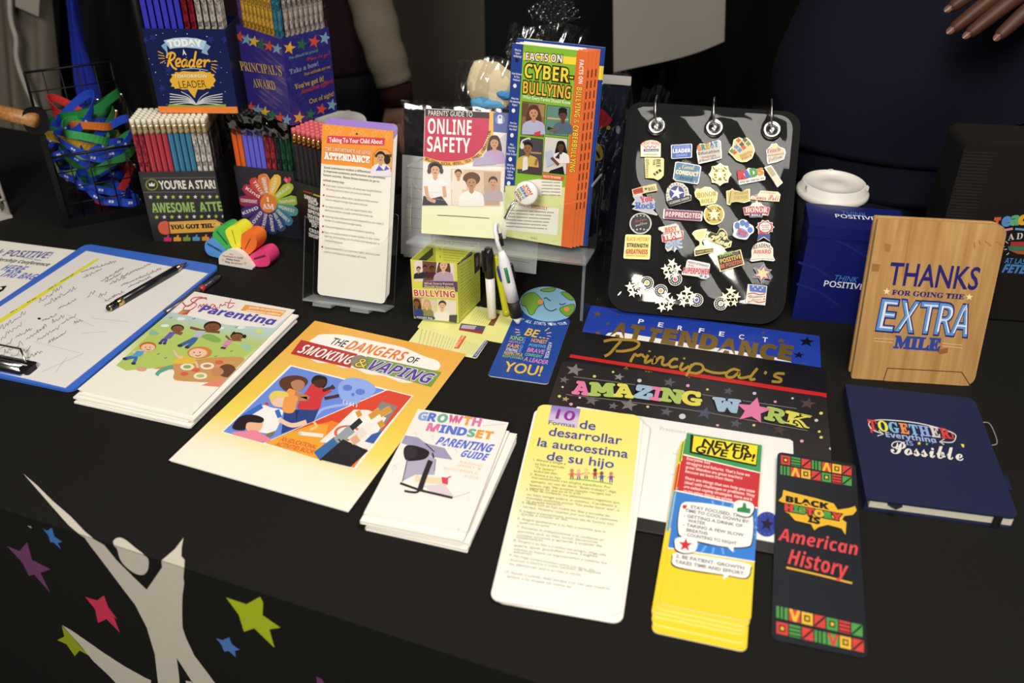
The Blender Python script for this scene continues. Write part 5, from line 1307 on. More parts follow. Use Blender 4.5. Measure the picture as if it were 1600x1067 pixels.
# lower half
pin([(513, 97), (806, 118), (810, 126), (802, 188), (795, 191), (512, 170), (508, 162)], SP, '#8a3f72', d(tx('#APPRECIATED', '#efe0c4', 526, 152, 794, 172, 36, 'sb', off=.01)), 'wide plum coloured appreciated bar pin', True)
pin(circ(893, 142, 79, 77, 30), GP, None, d(lambda A: A.C(893, 142, 70, '#cdb45a', 1, n=30), compass(893, 142, 74, '')), 'round gold student leader compass pin beside the plum bar pin', True)
def honred(A):
    A.P([(1112, 95), (1165, 84), (1262, 84), (1315, 98), (1300, 150), (1265, 138), (1160, 138), (1126, 148)], '#b8454a', 2); A.St(1216, 68, 36, '#f0ead4', 4); A.T('HONOR', '#f4ece0', 1130, 128, 1296, 130, 34, 'ser', 4, .01)
    A.P([(1160, 138), (1258, 138), (1255, 164), (1163, 164)], '#3f4a78', 4); A.T('ROLL', '#f0ece4', 1176, 158, 1246, 159, 16, 'sb', 5)
pin([(1110, 93), (1165, 80), (1180, 62), (1202, 58), (1216, 36), (1230, 58), (1252, 62), (1265, 80), (1317, 97), (1302, 153), (1262, 150), (1255, 166), (1163, 166), (1158, 148), (1124, 150)], SP, '#e8e0d8', honred, 'red honor roll ribbon pin topped by a white star', True)
pin(circ(342, 205, 82, 79, 30), SP, '#1d1d20', d(lambda A: [A.K([(342 + 74 * math.cos(2 * math.pi * i / 40), 205 + 72 * math.sin(2 * math.pi * i / 40)) for i in range(41)], 4, '#a8a6a2', 3)], tx('Kindness', '#b84a52', 300, 200, 388, 180, 24, 'scr'), tx('matters', '#c8c6c2', 305, 228, 392, 208, 22, 'scr'), lambda A: [A.St(290 + 26 * i, 255 - 4 * (2 - abs(i - 2)), 10, '#c8c6c2', 3) for i in range(5)], lambda A: [A.St(290 + 26 * i, 155 - 5 * (2 - abs(i - 2)), 8, '#c8c6c2', 3) for i in range(5)]), 'round black pin with silver script and stars', True)
def best(A):
    A.P([(478, 235), (610, 208), (628, 225), (640, 262), (500, 270)], '#e8e2d4', 2); A.T('BEST', '#d2643c', 528, 274, 614, 262, 34, 'sb', 4, .02)
    A.P([(502, 288), (655, 262), (663, 318), (510, 348)], '#c23a3c', 3); A.T('TEAM', '#f4ece4', 522, 332, 650, 308, 40, 'sb', 5, .03)
    for i in range(8): A.P([(595, 365), (595 + 68 * math.cos(.8 * i), 365 + 48 * math.sin(.8 * i)), (595 + 68 * math.cos(.8 * i + .35), 365 + 48 * math.sin(.8 * i + .35))], '#5a86b0', 2)
    A.T('EVER', '#9db9d8', 545, 388, 645, 362, 36, 'sb', 5, .02)
pin([(475, 240), (605, 206), (625, 222), (632, 258), (662, 262), (665, 318), (648, 330), (662, 390), (610, 402), (598, 422), (580, 402), (545, 418), (528, 392), (530, 350), (505, 345), (498, 292), (515, 280), (500, 255), (478, 255)], SP, '#c9c2b4', best, 'best team ever pin in red, white and blue', True)
pin([(728, 285), (745, 265), (770, 256), (840, 250), (836, 290), (815, 330), (800, 345), (805, 368), (832, 385), (888, 392), (890, 425), (750, 455), (744, 410), (762, 385), (785, 372), (786, 345), (755, 325), (740, 300)], GP, None, d(lambda A: A.P([(752, 412), (885, 396), (886, 422), (755, 448)], '#26221c', 2), tx('STUDENT AWARD', '#e0cc7a', 762, 438, 880, 418, 17, 'sb'), lambda A: A.P([(750, 272), (830, 260), (822, 295), (800, 325), (780, 328), (758, 308)], '#efdf9a', 1)), 'gold trophy cup pin', True)
pin([(840, 300), (862, 270), (880, 278), (915, 290), (935, 252), (962, 250), (990, 280), (998, 330), (1028, 350), (1020, 388), (975, 400), (940, 375), (900, 360), (850, 332)], GP, '#2a261c', d(tx('Be', '#f0e6a8', 918, 318, 982, 334, 50, 'scr', off=.03), tx('Kind', '#f0e6a8', 852, 330, 1010, 390, 50, 'scr', off=.03)), 'gold script be kind pin beside the trophy pin', True)
def paw(A):
    for x, y, rx, ry in ((1068, 228, 20, 26), (1108, 208, 20, 24), (1142, 222, 18, 24), (1165, 262, 20, 22)): A.C(x, y, rx, '#5a80c4', 3, ry)
    A.P([tuple(p) for p in smooth([(1060, 290), (1085, 250), (1120, 255), (1150, 285), (1150, 312), (1110, 322), (1075, 312)], 4, True)], '#7aa0d8', 3)
    A.T('Honor', '#c8383c', 1068, 268, 1140, 298, 28, 'ser', 5, .02); A.T('Roll', '#c8383c', 1070, 292, 1128, 316, 28, 'ser', 5, .02)
pin([(1036, 240), (1046, 205), (1075, 196), (1105, 180), (1140, 190), (1158, 212), (1190, 235), (1194, 275), (1165, 300), (1140, 332), (1100, 330), (1060, 320), (1035, 300), (1042, 268)], SP, '#e6e4ea', paw, 'blue and white paw print honor roll pin', True, smooth_=True)
pin([(1280 + (70 if i % 2 == 0 else 56) * math.cos(2 * math.pi * i / 20), 242 + (58 if i % 2 == 0 else 46) * math.sin(2 * math.pi * i / 20)) for i in range(6)] + [(1318, 350), (1268, 318), (1222, 348), (1228, 290)] + [(1280 + (70 if i % 2 == 0 else 56) * math.cos(2 * math.pi * i / 20), 242 + (58 if i % 2 == 0 else 46) * math.sin(2 * math.pi * i / 20)) for i in range(9, 20)], SP, '#c04048', d(lambda A: A.P([(1225, 292), (1318, 292), (1316, 346), (1268, 312), (1224, 344)], '#3a4a8c', 2), lambda A: A.C(1280, 242, 44, '#f2ece4', 3, 37), tx('Student', '#5a4a4a', 1250, 236, 1312, 234, 14, 'sb'), tx('AWARD', '#b84a48', 1254, 252, 1308, 250, 13, 'sb'), tx('Month', '#5a4a4a', 1256, 270, 1310, 266, 14, 'sb')), 'red rosette pin with blue ribbon tails', True)
pin([(230, 292), (238, 287), (412, 292), (420, 300), (412, 468), (404, 475), (222, 466), (216, 458)], GP, '#efdf78', d(tx('BLACK HISTORY', '#b8843c', 238, 334, 410, 340, 28, 'b', off=.01), tx('STRENGTH', '#2a2620', 240, 380, 398, 388, 28, 'sb', off=.02), tx('GREATNESS', '#c2383a', 232, 430, 396, 436, 30, 'sb', off=.02), lambda A: [A.W(240, 398, 395, 403, 8, '#b8843c', 3), A.W(232, 444, 390, 452, 8, '#b8843c', 3)]), 'square yellow black history pin', True)
pin([(910, 452), (1095, 408), (1124, 520), (940, 575)], GP, '#1e1c1a', d(tx('THINK', '#8cb05a', 935, 470, 1040, 446, 30, 'sb', off=.01), tx('POSITIVE', '#e0b04a', 945, 512, 1100, 474, 32, 'sb', off=.01), tx('BE POSITIVE', '#d8683c', 948, 550, 1112, 512, 30, 'sb', off=.01), lambda A: [A.C(1045 + 14 * (i % 3), 425 + 13 * (i // 3), 5, '#8a8478', 3) for i in range(9)]), 'black think positive pin with green, yellow and orange words', True)
pin([(1165, 492), (1178, 460), (1176, 420), (1190, 382), (1225, 358), (1270, 350), (1315, 365), (1340, 405), (1340, 460), (1356, 492), (1340, 500), (1262, 490), (1180, 502)], SP, '#e4dcc8', d(tx('READING', '#2c2826', 1186, 412, 1330, 412, 30, 'ser', bend=.55), tx('AWARD', '#c2383e', 1192, 442, 1324, 442, 30, 'sb', off=.0), lambda A: [A.P([(1172, 488), (1255, 468), (1258, 486), (1180, 498)], '#f2efe6', 3), A.P([(1350, 488), (1266, 468), (1264, 486), (1340, 496)], '#f2efe6', 3), A.K([(1172, 488), (1258, 480), (1350, 488)], 4, '#8a8478', 4)]), 'white reading award pin with an open book', True)
pin([(690, 490), (702, 478), (862, 512), (866, 522), (856, 590), (862, 610), (835, 630), (800, 625), (775, 610), (650, 592), (655, 570), (675, 560)], SP, '#e2dad4', d(tx('PERFECT ATTENDANCE', '#6a6468', 698, 505, 852, 540, 15, 'sb'), tx('is my', '#6a6468', 700, 525, 740, 534, 12, 'sb'), tx('SUPERPOWER', '#c2485a', 658, 580, 858, 596, 42, 'sbi', off=.02), lambda A: [A.St(798, 604, 17, '#4a9a9a', 4), A.St(832, 612, 15, '#5a6ac0', 4)]), 'white pin with red superpower lettering', True)
def tri(A):
    c = Vector((1260, 592))
    for k, col in ((.84, '#c8423c'), (.70, '#e4d29a')): A.P([(c.x + 78 * k * (1 if i % 2 == 0 else .5) * math.sin(2 * math.pi * i / 12 + .2), c.y - 72 * k * (1 if i % 2 == 0 else .5) * math.cos(2 * math.pi * i / 12 + .2)) for i in range(12)], col, 2 if col == '#c8423c' else 3)
pin([(1260 + 78 * (1 if i % 2 == 0 else .55) * math.sin(2 * math.pi * i / 12 + .1), 592 - 72 * (1 if i % 2 == 0 else .55) * math.cos(2 * math.pi * i / 12 + .1)) for i in range(12)], SP, '#4a68b4', tri, 'layered star pin in gold, red and blue', True)
def flag(A):
    A.P([(1160, 676), (1290, 690), (1286, 740), (1165, 725)], '#4a68b0', 2)
    for x, y in ((1190, 690), (1225, 692), (1260, 700), (1205, 708), (1245, 715)): A.St(x, y, 8, '#e8e6ea', 3)
    for i in range(4): A.K([(1150, 745 + 20 * i), (1190, 738 + 20 * i), (1235, 750 + 20 * i), (1280, 745 + 19 * i)], 9, '#c0504a', 2)
    A.P([(1145, 770), (1200, 750), (1270, 765), (1262, 800), (1150, 800)], '#e6d8c8', 4); A.T('Student', '#3a3a40', 1160, 776, 1262, 772, 14, 'sb', 5); A.T('Award', '#3a3a40', 1172, 796, 1252, 794, 16, 'scr', 5)
pin([(1150, 670), (1296, 686), (1282, 832), (1132, 812)], SP, '#e6e0d8', flag, 'flag patterned award pin, lowest on the right of the display board', True)
for (dx, dy, sx_, sy_, col, lab) in ((392, 652, 310, 680, '#c8b83c', 'disc pin with a yellow centre and a silver star cluster, lowest left'), (604, 626, 575, 550, '#d0485c', 'disc pin with a pink centre and stars above it'), (496, 712, 530, 792, '#e09a34', 'disc pin with an orange centre and stars below it'), (764, 784, 690, 758, '#4a48b8', 'disc pin with a blue centre and stars at its left'), (946, 815, 1018, 765, '#b8b6b4', 'disc pin with a grey centre and stars at its right')):
    def clus(A, dx=dx, dy=dy, sx_=sx_, sy_=sy_, col=col):
        A.C(dx, dy, 46, '#191919', 1, n=26); A.C(dx, dy, 20, SILVER, 3, n=18); A.C(dx, dy, 15, gloss(col), 4, n=16)
        for i in range(14):
            a = 2 * math.pi * i / 14; A.C(dx + 34 * math.cos(a), dy + 34 * math.sin(a), 5, '#cfccc6', 3, n=8)
        z0 = A.z0
        for i, (ox, oy, r_) in enumerate(((4, -44, 42), (46, -4, 36), (-44, -2, 38), (-26, 46, 36), (30, 44, 32), (0, 4, 24))):
            A.prism([A.L(*p) for p in starpts(sx_ + ox, sy_ + oy, r_, 17 * i + dx, .38)], z0 - .0014, z0 + .0002 + .0003 * (i % 3), mat('#d8cfa8', .3, .9), mat('#4a4434', .5))
    pin(circ(dx, dy, 51, 49, 28), SILVER, None, clus, 'round black ' + lab, True)

# ================================================================== ATTENDANCE CARDS IN THEIR HOLDER
VW = (3.232, 440, 170)
POS = (-.2656, 1.0777, TBL + .0110, -14.25, 71.38, .0980, .2272)
AQ = [(503.4, 194.7), (615.7, 205.6), (601, 476), (496.6, 461)]
A = Sheet(POS, AQ, VW)
A.body(.0006, mat('#efeade', .4, 0, .35), WHITE, .006)
A.P([(190, 60), (600, 60), (600, 330), (480, 318), (400, 300), (190, 285)], '#eb9638', 1)
for i in range(18):
    x = 230 + (i * 57) % 330; y = 100 + (i * 31) % 70; A.C(x, y, 13, '#efa654', 2); A.C(x, y, 7, '#eb9638', 3)
for i in range(16): x = 195 + i * 18; A.P([(x, 283 + i * 2 + (i % 3) * 5), (x + 20, 285 + i * 2), (x + 12, 296 + i * 2 + (i % 2) * 4)], '#efeade', 3)
A.P([(232, 140), (525, 152), (520, 190), (228, 178)], '#d33e50', 4); A.T('Talking To Your Child About', '#f6efe6', 240, 173, 512, 182, 23, 'b', 6, .02)
A.TO('THE IMPORTANCE OF GOOD', '#f8f2e8', '#d0702c', 220, 215, 452, 235, 16, 'mono', 5, .06); A.TO('ATTENDANCE', '#fbf6ee', '#d0602c', 217, 258, 445, 280, 32, 'mono', 5, .06)
A.T('ATTENDANCE', '#fbf6ee', 217, 258, 445, 280, 32, 'mono', 7, .03)
oc = [(490, 205), (535, 208), (568, 240), (566, 300), (530, 332), (487, 325), (460, 295), (462, 235)]
A.P(oc, '#e06a2c', 5); cx, cy = 514, 268
A.P([(cx + (x - cx) * .90, cy + (y - cy) * .90) for x, y in oc], '#dba85c', 6)
A.Rc(472, 235, 558, 250, '#54433c', 7); person_print(A, 503, 250, 27, '#c89a76', '#2a1c16', '#e4e0e6', False, 8); A.C(536, 262, 16, '#2a1c16', 9, 24); A.P([(478, 318), (495, 292), (520, 318)], '#6a5ac0', 15); A.P([(520, 318), (530, 292), (548, 310)], '#6a5ac0', 15)
A.C(381, 131, 5, '#2a2018', 4)
for i, (s_, x0, y0, x1, y1) in enumerate([('Good attendance makes a difference!', 214, 308, 450, 332), ('It improves academic performance and promotes', 212, 326, 524, 362), ('future success. Share these reasons to go to', 210, 346, 494, 380), ('school every day.', 210, 372, 318, 386)]): A.T(s_, '#4a4744', x0, y0, x1, y1, 11, 'sb', 3)
for s_, x0, y0, x1, y1 in [("Each day's lesson builds off what was taught before.", 226, 400, 508, 432), ('Missing just one class can put you behind.', 226, 418, 452, 448), ('Absences can affect other students if the teacher', 224, 452, 490, 484), ('has to reteach things that were missed.', 222, 470, 435, 500), ('In-class activities, such as experiments and', 222, 506, 456, 534), ('demonstrations usually cannot be made up.', 220, 524, 462, 556), ('Missing class discussions and explanations can make it', 222, 556, 516, 594), ('harder to understand assignments.', 218, 574, 406, 602), ('Class participation is often included in grading.', 220, 606, 470, 640), ('Poor attendance leads to lower grades. It also raises', 218, 636, 494, 672), ('the risk of dropping out of school and taking part in', 218, 654, 494, 694), ('criminal behavior.', 218, 676, 312, 690), ('Good attendance is an important habit. You carry over', 218, 712, 496, 750), ('a job or missing too many days off work.', 214, 732, 428, 764)]:
    A.T(s_, '#6a6764', x0, y0, x1, y1, 10, 's', 3)
for x, y in ((215, 392), (213, 444), (211, 498), (211, 550), (210, 601), (209, 630), (207, 704)): A.C(x, y, 5, '#d0304a', 3)
A.obj('tip_card', 'orange topped attendance card in front of the clear holder stack', 'card', 'attendance cards')
for i in range(7):
    b = MB(); b.prism(rrect(0, 0, .0980, .2272, .006), -.0006, 0, WHITE); b.poly(rrect(0, .21, .0980, .2272, .006), ink('#9a7ac8'), .00008)
    tag(obj('tip_card', b, mw=A.mw @ Matrix.Translation((.0004 * i, .0012 + .0012 * i, -.0011 * (i + 1)))), 'attendance card showing only a lilac top edge behind the front card', 'card', 'attendance cards behind the front card')
def plate(t, name, pts, z0, z1, mw=None, m=None):
    b = MB(); b.prism(pts, z0, z1, m or ACRYL, ACRYL_EDGE, bottom=ACRYL); o = obj(name, b, t)
    if mw is not None: o.matrix_local = mw
    return o
t = empty('card_holder', A.mw, 'small clear acrylic holder with the attendance cards', 'holder')
hw = .0980
XL, XR, ZF, ZB = -.0125, hw + .0080, .0170, -.0115
front = [(XL, -.004), (XR, -.004), (XR, .104)] + [tuple(p) for p in smooth([(XR, .104), (XR - .006, .088), (XR - .03, .074), (hw * .48, .068), (XL + .045, .078), (XL + .016, .098), (XL, .108)], 6)]
plate(t, 'front_panel', front, ZF, ZF + .0022)
plate(t, 'back_panel', rrect(XL, -.004, XR, .120, .004), ZB - .0022, ZB)
SY = Matrix.Rotation(R(90), 4, 'Y')
for x in (XL, XR - .0022):
    b = MB(); b.box((x, -.004, ZB), (x + .0022, .106, ZF), ACRYL); obj('side_panel', b, t)
b = MB(); b.box((XL, -.0062, ZB - .0022), (XR, -.004, ZF + .0022), ACRYL_EDGE); obj('floor_panel', b, t)
for x in (.004, .058):
    b = MB(); b.box((x, -.0105, ZF - .010), (x + .026, -.0063, ZF + .006), ACRYL_EDGE); obj('foot', b, t)

# ================================================================== RAISED HOLDER WITH TWO LEAFLET POCKETS
VW = (2.6675, 600, 20)
ONP = (-.1205, 1.0873, TBL + .100, -8.33, 71.18, .1070, .1593)
OQ = [(664, 170), (793, 177), (784, 374), (658, 364)]
A = Sheet(ONP, OQ, VW)
A.body(.0008, ramp_mat('leaflet blend', [(0, '#f1efc0'), (.18, '#f2f0c4'), (.3, '#f3eee0'), (1, '#f0e8e4')], .1593), WHITE)
A.P([(172, 400), (520, 408), (512, 445), (172, 432)], '#3a2c30', 2)
A.P([(172, 430), (438, 440), (436, 500), (412, 560), (370, 600), (310, 618), (240, 618), (166, 600)], '#c23c58', 2)
A.K([(166, 606), (240, 626), (310, 625), (376, 606), (420, 566), (445, 505), (448, 410)], 19, '#eab45a', 3)
A.T("PARENTS' GUIDE TO", '#f2ece8', 186, 428, 368, 434, 21, 'b', 5, .0)
A.T('ONLINE', '#f6eeea', 183, 502, 364, 510, 62, 'sb', 5, .0, up=(2, -62)); A.T('SAFETY', '#f6eeea', 180, 576, 358, 584, 62, 'sb', 5, .0, up=(2, -62))
s_ = 'INCLUDES: SOCIAL MEDIA, TECH TRENDS, CYBERBULLYING'
arc = smooth([(174, 613), (240, 632), (312, 630), (378, 610), (424, 566), (446, 490)], 12)
for i, ch in enumerate(s_):
    if ch == ' ': continue
    k = i / (len(s_) - 1) * (len(arc) - 2); j = int(k); p = arc[j] + (arc[j + 1] - arc[j]) * (k - j); dd = (arc[j + 1] - arc[j]).normalized()
    A.T(ch, '#5a4034', p.x - dd.x * 3, p.y - dd.y * 3, p.x + dd.x * 3, p.y + dd.y * 3, 12, 'sb', 6, up=(dd.y * 12, -dd.x * 12))
A.P([(455, 410), (515, 412), (512, 500), (455, 495)], '#5a6aa8', 3); A.C(483, 445, 20, '#8a98cc', 4); A.Rc(474, 440, 492, 460, '#f0f0f6', 5); A.K([(476, 440), (477, 428), (489, 428), (490, 440)], 4, '#f0f0f6', 5)
A.P([(375, 640), (430, 560), (510, 500), (505, 640)], '#d8cfd6', 3); person_print(A, 460, 540, 24, '#c99878', '#4a3434', '#b9a0c4', True, 6); A.P([(375, 605), (450, 595), (470, 630), (370, 636)], '#b4a8c4', 12)
A.P([(168, 620), (500, 650), (490, 805), (160, 800)], '#efe6e0', 3)
person_print(A, 214, 652, 26, '#d8a888', '#2c2024', '#eeeae8', False, 5); A.K([(188, 655), (190, 632), (214, 622), (238, 634), (240, 656)], 7, '#4a4a54', 12); A.C(189, 657, 8, '#4a4a54', 12, 12); A.C(240, 657, 8, '#4a4a54', 12, 12)
A.P([(165, 760), (200, 772), (240, 762), (268, 800), (160, 800)], '#4a4650', 12); A.K([(175, 720), (185, 770), (215, 785)], 14, '#d8a888', 13); A.K([(250, 720), (255, 765)], 14, '#d8a888', 13)
A.P([(278, 648), (490, 658), (484, 805), (280, 800)], '#d9c0a8', 4); A.P([(285, 652), (330, 652), (322, 800), (283, 800)], '#e8dccb', 5); A.P([(415, 660), (486, 662), (482, 800), (420, 800)], '#c4a48c', 5)
person_print(A, 365, 705, 28, '#b88a6a', '#6a4a38', '#f0eae4', False, 6); A.C(365, 690, 36, '#6a4a38', 6, 28)
person_print(A, 310, 670, 18, '#c89a78', '#5a4236', '#e6ddd2', False, 5); person_print(A, 455, 705, 22, '#c89a78', '#54403a', '#b8a8ac', False, 6)
A.K([(222, 842), (330, 848), (440, 856)], 3, '#5a5850', 3, False)
A.obj('leaflet', 'red and white online safety leaflet, foremost in the left pocket of the raised holder', 'leaflet', 'online safety leaflets')
for i in range(4):
    b = MB(); b.prism([(0, 0), (.1070, 0), (.1070, .1593), (0, .1593)], -.0008, 0, WHITE); b.poly([(.09, .06), (.1070, .06), (.1070, .1593), (.09, .1593)], ink('#54509a'), .0001)
    tag(obj('leaflet', b, mw=A.mw @ Matrix.Translation((.0012 * (i + 1), .0005, -.0014 * (i + 1)))), 'violet edged leaflet tucked behind the online safety leaflet', 'leaflet', 'leaflets behind the online safety leaflet')
CYP = (-.0129, 1.0811, TBL + .100, -20.26, 82.66, .0948, .2436)
CQ2 = [(799, 70), (921, 78), (892, 389), (787, 367)]
A = Sheet(CYP, CQ2, VW)
A.body(.0008, gloss('#86b93a'), WHITE)
A.P([(525, 130), (578, 132), (545, 725), (500, 725)], '#24408e', 2); A.P([(498, 725), (752, 735), (735, 985), (495, 940)], '#d9dd9a', 2)
A.P([(806, 150), (870, 150), (782, 1000), (733, 990), (752, 735)], '#e06a30', 3)
VC = (4.4444, 780, 60); V5 = A.view
A.view = VC
A.P([(165, 108), (538, 126), (534, 182), (163, 160)], '#efd63c', 3)
A.TO('FACTS ON', '#f2efe8', '#2a2c22', 180, 160, 436, 168, 54, 'sb', 4, .05)
A.TO('CYBER-', '#f0d63c', '#26281c', 170, 282, 512, 312, 100, 'sb', 4, .05); A.TO('BULLYING', '#f0b83a', '#26281c', 160, 395, 492, 428, 88, 'sb', 4, .05)
A.T('What Every Parent Should Know', '#eef0dc', 160, 432, 494, 468, 26, 'b', 5, .01)
for (x, y), q, bg in (((235, 535), [(158, 455), (315, 470), (302, 695), (150, 680)], '#8a6a54'), ((440, 545), [(330, 475), (490, 490), (475, 692), (316, 676)], '#5f8a7c'), ((200, 775), [(146, 700), (298, 718), (290, 960), (130, 942)], '#4a4650'), ((425, 770), [(314, 697), (470, 712), (460, 958), (300, 938)], '#d8d2cc')):
    c_ = (sum(p[0] for p in q) / 4, sum(p[1] for p in q) / 4)
    A.P([(c_[0] + (px - c_[0]) * 1.04, c_[1] + (py - c_[1]) * 1.03) for px, py in q], '#26301c', 3); A.P(q, bg, 4)
A.P([(160, 460), (200, 464), (195, 560), (156, 555)], '#6a4a3a', 5); A.P([(270, 470), (312, 474), (308, 560), (268, 556)], '#a8845c', 5); A.P([(330, 560), (480, 570), (478, 580), (328, 572)], '#c8a878', 5); A.P([(215, 800), (290, 806), (289, 818), (214, 812)], '#b48a5c', 5)
person_print(A, 236, 530, 42, '#c89070', '#5a382a', '#b4b4d4', True, 6); A.P([(240, 668), (285, 655), (280, 690), (245, 690)], '#c8404c', 14)
person_print(A, 440, 545, 36, '#5e4032', '#1c1412', '#54687a', False, 6); A.C(440, 508, 30, '#1c1412', 11, 20); A.P([(335, 625), (385, 640), (375, 655), (330, 645)], '#2a2a2e', 14); A.K([(350, 650), (400, 645)], 16, '#8a5c44', 14)
person_print(A, 195, 775, 40, '#9a6a48', '#201814', '#cdb054', False, 6); A.P([(165, 840), (195, 830), (200, 920), (160, 930)], '#e8e2d8', 14); A.K([(150, 760), (160, 725), (200, 708), (215, 715)], 10, '#e0dcd4', 14); A.C(158, 760, 14, '#e0dcd4', 14, 22); A.P([(200, 900), (285, 910), (285, 958), (190, 948)], '#4a3a44', 14); A.K([(260, 850), (250, 890)], 16, '#9a6a48', 15)
person_print(A, 425, 765, 32, '#5a3a2c', '#181212', '#ece6e2', True, 6); A.P([(315, 800), (365, 790), (388, 880), (330, 905)], '#b8c0d4', 14); A.K([(360, 840), (410, 890)], 20, '#6a4434', 15); A.P([(350, 930), (440, 900), (450, 955), (340, 945)], '#1c1a20', 13); A.P([(385, 840), (420, 800), (415, 850)], '#2a2440', 14)
A.T('FACTS ON', '#f6efe4', 562, 142, 552, 315, 34, 'sb', 5, .0, up=(30, 2)); A.TO('BULLYING & CYBERBULLYING', '#f2d44a', '#5a2a14', 540, 340, 484, 940, 42, 'sb', 5, .03, up=(40, 3))
A.P([(298, 948), (450, 972), (440, 1000), (292, 985)], '#dd5a2a', 6); A.T('FACTS TO KNOW', '#f6efe4', 302, 976, 424, 990, 16, 'sb', 7)
for i, (y, x, ws) in enumerate(((100, 124, ['What Is', 'Cyber-', 'bullying?']), (268, 118, ['How Serious', 'Is The', 'Problem?']), (442, 106, ['What Are', 'The Warning', 'Signs?']), (612, 96, ['How Can', 'I Protect', 'My Kids?']), (760, 86, ['What', 'Should I', 'Tell My', 'Kids To Do?']), (900, 78, ['What Do', 'I Do If My', 'Kid is', 'Cyber-', 'bullied?']))):
    for j, s_ in enumerate(ws):
        k = len(s_) * 3.1; A.T(s_, '#dfe4f2', x - k, y + 22 * j - 4, x + k, y + 22 * j + 2, 14, 'sb', 5)
    A.C((118, 106, 97, 88, 78, 68)[i], (163, 345, 518, 688, 852, 1015)[i], 12, '#1c2030' if i == 0 else '#eceae4', 6, 15)
A.view = V5
A.P([(640, 700), (740, 710), (735, 770), (600, 765), (560, 740), (600, 705)], '#efece0', 3)
for i in range(5): A.W(655, 712 + 13 * i, 732, 716 + 13 * i, 5, '#6a6a62', 5, i)
A.T('TAKE IT SERIOUSLY', '#c8542c', 560, 806, 678, 828, 14, 'sb', 5)
A.P([(520, 800), (725, 822), (718, 930), (505, 900)], '#efece0', 3)
for i in range(6): A.W(512, 822 + 13 * i, 705 - 6 * i, 838 + 13 * i, 5, '#6a6a62', 5, 10 + i)
A.T('FULL', '#6a6a5a', 612, 941, 638, 944, 8, 'b', 5)
A.obj('leaflet', 'green cyberbullying leaflet with a blue tab strip, foremost in the right pocket', 'leaflet', 'cyberbullying leaflets')
for i in range(3):
    b = MB(); b.prism([(0, 0), (.0948, 0), (.0948, .2436), (0, .2436)], -.0008, 0, WHITE); b.poly([(.078, .0), (.0948, .0), (.0948, .2436), (.078, .2436)], gloss('#e06a30'), .0001)
    for j in range(14): b.poly([(.0912, .05 + .0125 * j), (.0926, .0502 + .0125 * j), (.0926, .0590 + .0125 * j), (.0912, .0588 + .0125 * j)], ink('#5a2814'), .0002)
    tag(obj('leaflet', b, mw=A.mw @ Matrix.Translation((.0040 * (i + 1), .0008 * (i + 1), -.0026 * (i + 1)))), ('orange edged leaflet right behind the green cyberbullying leaflet', 'second orange edged leaflet behind the green cyberbullying leaflet', 'third orange edged leaflet behind the green cyberbullying leaflet')[i], 'leaflet', 'cyberbullying leaflets')
for i in range(2):
    b = MB(); b.prism([(0, 0), (.108, 0), (.108, .2470), (0, .2470)], -.0008, 0, gloss('#24408e')); b.poly([(.1, .21), (.108, .21), (.108, .226), (.1, .226)], ink('#e8cf3c'), .0001)
    b.box((0, .2470, -.0008), (.108, .2473, 0), ink('#6f86c8')); b.box((.012, .2473, -.0008), (.03, .2480, 0), ink('#c8d07a'))
    tag(obj('leaflet', b, mw=A.mw @ Matrix.Translation((.0020 + .0015 * i, .0010, -.0112 - .0012 * i))), ('blue leaflet with a yellow edge mark behind the orange edged leaflets', 'hindmost blue leaflet in the right pocket of the raised holder')[i], 'leaflet', 'blue leaflets in the raised holder')

HP = (-.1330, 1.0800, TBL + .097, -14.0, 78, .21, .1)
HM = pose_matrix(*HP[:5])
t = empty('leaflet_holder', Matrix.Translation((-.02, 1.08, TBL)), 'raised clear acrylic holder on legs with two leaflet pockets', 'holder')
LI = t.matrix_world.inverted()
def hplate(name, pts, z0, z1): return plate(t, name, pts, z0, z1, LI @ HM)
HW_, FZ, BZ = .236, .020, -.052
fr = [(.006, 0)] + [(HW_ - .012, 0), (HW_, .012), (HW_, .098)] + [tuple(p) for p in smooth([(HW_, .098), (HW_ - .012, .080), (HW_ - .04, .070), (.17, .064), (.14, .068), (.125, .085), (.105, .085), (.09, .066), (.05, .060), (.02, .066), (.006, .085)], 6)]
hplate('front_panel', fr, FZ, FZ + .0022)
hplate('floor_panel', [(0, -.0022), (HW_, -.0022), (HW_, 0), (0, 0)], BZ, FZ + .0022)
hplate('back_panel', rrect(0, -.004, HW_, .135, .004), BZ - .0022, BZ)
for x in (0, HW_ - .0022):
    b = MB(); b.box((x, 0, BZ), (x + .0022, .099, FZ), ACRYL); b.box((x, .097, BZ), (x + .0022, .099, FZ), ACRYL_EDGE); o = obj('side_panel', b, t); o.matrix_local = LI @ HM
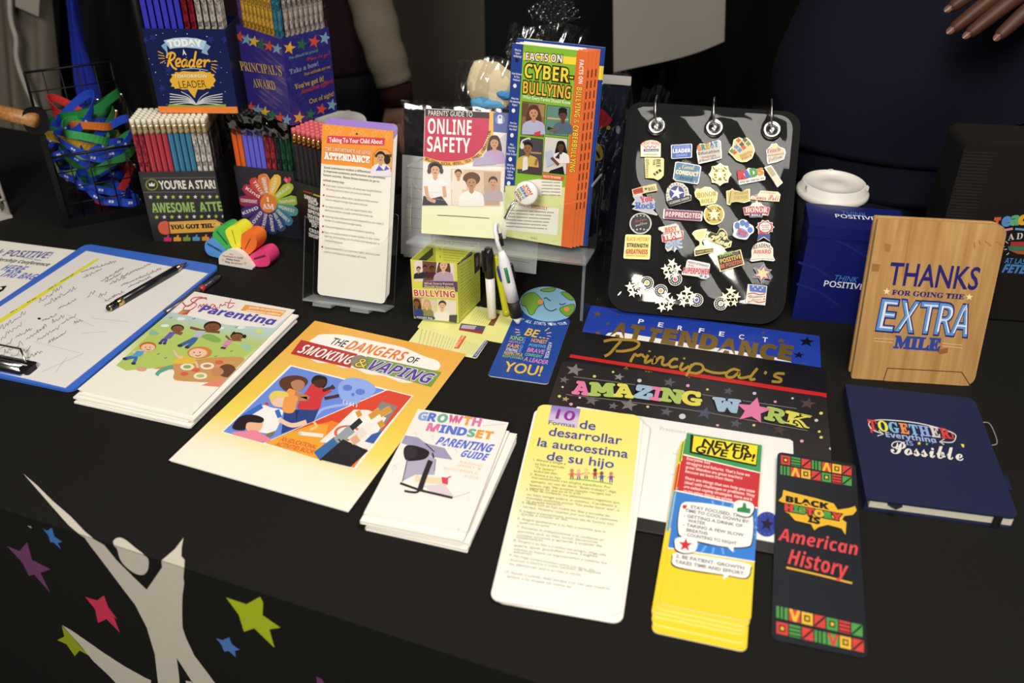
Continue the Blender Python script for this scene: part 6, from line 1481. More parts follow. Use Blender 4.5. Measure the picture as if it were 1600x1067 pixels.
for nm, x0, y0, x1, y1 in (('leg_panel', -.108, 1.104, -.094, 1.150), ('leg_panel', .0915, 1.0305, .125, 1.105)):
    dx, dy = Vector((x1 - x0, y1 - y0)).normalized() * .001
    b = MB(); b.add([(x0 - dy, y0 + dx, TBL + .0008), (x0 + dy, y0 - dx, TBL + .0008), (x1 + dy, y1 - dx, TBL + .0008), (x1 - dy, y1 + dx, TBL + .0008), (x0 - dy, y0 + dx, TBL + .098), (x0 + dy, y0 - dx, TBL + .098), (x1 + dy, y1 - dx, TBL + .098), (x1 - dy, y1 + dx, TBL + .098)],
                 [(0, 3, 2, 1), (4, 5, 6, 7), (1, 2, 6, 5), (3, 0, 4, 7), (2, 3, 7, 6)], ACRYL)
    b.add([(x0 - dy * 2, y0 + dx * 2, TBL + .0008), (x0 + dy * 2, y0 - dx * 2, TBL + .0008), (x0 + dy * 2, y0 - dx * 2, TBL + .098), (x0 - dy * 2, y0 + dx * 2, TBL + .098)], [(0, 1, 2, 3)], ACRYL_EDGE)
    o = obj(nm, b, t); o.matrix_local = LI
# lined sheets behind the holder
LP = (-.1640, 1.1950, TBL + .012, -14.72, 78, .2000, .1450)
for i in range(2):
    b = MB(); b.prism([(0, 0), (.2, 0), (.2, .145), (0, .145)], -.0006, 0, mat('#d9d7da', .6, 0, .25, 'paper'))
    for j in range(9): b.poly([(.006, .012 + .0145 * j), (.194, .012 + .0145 * j), (.194, .0125 + .0145 * j), (.006, .0125 + .0145 * j)], ink('#8a8894'), .0002)
    tag(obj('lined_sheet', b, mw=pose_matrix(*LP[:5]) @ Matrix.Translation((.004 * i, -.004 * i, -.0012 * i))), ('ruled white sheet standing behind the raised holder', 'second ruled sheet, peeking out below the first behind the raised holder')[i], 'paper', 'ruled sheets behind the raised holder')
# black pack in clear film
PP = (-.1632, 1.2287, TBL + .0008, -6.74, 80, .1604, .2211)
A = Sheet(PP, [(630, 155), (800, 166), (800, 400), (628, 392)], VW)
t = empty('film_pack', A.mw, 'black folder wrapped in shiny clear film behind the online safety leaflets', 'package')
b = MB(); b.prism(rrect(.003, .002, .157, .214, .004), -.012, -.002, mat('#17161a', .3)); obj('folder', b, t)
b = MB(); rf = random.Random(3)
def crink(w_, h_, amp, seed, k=1.0):
    r = random.Random(seed); ph = [r.uniform(0, 6.28) for _ in range(8)]
    def f(u, v):
        z = amp * (math.sin(u * 19 * k + ph[0] + 3 * v) + .7 * math.sin(v * 23 * k + ph[1] + 4 * u) + .6 * math.sin((u + v) * 41 * k + ph[2]) + .5 * math.sin((u * 1.7 - v) * 67 * k + ph[3]) + .35 * math.sin((u - 2 * v) * 95 * k + ph[4]))
        return (u * w_, v * h_, z)
    return f
cf = crink(.1604, .2211, .0007, 5)
b.grid(lambda u, v: (cf(u, v)[0], cf(u, v)[1], cf(u, v)[2] + .0022 * (1 if v < .96 else .2)), 44, 60, BAG); obj('clear_film', b, t)

# badge reel and the pens hanging at the holder
RC = depth_pt(822, 302, 1.045)
t = empty('badge_reel', Matrix.Translation(RC) @ pose_matrix(0, 0, 0, -14, 78), 'white round badge reel with coloured lettering clipped to the raised holder', 'badge reel')
b = MB(); b.lathe([(.0128, -.006), (.0148, -.0045), (.0150, 0), (.0143, .0018), (.0125, .0026), (.0005, .0030)], mat('#eceae8', .3), 36)
disc = b
b = Sheet((0, 0, 0, 0, 0, .03, .03), [(542, 700), (648, 700), (648, 806), (542, 806)], (1, 0, 0)); b.view = (1, 0, 0)
b.z0 = .0031; b.H = Sheet((0, 0, 0, 0, 0, .03, .03), [(541, 698), (647, 698), (647, 806), (541, 806)]).H
for s_, c, x, y in (('YOU', '#c8543c', 610, 716), ('BELONG', '#e09a3c', 598, 722), ('HERE', '#3f6ab8', 588, 730), ('KIND IS', '#8cb04a', 576, 740), ('COOL', '#b04a4a', 566, 752)):
    b.T(s_, c, x - 22, y - 2, x + 8, y + 38, 11, 'sb', 2, .02, up=(8, -7))
for f, k in zip(b.f, b.m): disc.add([(b.v[i][0] - .015, b.v[i][1] - .015, b.v[i][2]) for i in f], [tuple(range(len(f)))], b.mats[k])
obj('disc', disc, t)
b = MB(); b.tube(smooth([(-.010, -.010, -.001), (-.016, -.014, .002), (-.020, -.022, .004), (-.024, -.034, .006)], 6), .0013, CHROME, 6)
for i in range(7): b.tube([(-.012 - .0018 * i + .0022 * math.cos(a), -.011 - .0035 * i + .0022 * math.sin(a), .001 + .0008 * i) for a in [2 * math.pi * j / 12 for j in range(12)]], .0004, CHROME, 5, False, True)
obj('chain', b, t)
def stick(name, pb, ptop, Y, label, build):
    a = floor_pt(*pb, TBL + .0040); c = depth_pt(*ptop, Y)
    dd = c - a; rot = dd.to_track_quat('Z', 'Y').to_matrix().to_4x4()
    t = empty(name, Matrix.Translation(a) @ rot, label, 'pen'); build(t, dd.length); return t
def marker(t, l):
    k = .0062
    b = MB(); b.tube([(0, 0, 0), (0, 0, .001), (0, 0, l * .60)], [k * .75, k * .92, k], mat('#e9e4da', .35), 18); obj('barrel', b, t)
    b = MB(); b.tube([(0, 0, l * .602), (0, 0, l * .93), (0, 0, l)], [k * 1.06, k * 1.02, k * .8], mat('#19191c', .3), 18); b.box((-.0015, -.0095, l * .70), (.0015, -.0062, l * .99), mat('#19191c', .3)); obj('cap', b, t)
stick('marker', (769, 496), (763, 388), 1.030, 'white marker with a black cap standing right of the bullying guide', marker)
def yellow(t, l):
    k = .0050
    b = MB(); b.tube([(0, 0, 0), (0, 0, .004), (0, 0, l * .95), (0, 0, l)], [k * .8, k, k * .9, k * .5], mat('#d3d622', .25, 0, .5), 16); obj('barrel', b, t)
    b = MB(); b.tube([(0, 0, .0005), (0, 0, .008)], k * 1.12, mat('#b9c01c', .3), 16); obj('end_cap', b, t)
stick('highlighter', (792, 491), (774, 398), 1.040, 'thin yellow highlighter between the marker and the white pen', yellow)
def multi(t, l):
    k = .0082
    wt = mat('#ecebee', .28)
    b = MB(); b.tube([(0, 0, .036), (0, 0, .06), (0, 0, l * .86), (0, 0, l * .92), (0, 0, l)], [k * .98, k, k * .92, k * .72, k * .42], wt, 20); obj('barrel', b, t)
    b = MB(); b.tube([(0, 0, .0125), (0, 0, .035)], k * .99, mat('#1a1a1c', .6), 20); obj('grip', b, t)
    b = MB(); b.tube([(0, 0, 0), (0, 0, .002), (0, 0, .0122)], [.0012, .0028, k * .80], wt, 20); obj('tip', b, t)
    for a, c in ((-70, '#2a3590'), (-115, '#c8343a'), (20, '#2c8a50'), (110, '#1c1c1e')):
        x, y = math.cos(R(a)) * k * .95, math.sin(R(a)) * k * .95
        b = MB(); b.tube([(x, y, l * .62), (x * 1.12, y * 1.12, l * .66), (x * 1.12, y * 1.12, l * .78), (x, y, l * .81)], .0022, mat(c, .3), 10); obj('slider', b, t)
    b = MB(); b.tube(smooth([(0, 0, l * .985), (.003, -.001, l + .012), (-.001, -.002, l + .026), (-.009, -.002, l + .033), (-.014, -.001, l + .028), (-.014, -.001, l + .018)], 6), .0026, wt, 8); obj('carabiner', b, t)
    b = MB(); b.tube([(-.014, -.001, l + .019), (-.0105, 0, l + .002)], .0024, mat('#1a1a1c', .4), 8); b.tube([(-.010 + .004 * math.cos(a), -.002, l - .004 + .005 * math.sin(a)) for a in [2 * math.pi * j / 14 for j in range(14)]], .0006, CHROME, 6, False, True); obj('clasp', b, t)
stick('pen', (810, 506), (783, 392), 1.022, 'white four colour pen with a white carabiner leaning by the raised holder', multi)

# ================================================================== PENCIL BOXES
def hexpencil(name, body, fer, era, l=.190, rr=.0037):
    b = MB(); b.tube([(0, 0, 0), (0, 0, l - .0220)], rr, body, 6)
    for i in range(len(b.sm)): b.sm[i] = False
    f = MB(); f.tube([(0, 0, l - .0222), (0, 0, l - .0175), (0, 0, l - .0165), (0, 0, l - .0130), (0, 0, l - .0120), (0, 0, l - .0085)], [rr * 1.0, rr * 1.03, rr * .94, rr * .94, rr * 1.03, rr * 1.0], fer, 10)
    e = MB(); e.tube([(0, 0, l - .0086), (0, 0, l - .0012), (0, 0, l)], [rr * .97, rr * .97, rr * .74], era, 10)
    return b.mesh(name), f.mesh('ferrule'), e.mesh('eraser')
ERA_W = mat('#e6dfcc', .7); ERA_P = mat('#d8646c', .7); ERA_K = mat('#1c1b1d', .5)
FER = mat('#d6c29c', .42, .8); FERG = mat('#e0a868', .25, 1.0)
PEN = {}
def pencil(mw, col, style, label, group, fer=FER, era=ERA_W):
    key = (col, style, fer.name, era.name)
    if key not in PEN:
        m = mat(col, .32, .35 if style == 'foil' else 0, .5, 'foil' if style == 'foil' else 'plain')
        PEN[key] = hexpencil('pencil', m, fer, era)
    b, f, e = PEN[key]
    o = bpy.data.objects.new('pencil', b); COL.objects.link(o); o.matrix_world = mw
    for nm, me in (('ferrule', f), ('eraser', e)):
        c = bpy.data.objects.new(nm, me); COL.objects.link(c); c.parent = o
    return tag(o, label, 'pencil', group)
def carton(M_, W_, D_, H_, col, label, side=None):
    t = empty('pencil_box', M_, label, 'box')
    m = gloss(col); ms = gloss(side or col)
    b = MB(); k = .0008
    b.box((0, 0, 0), (W_, k, H_), m); b.box((0, D_ - k, 0), (W_, D_, H_), m)
    b.box((0, k, 0), (k, D_ - k, H_), ms); b.box((W_ - k, k, 0), (W_, D_ - k, H_), ms); b.box((k, k, 0), (W_ - k, D_ - k, k), m)
    obj('carton', b, t)
    return t
FRONT = Matrix.Translation((0, -.0002, 0)) @ Matrix.Rotation(R(90), 4, 'X')
def base(x, y, z, yaw): return pose_matrix(x, y, z, yaw, 0)
# ---- you're a star box
SB = base(-.5465, 1.2501, TBL + .0005, 3.3); W_, D_, H_ = .1105, .108, .1131
t = carton(SB, W_, D_, H_, '#2c2b2d', "charcoal you're a star pencil box standing on the table under the reader box")
A = Sheet((0, 0, 0, 0, 0, W_, H_), [(218, 270), (339, 266), (354, 377), (240, 377)], (4.103, 180, 140))
A.T("YOU'RE A STAR!", '#e6dfd2', 292, 640, 652, 632, 52, 'b', 3, .03)
A.C(240, 612, 40, '#7a8a2c', 2, 38); A.C(240, 612, 31, '#2c2b2d', 3, 30); A.P([(224, 622), (220, 600), (232, 610), (240, 594), (248, 610), (260, 600), (256, 622)], '#e6dfd2', 4)
for y0, y1 in ((570, 558), (660, 655)):
    for i in range(36): A.Rc(188 + 13 * i, y0 - 1 + (y1 - y0) * i / 36, 195 + 13 * i, y0 + 3 + (y1 - y0) * i / 36, '#8d8a86', 2)
for y, sh in ((692, 0), (820, 1)):
    for i in range(10): A.St((230 if sh == 0 else 265) + 47.5 * i, y - .4 * i, 15, ('#d8d5d0', '#b9c43c')[(i + sh) % 2], 2)
A.TO('AWESOME', '#9fb86a', '#56703c', 242, 790, 512, 786, 60, 'sb', 3, .03); A.TO('ATTE', '#9fb86a', '#56703c', 545, 786, 690, 780, 60, 'sb', 3, .03)
A.P([(335, 850), (640, 838), (705, 875), (640, 915), (345, 924)], '#e0a94a', 2); A.P([(335, 866), (645, 855), (690, 878), (345, 880)], '#eec06a', 3); A.P([(672, 862), (706, 876), (672, 892)], '#221d1a', 4)
A.P([tuple(p) for p in smooth([(335, 850), (290, 850), (272, 880), (288, 922), (342, 924)], 3, True)], '#d8604a', 2); A.K([(338, 850), (345, 924)], 6, '#221d1a', 4, False)
A.T('YOU GOT THIS', '#2b2320', 352, 895, 640, 888, 26, 'ser', 5, .03)
for i, c in enumerate(['#c8386a', '#e0a03c', '#7a9a4a', '#5a9ac0', '#e0903c', '#b04a90']):
    x = 330 + 60 * i; y = 956; A.P([(x - 24, y - 8), (x - 6, y - 10), (x + 2, y - 24), (x + 10, y - 22), (x + 8, y - 8), (x + 24, y - 6), (x + 22, y + 16), (x - 24, y + 16)], c, 3)
A.obj('front_print', parent=t).matrix_local = FRONT
b = MB(); b.grid(lambda u, v: (-.0008 + .0012 * math.sin(v * 60) * math.sin(u * 25) - .0012, D_ * u, .19 * v), 20, 40, FILM); obj('shrink_wrap', b, t)
b = MB(); b.grid(lambda u, v: (W_ + .0014 + .0008 * math.sin(v * 70 + u * 20), D_ * u, .19 * v), 20, 40, FILM); obj('shrink_wrap', b, t)
sc = ['#b03a48'] * 6 + ['#3a7a9c'] * 4 + ['#d6d0c8'] * 3
nx, ny = 13, 12
for j in range(ny):
    for i in range(nx):
        if 5 < j and i not in (nx - 1,): continue
        col, st = sc[i], 'foil' if (i >= 10 or i < 2) else 'plain'
        if i == nx - 1 and j > 0: col, st = ['#54434e', '#2b2730', '#8a8088', '#2f2a30', '#403848'][j % 5], 'foil'
        front = j == 0
        kind = {'#b03a48': 'red', '#3a7a9c': 'blue', '#d6d0c8': 'silver'}.get(col, 'dark')
        pencil(SB @ Matrix.Translation(((i + .5) * (W_ - .003) / nx + .0015, .0055 + j * .0085, .0015)), col, st,
               ("%s pencil in the front row of the you're a star box" % kind) if front else ("dark patterned pencil along the right side of the you're a star box" if kind == 'dark' else 'pencil behind the front row, its cream eraser showing, under the reader box'),
               ('%s pencils in the front row of the star box' % kind) if front else ('dark pencils of the star box' if kind == 'dark' else 'inner pencils of the star box'))
# ---- today a reader box, on top
TOPZ = TBL + .0005 + .0015 + .190
RBm = base(-.5085, 1.2800, TOPZ + .0006, -.34); W_, D_, H_ = .1134, .072, .1182
t = carton(RBm, W_, D_, H_, '#16204e', 'navy today a reader pencil box stacked on the erasers of the lower box')
A = Sheet((0, 0, 0, 0, 0, W_, H_), [(220, 48), (350.5, 48), (372.7, 180), (250.7, 178)], (5.615, 200, 0))
r_ = random.Random(4)
for i in range(12): A.St(150 + 70 * (i % 11) + r_.uniform(-15, 15), 310 + r_.uniform(0, 600), 40, '#1c2c72', 1, r_.uniform(0, 60))
for i in range(46): A.C(r_.uniform(150, 940), r_.uniform(285, 930), r_.choice([2.5, 3.5, 5]), '#b9c8ea', 2, n=8)
A.P([(285, 420), (330, 385), (345, 490), (335, 500), (330, 470)], '#86a8c8', 2); A.P([(722, 425), (675, 395), (640, 480), (702, 500), (690, 465)], '#86a8c8', 2)
bnd = [(305, 372), (400, 350), (500, 344), (600, 352), (685, 378), (655, 455), (590, 440), (500, 433), (410, 438), (365, 448)]
A.P([tuple(p) for p in bnd], '#a9c8e2', 3); A.T('TODAY', '#f0f1ea', 352, 432, 645, 428, 58, 'sb', 5, .03, bend=.18)
A.T('A', '#f0f1ea', 478, 500, 508, 500, 44, 'b', 4, .02); 
for pts in ([(378, 478), (362, 530), (346, 604)], [(338, 528), (346, 496), (380, 478), (408, 496), (398, 530), (358, 556)], [(364, 556), (392, 604), (428, 628)], [(424, 578), (452, 562), (452, 536), (430, 536), (418, 562), (426, 596), (456, 596)], [(512, 552), (492, 540), (472, 564), (474, 596), (492, 600), (508, 568), (514, 546), (510, 588), (526, 600)], [(578, 552), (554, 544), (536, 572), (540, 602), (560, 602), (578, 560), (592, 466)], [(590, 478), (574, 584), (588, 606)], [(602, 588), (634, 572), (640, 546), (620, 544), (604, 570), (610, 602), (646, 600)], [(656, 558), (674, 546), (667, 606)], [(668, 584), (682, 556), (702, 545), (718, 560)]):
    A.K(pts, 17, '#e9ae34', 5)
for p, q in (((258, 468), (305, 490)), ((262, 500), (318, 512)), ((266, 530), (318, 530)), ((280, 572), (322, 550)), ((730, 555), (782, 556)), ((730, 582), (784, 588)), ((728, 602), (778, 622)), ((728, 618), (770, 655))): A.K([p, q], 7, '#d8a034', 3, False)
A.K([(462, 628), (580, 618), (698, 636)], 7, '#8fb0e0', 4)
cl = []
for i in range(28):
    a = 2 * math.pi * i / 28; k = 1 + .05 * math.cos(i * math.pi); cl.append((568 + 192 * k * math.copysign(abs(math.cos(a)) ** .55, math.cos(a)), 722 + 78 * k * math.copysign(abs(math.sin(a)) ** .55, math.sin(a))))
A.P([tuple(p) for p in smooth(cl, 3, True)], '#e2ae38', 3); A.P([(520, 795), (585, 875), (612, 795)], '#e2ae38', 3)
A.TO('TOMORROW', '#f1e6c8', '#c8922c', 408, 700, 695, 698, 30, 'sb', 5, .03); A.T('LEADER', '#3a2a1c', 455, 790, 690, 782, 62, 'b', 5, -.005)
for i in range(5):
    k = i * 24; A.K([(600, 932), (520, 868 + k * .5), (370, 838 + k)], 8, '#c9ccd0', 4 + i % 2, taper=False); A.K([(600, 932), (680, 872 + k * .5), (830, 840 + k)], 8, '#c9ccd0', 4 + i % 2)
A.K([(468, 820), (540, 860), (598, 925)], 6, '#c9ccd0', 4); A.K([(705, 825), (640, 870), (605, 925)], 6, '#c9ccd0', 4)
A.P([(365, 925), (600, 940), (860, 930), (860, 950), (355, 944)], '#7fae3c', 5)
A.P([(265, 944), (975, 952), (975, 1015), (285, 1005)], '#e8843c', 6)
A.obj('front_print', parent=t).matrix_local = FRONT
b = MB(); b.grid(lambda u, v: (-.0022 + .0014 * math.sin(v * 80 + 4 * u) * math.sin(u * 14 + v * 9), D_ * u, .125 * v), 16, 50, FILM); obj('shrink_wrap', b, t)
rc = ['#3a3ab8'] * 6 + ['#8f1f34'] * 2 + ['#c4bdb4'] * 4
for j in range(3):
    for i in range(12):
        kind = {'#3a3ab8': 'violet blue', '#8f1f34': 'dark red', '#c4bdb4': 'silver patterned'}[rc[i]]
        pencil(RBm @ Matrix.Translation(((i + .5) * (W_ - .003) / 12 + .0015, .006 + j * .0085, .0015)), rc[i], 'foil' if i > 5 else 'plain', '%s pencil standing in the navy reader box' % kind, '%s pencils in the reader box' % kind)
# ---- I am box
IB = base(-.4159, 1.2817, TBL + .0005, -13.5); W_, D_, H_ = .0957, .068, .1112
t = carton(IB, W_, D_, H_, '#22222c', 'dark pencil box with a rainbow petal wheel on its front')
A = Sheet((0, 0, 0, 0, 0, W_, H_), [(364, 259), (459, 269), (471, 375), (384, 364)], (4.103, 180, 140))
cx, cy = 985, 735
pc = [('#ee9a4a', -100, 'CREATIVE'), ('#f0c04a', -72, 'SMART'), ('#b4c83c', -38, 'BRAVE'), ('#a0c040', -6, 'Teachable'), ('#5a9a94', 18, 'HONEST'), ('#3c7f9c', 42, 'FRIENDLY'), ('#34527f', 62, 'HELPFUL'), ('#343a78', 82, 'CARING'), ('#3f3578', 102, 'STRONG'), ('#5a3f86', 128, 'LOVED'), ('#4c3478', 158, 'KIND'), ('#9a2f5a', 186, 'CONFIDENT'), ('#b03348', 214, 'Kind'), ('#d04a40', 236, 'TRUE'), ('#e07a44', 256, 'WORTHY')]
for c, a, wd in pc:
    a = R(a); ux, uy = math.cos(a), math.sin(a); L0, L1 = 40, 190; px_, py_ = -uy, ux
    q = [(cx + ux * L0 - px_ * 14, cy + uy * L0 - py_ * 14), (cx + ux * (L1 - 40) - px_ * 36, cy + uy * (L1 - 40) - py_ * 36), (cx + ux * L1 - px_ * 22, cy + uy * L1 - py_ * 22), (cx + ux * (L1 + 8), cy + uy * (L1 + 8)), (cx + ux * L1 + px_ * 22, cy + uy * L1 + py_ * 22), (cx + ux * (L1 - 40) + px_ * 36, cy + uy * (L1 - 40) + py_ * 36), (cx + ux * L0 + px_ * 14, cy + uy * L0 + py_ * 14)]
    A.P(q, c, 2)
    s_, e_ = (70, 175)
    if ux >= 0: A.T(wd, '#ece6dc', cx + ux * s_ + px_ * 8, cy + uy * s_ + py_ * 8, cx + ux * e_ + px_ * 8, cy + uy * e_ + py_ * 8, 20, 'sb', 4, up=(-px_ * 20, -py_ * 20))
    else: A.T(wd, '#ece6dc', cx + ux * e_ - px_ * 8, cy + uy * e_ - py_ * 8, cx + ux * s_ - px_ * 8, cy + uy * s_ - py_ * 8, 20, 'sb', 4, up=(px_ * 20, py_ * 20))
A.C(cx, cy, 54, '#e8863c', 5, 60); A.T('I', '#fbf3e6', 976, 722, 990, 723, 26, 'ser', 6, .02); A.T('AM', '#fbf3e6', 950, 768, 1022, 773, 32, 'ser', 6, .01)
for x, y in ((1108, 585), (862, 875)): A.P([tuple(p) for p in smooth([(x, y + 22), (x - 24, y - 6), (x - 12, y - 24), (x, y - 12), (x + 14, y - 22), (x + 24, y - 4)], 3, True)], '#d8485a', 3); A.P([(x, y + 20), (x - 22, y - 6), (x - 2, y - 10)], '#e08aa0', 4)
A.obj('front_print', parent=t).matrix_local = FRONT
ic = ['#e0642c'] * 2 + ['#6a66d8'] * 4 + ['#a83a42'] * 2 + ['#34323a'] * 1 + ['#245a3c'] * 2
for j in range(3):
    for i in range(11):
        kind = {'#e0642c': 'orange', '#6a66d8': 'violet', '#a83a42': 'red', '#34323a': 'grey', '#245a3c': 'green'}[ic[i]]
        pencil(IB @ Matrix.Translation(((i + .5) * (W_ - .003) / 11 + .0015, .006 + j * .0085, .0015)), ic[i], 'foil' if i > 5 else 'plain', '%s pencil with a black eraser in the petal wheel box' % kind, '%s pencils in the petal wheel box' % kind, mat('#232226', .4, .5), ERA_K)
b = MB(); b.grid(lambda u, v: (-.001 + (W_ + .002) * u, -.0012 + .0008 * math.sin(u * 40 + v * 7), .162 + .031 * v + .001 * math.sin(u * 33)), 40, 12, clear_mat('smoky shrink film', (.35, .35, .37), .9, .08, wav=1.0, base=.14, scale=60)); obj('shrink_wrap', b, t)
# ---- dream help fight box
DB = base(-.3134, 1.2231, TBL + .0005, -32); W_, D_, H_ = .092, .060, .1130
t = carton(DB, W_, D_, H_, '#17171a', 'black pencil box listing white capital words, right of the petal wheel box')
A = Sheet((0, 0, 0, 0, 0, W_, H_), pose_quad((-.3134, 1.2231, TBL + .0005, -32, 90, W_, H_)), (3.232, 440, 170))
A.P([(110, 412), (155, 424), (155, 430), (110, 418)], '#c8382c', 2); A.P([(160, 428), (195, 438), (195, 446), (160, 435)], '#b4c83c', 2); A.P([(195, 440), (230, 450), (230, 456), (195, 446)], '#3a8ac0', 2)
for i, (s_, x) in enumerate([('DREAM', 118), ('HELP', 138), ('FIGHT', 138), ('SPEAK', 136), ('INVENT', 134), ('WRITE', 140), ('DO', 155), ('CREATE', 142), ('INSPIRE', 140)]):
    y = 450 + 24 * i; A.T(s_, '#e8e4dc', x, y, x + 12 * len(s_), y + 4.2 * len(s_), 17, 'sb', 3, .03)
A.obj('front_print', parent=t).matrix_local = FRONT
for j in range(5):
    for i in range(10):
        pencil(DB @ Matrix.Translation(((i + .5) * (W_ - .003) / 10 + .0015, .006 + j * .0088, .0015)), '#232326', 'plain', ('black pencil with a pink eraser in the front row of the black box' if j == 0 else 'black pencil with a pink eraser behind the front row of the black box'), 'front row pencils of the black box' if j == 0 else 'inner pencils of the black box', FERG, ERA_P)
# ---- principal's award box, corner on, on top of the two
PBm = base(-.3850, 1.3005, TOPZ + .0006, -42); W_, D_, H_ = .1035, .0790, .1190
t = carton(PBm, W_, D_, H_, '#3a2f86', 'purple principal award pencil box turned corner-on, stacked on the lower boxes', '#2f2b7c')
VW = (5.333, 340, 0)
A = Sheet((0, 0, 0, 0, 0, W_, H_), [(367, 48), (436.6, 66.6), (461, 199), (394, 169)], VW)
A.TO("PRINCIPAL'S", '#c9a860', '#5a4a60', 212, 610, 548, 660, 70, 'ser', 4, .01); A.TO('AWARD', '#c9a860', '#5a4a60', 318, 742, 500, 772, 66, 'ser', 4, .01)
sc_ = ['#d0503a', '#7fa8c8', '#e0b83c', '#2f6a4a']
for i, (x, y) in enumerate([(180, 350), (238, 370), (295, 385), (355, 408), (420, 418), (490, 438)]): A.St(x, y, 50, sc_[i % 4], 3, 8, .42)
for i, (x, y) in enumerate([(300, 895), (355, 918), (413, 940), (474, 965), (538, 990), (600, 1012)]): A.St(x, y, 48, sc_[i % 4], 3, 8, .42)
A.obj('front_print', parent=t).matrix_local = FRONT
A = Sheet((0, 0, 0, 0, 0, D_, H_), [(436.6, 66.6), (516, 48), (536, 181), (461, 199)], VW)
for i, (x, y) in enumerate([(592, 430), (700, 400), (812, 378), (908, 348)]): A.St(x, y, 58, ['#e0a83c', '#2f6a4a', '#d0503a', '#7fa8c8'][i], 3, 8, .42)
for i, (x, y) in enumerate([(700, 1000), (800, 975), (900, 940), (995, 908)]): A.St(x, y, 54, ['#e0a83c', '#2f6a4a', '#d0503a', '#7fa8c8'][i], 3, 8, .42)
for s_, c, x0, y0, x1, y1, h_, f_ in (('You should be proud!', '#6a8a9a', 595, 525, 850, 460, 24, 'sbi'), ('Way to go!', '#a83c4a', 750, 540, 960, 490, 30, 'scr'), ('Take a bow!', '#8a8ab4', 605, 645, 858, 578, 40, 'ser'), ('Your attitude got you', '#b0883c', 735, 660, 970, 598, 24, 'sbi'), ("You've got it!", '#c0a04a', 655, 770, 912, 705, 42, 'ser'), ('Amazing effort!', '#a83c4a', 712, 810, 1000, 722, 34, 'sbi'), ('Out of sight!', '#c0a04a', 790, 892, 1010, 832, 40, 'b')):
    A.T(s_, c, x0, y0, x1, y1, h_, f_, 3, .01)
A.obj('side_print', parent=t).matrix_local = Matrix.Translation((W_ + .0002, 0, 0)) @ Matrix.Rotation(R(90), 4, 'Z') @ Matrix.Rotation(R(90), 4, 'X')
b = MB(); b.grid(lambda u, v: (W_ + .0012 + .0012 * math.sin(v * 45 + u * 7) * math.sin(u * 20 - v * 9), -.001 + D_ * u, .19 * v), 20, 50, FILM); obj('shrink_wrap', b, t)
b = MB(); b.grid(lambda u, v: (W_ * u, -.0012 + .0010 * math.sin(v * 40 + u * 9), .125 * v), 24, 30, FILM); obj('shrink_wrap', b, t)
for i in range(11):
    col = '#4a2f7a' if i < 1 else ('#c89a34' if i < 9 else '#2f7a90')
    kind = {'#4a2f7a': 'purple', '#c89a34': 'gold foil', '#2f7a90': 'teal'}[col]
    for j in (0, 1):
        if j == 1 and i > 8: continue
        pencil(PBm @ Matrix.Translation(((i + .5) * (W_ - .003) / 11 + .0015, .006 + j * .0085, .0015)), col, 'foil', '%s pencil at the left face of the purple award box' % kind, '%s pencils in the purple award box' % kind)
for i in range(8):
    for j in (0, 1):
        pencil(PBm @ Matrix.Translation((W_ - .0055 - j * .0088, .0150 + i * .0082, .0015)), '#b4a59e', 'foil', 'silver patterned pencil at the right face of the purple award box', 'silver pencils in the purple award box')

# ================================================================== FOAM FLOWER
FP = (-.4259, 1.1883, TBL + .0008, -17.5, 86, .0555, .080)
FMm = pose_matrix(*FP[:5])
t = empty('foam_flower', FMm, 'half flower of five bright highlighter petals on a white half-round base', 'highlighter set')
FQ = pose_quad(FP)
def fl(name, pts, z0, z1, col, word=None, dy=0.0):
    A = Sheet(FP, FQ, (10.667, 300, 330))
    q = [A.L(*p) for p in smooth(pts, 4, True)]
    q = [Vector((p.x, max(p.y, .0002))) for p in q]
    A.prism(q, z0, z1, mat(col, .55, 0, .3), None, True)
    A.z0 = z1
    if word: A.T(*word)
    return A.obj(name, parent=t)
K_ = '#23201c'
fl('petal', [(500, 800), (400, 775), (290, 742), (232, 690), (206, 600), (218, 525), (262, 480), (320, 462), (380, 500), (460, 580), (540, 650), (560, 730)], -.024, -.001, '#5b9ae0', ('RESPONSIBLE', K_, 248, 560, 485, 690, 34, 'sb', 3, .02))
fl('petal', [(322, 420), (345, 340), (400, 285), (480, 245), (545, 240), (590, 275), (620, 420), (645, 590), (590, 650), (530, 640), (450, 560), (350, 480)], -.026, -.003, '#45b356', ('HARDWORKING', K_, 385, 350, 565, 572, 34, 'sb', 3, .02))
fl('petal', [(545, 372), (565, 305), (625, 262), (700, 248), (780, 300), (825, 380), (830, 480), (805, 600), (760, 660), (680, 650), (640, 590)], -.030, -.002, '#f1ee3a', ('DEDICATED', K_, 650, 320, 715, 560, 34, 'sb', 3, .02))
fl('petal', [(818, 400), (880, 362), (960, 368), (1035, 415), (1072, 500), (1062, 600), (1000, 680), (930, 730), (860, 680), (810, 590)], -.028, -.001, '#f5762c', ('INSPIRING', K_, 885, 640, 975, 462, 34, 'sb', 3, .02))
fl('petal', [(960, 740), (1080, 672), (1180, 650), (1255, 700), (1300, 800), (1280, 900), (1190, 925), (1060, 915), (990, 830)], -.026, 0, '#e8427e', ('AMAZING', K_, 1035, 812, 1230, 752, 34, 'sb', 3, .02))
A = Sheet(FP, FQ, (10.667, 300, 330))
q = [A.L(*p) for p in smooth([(515, 842), (512, 740), (560, 662), (650, 612), (750, 602), (850, 642), (940, 722), (1010, 820), (1066, 905)], 4)] + [A.L(1064, 940), A.L(520, 850)]
q = [Vector((p.x, max(p.y, 0))) for p in q]
A.prism(q, .0005, .010, mat('#ece4d8', .5)); A.z0 = .010
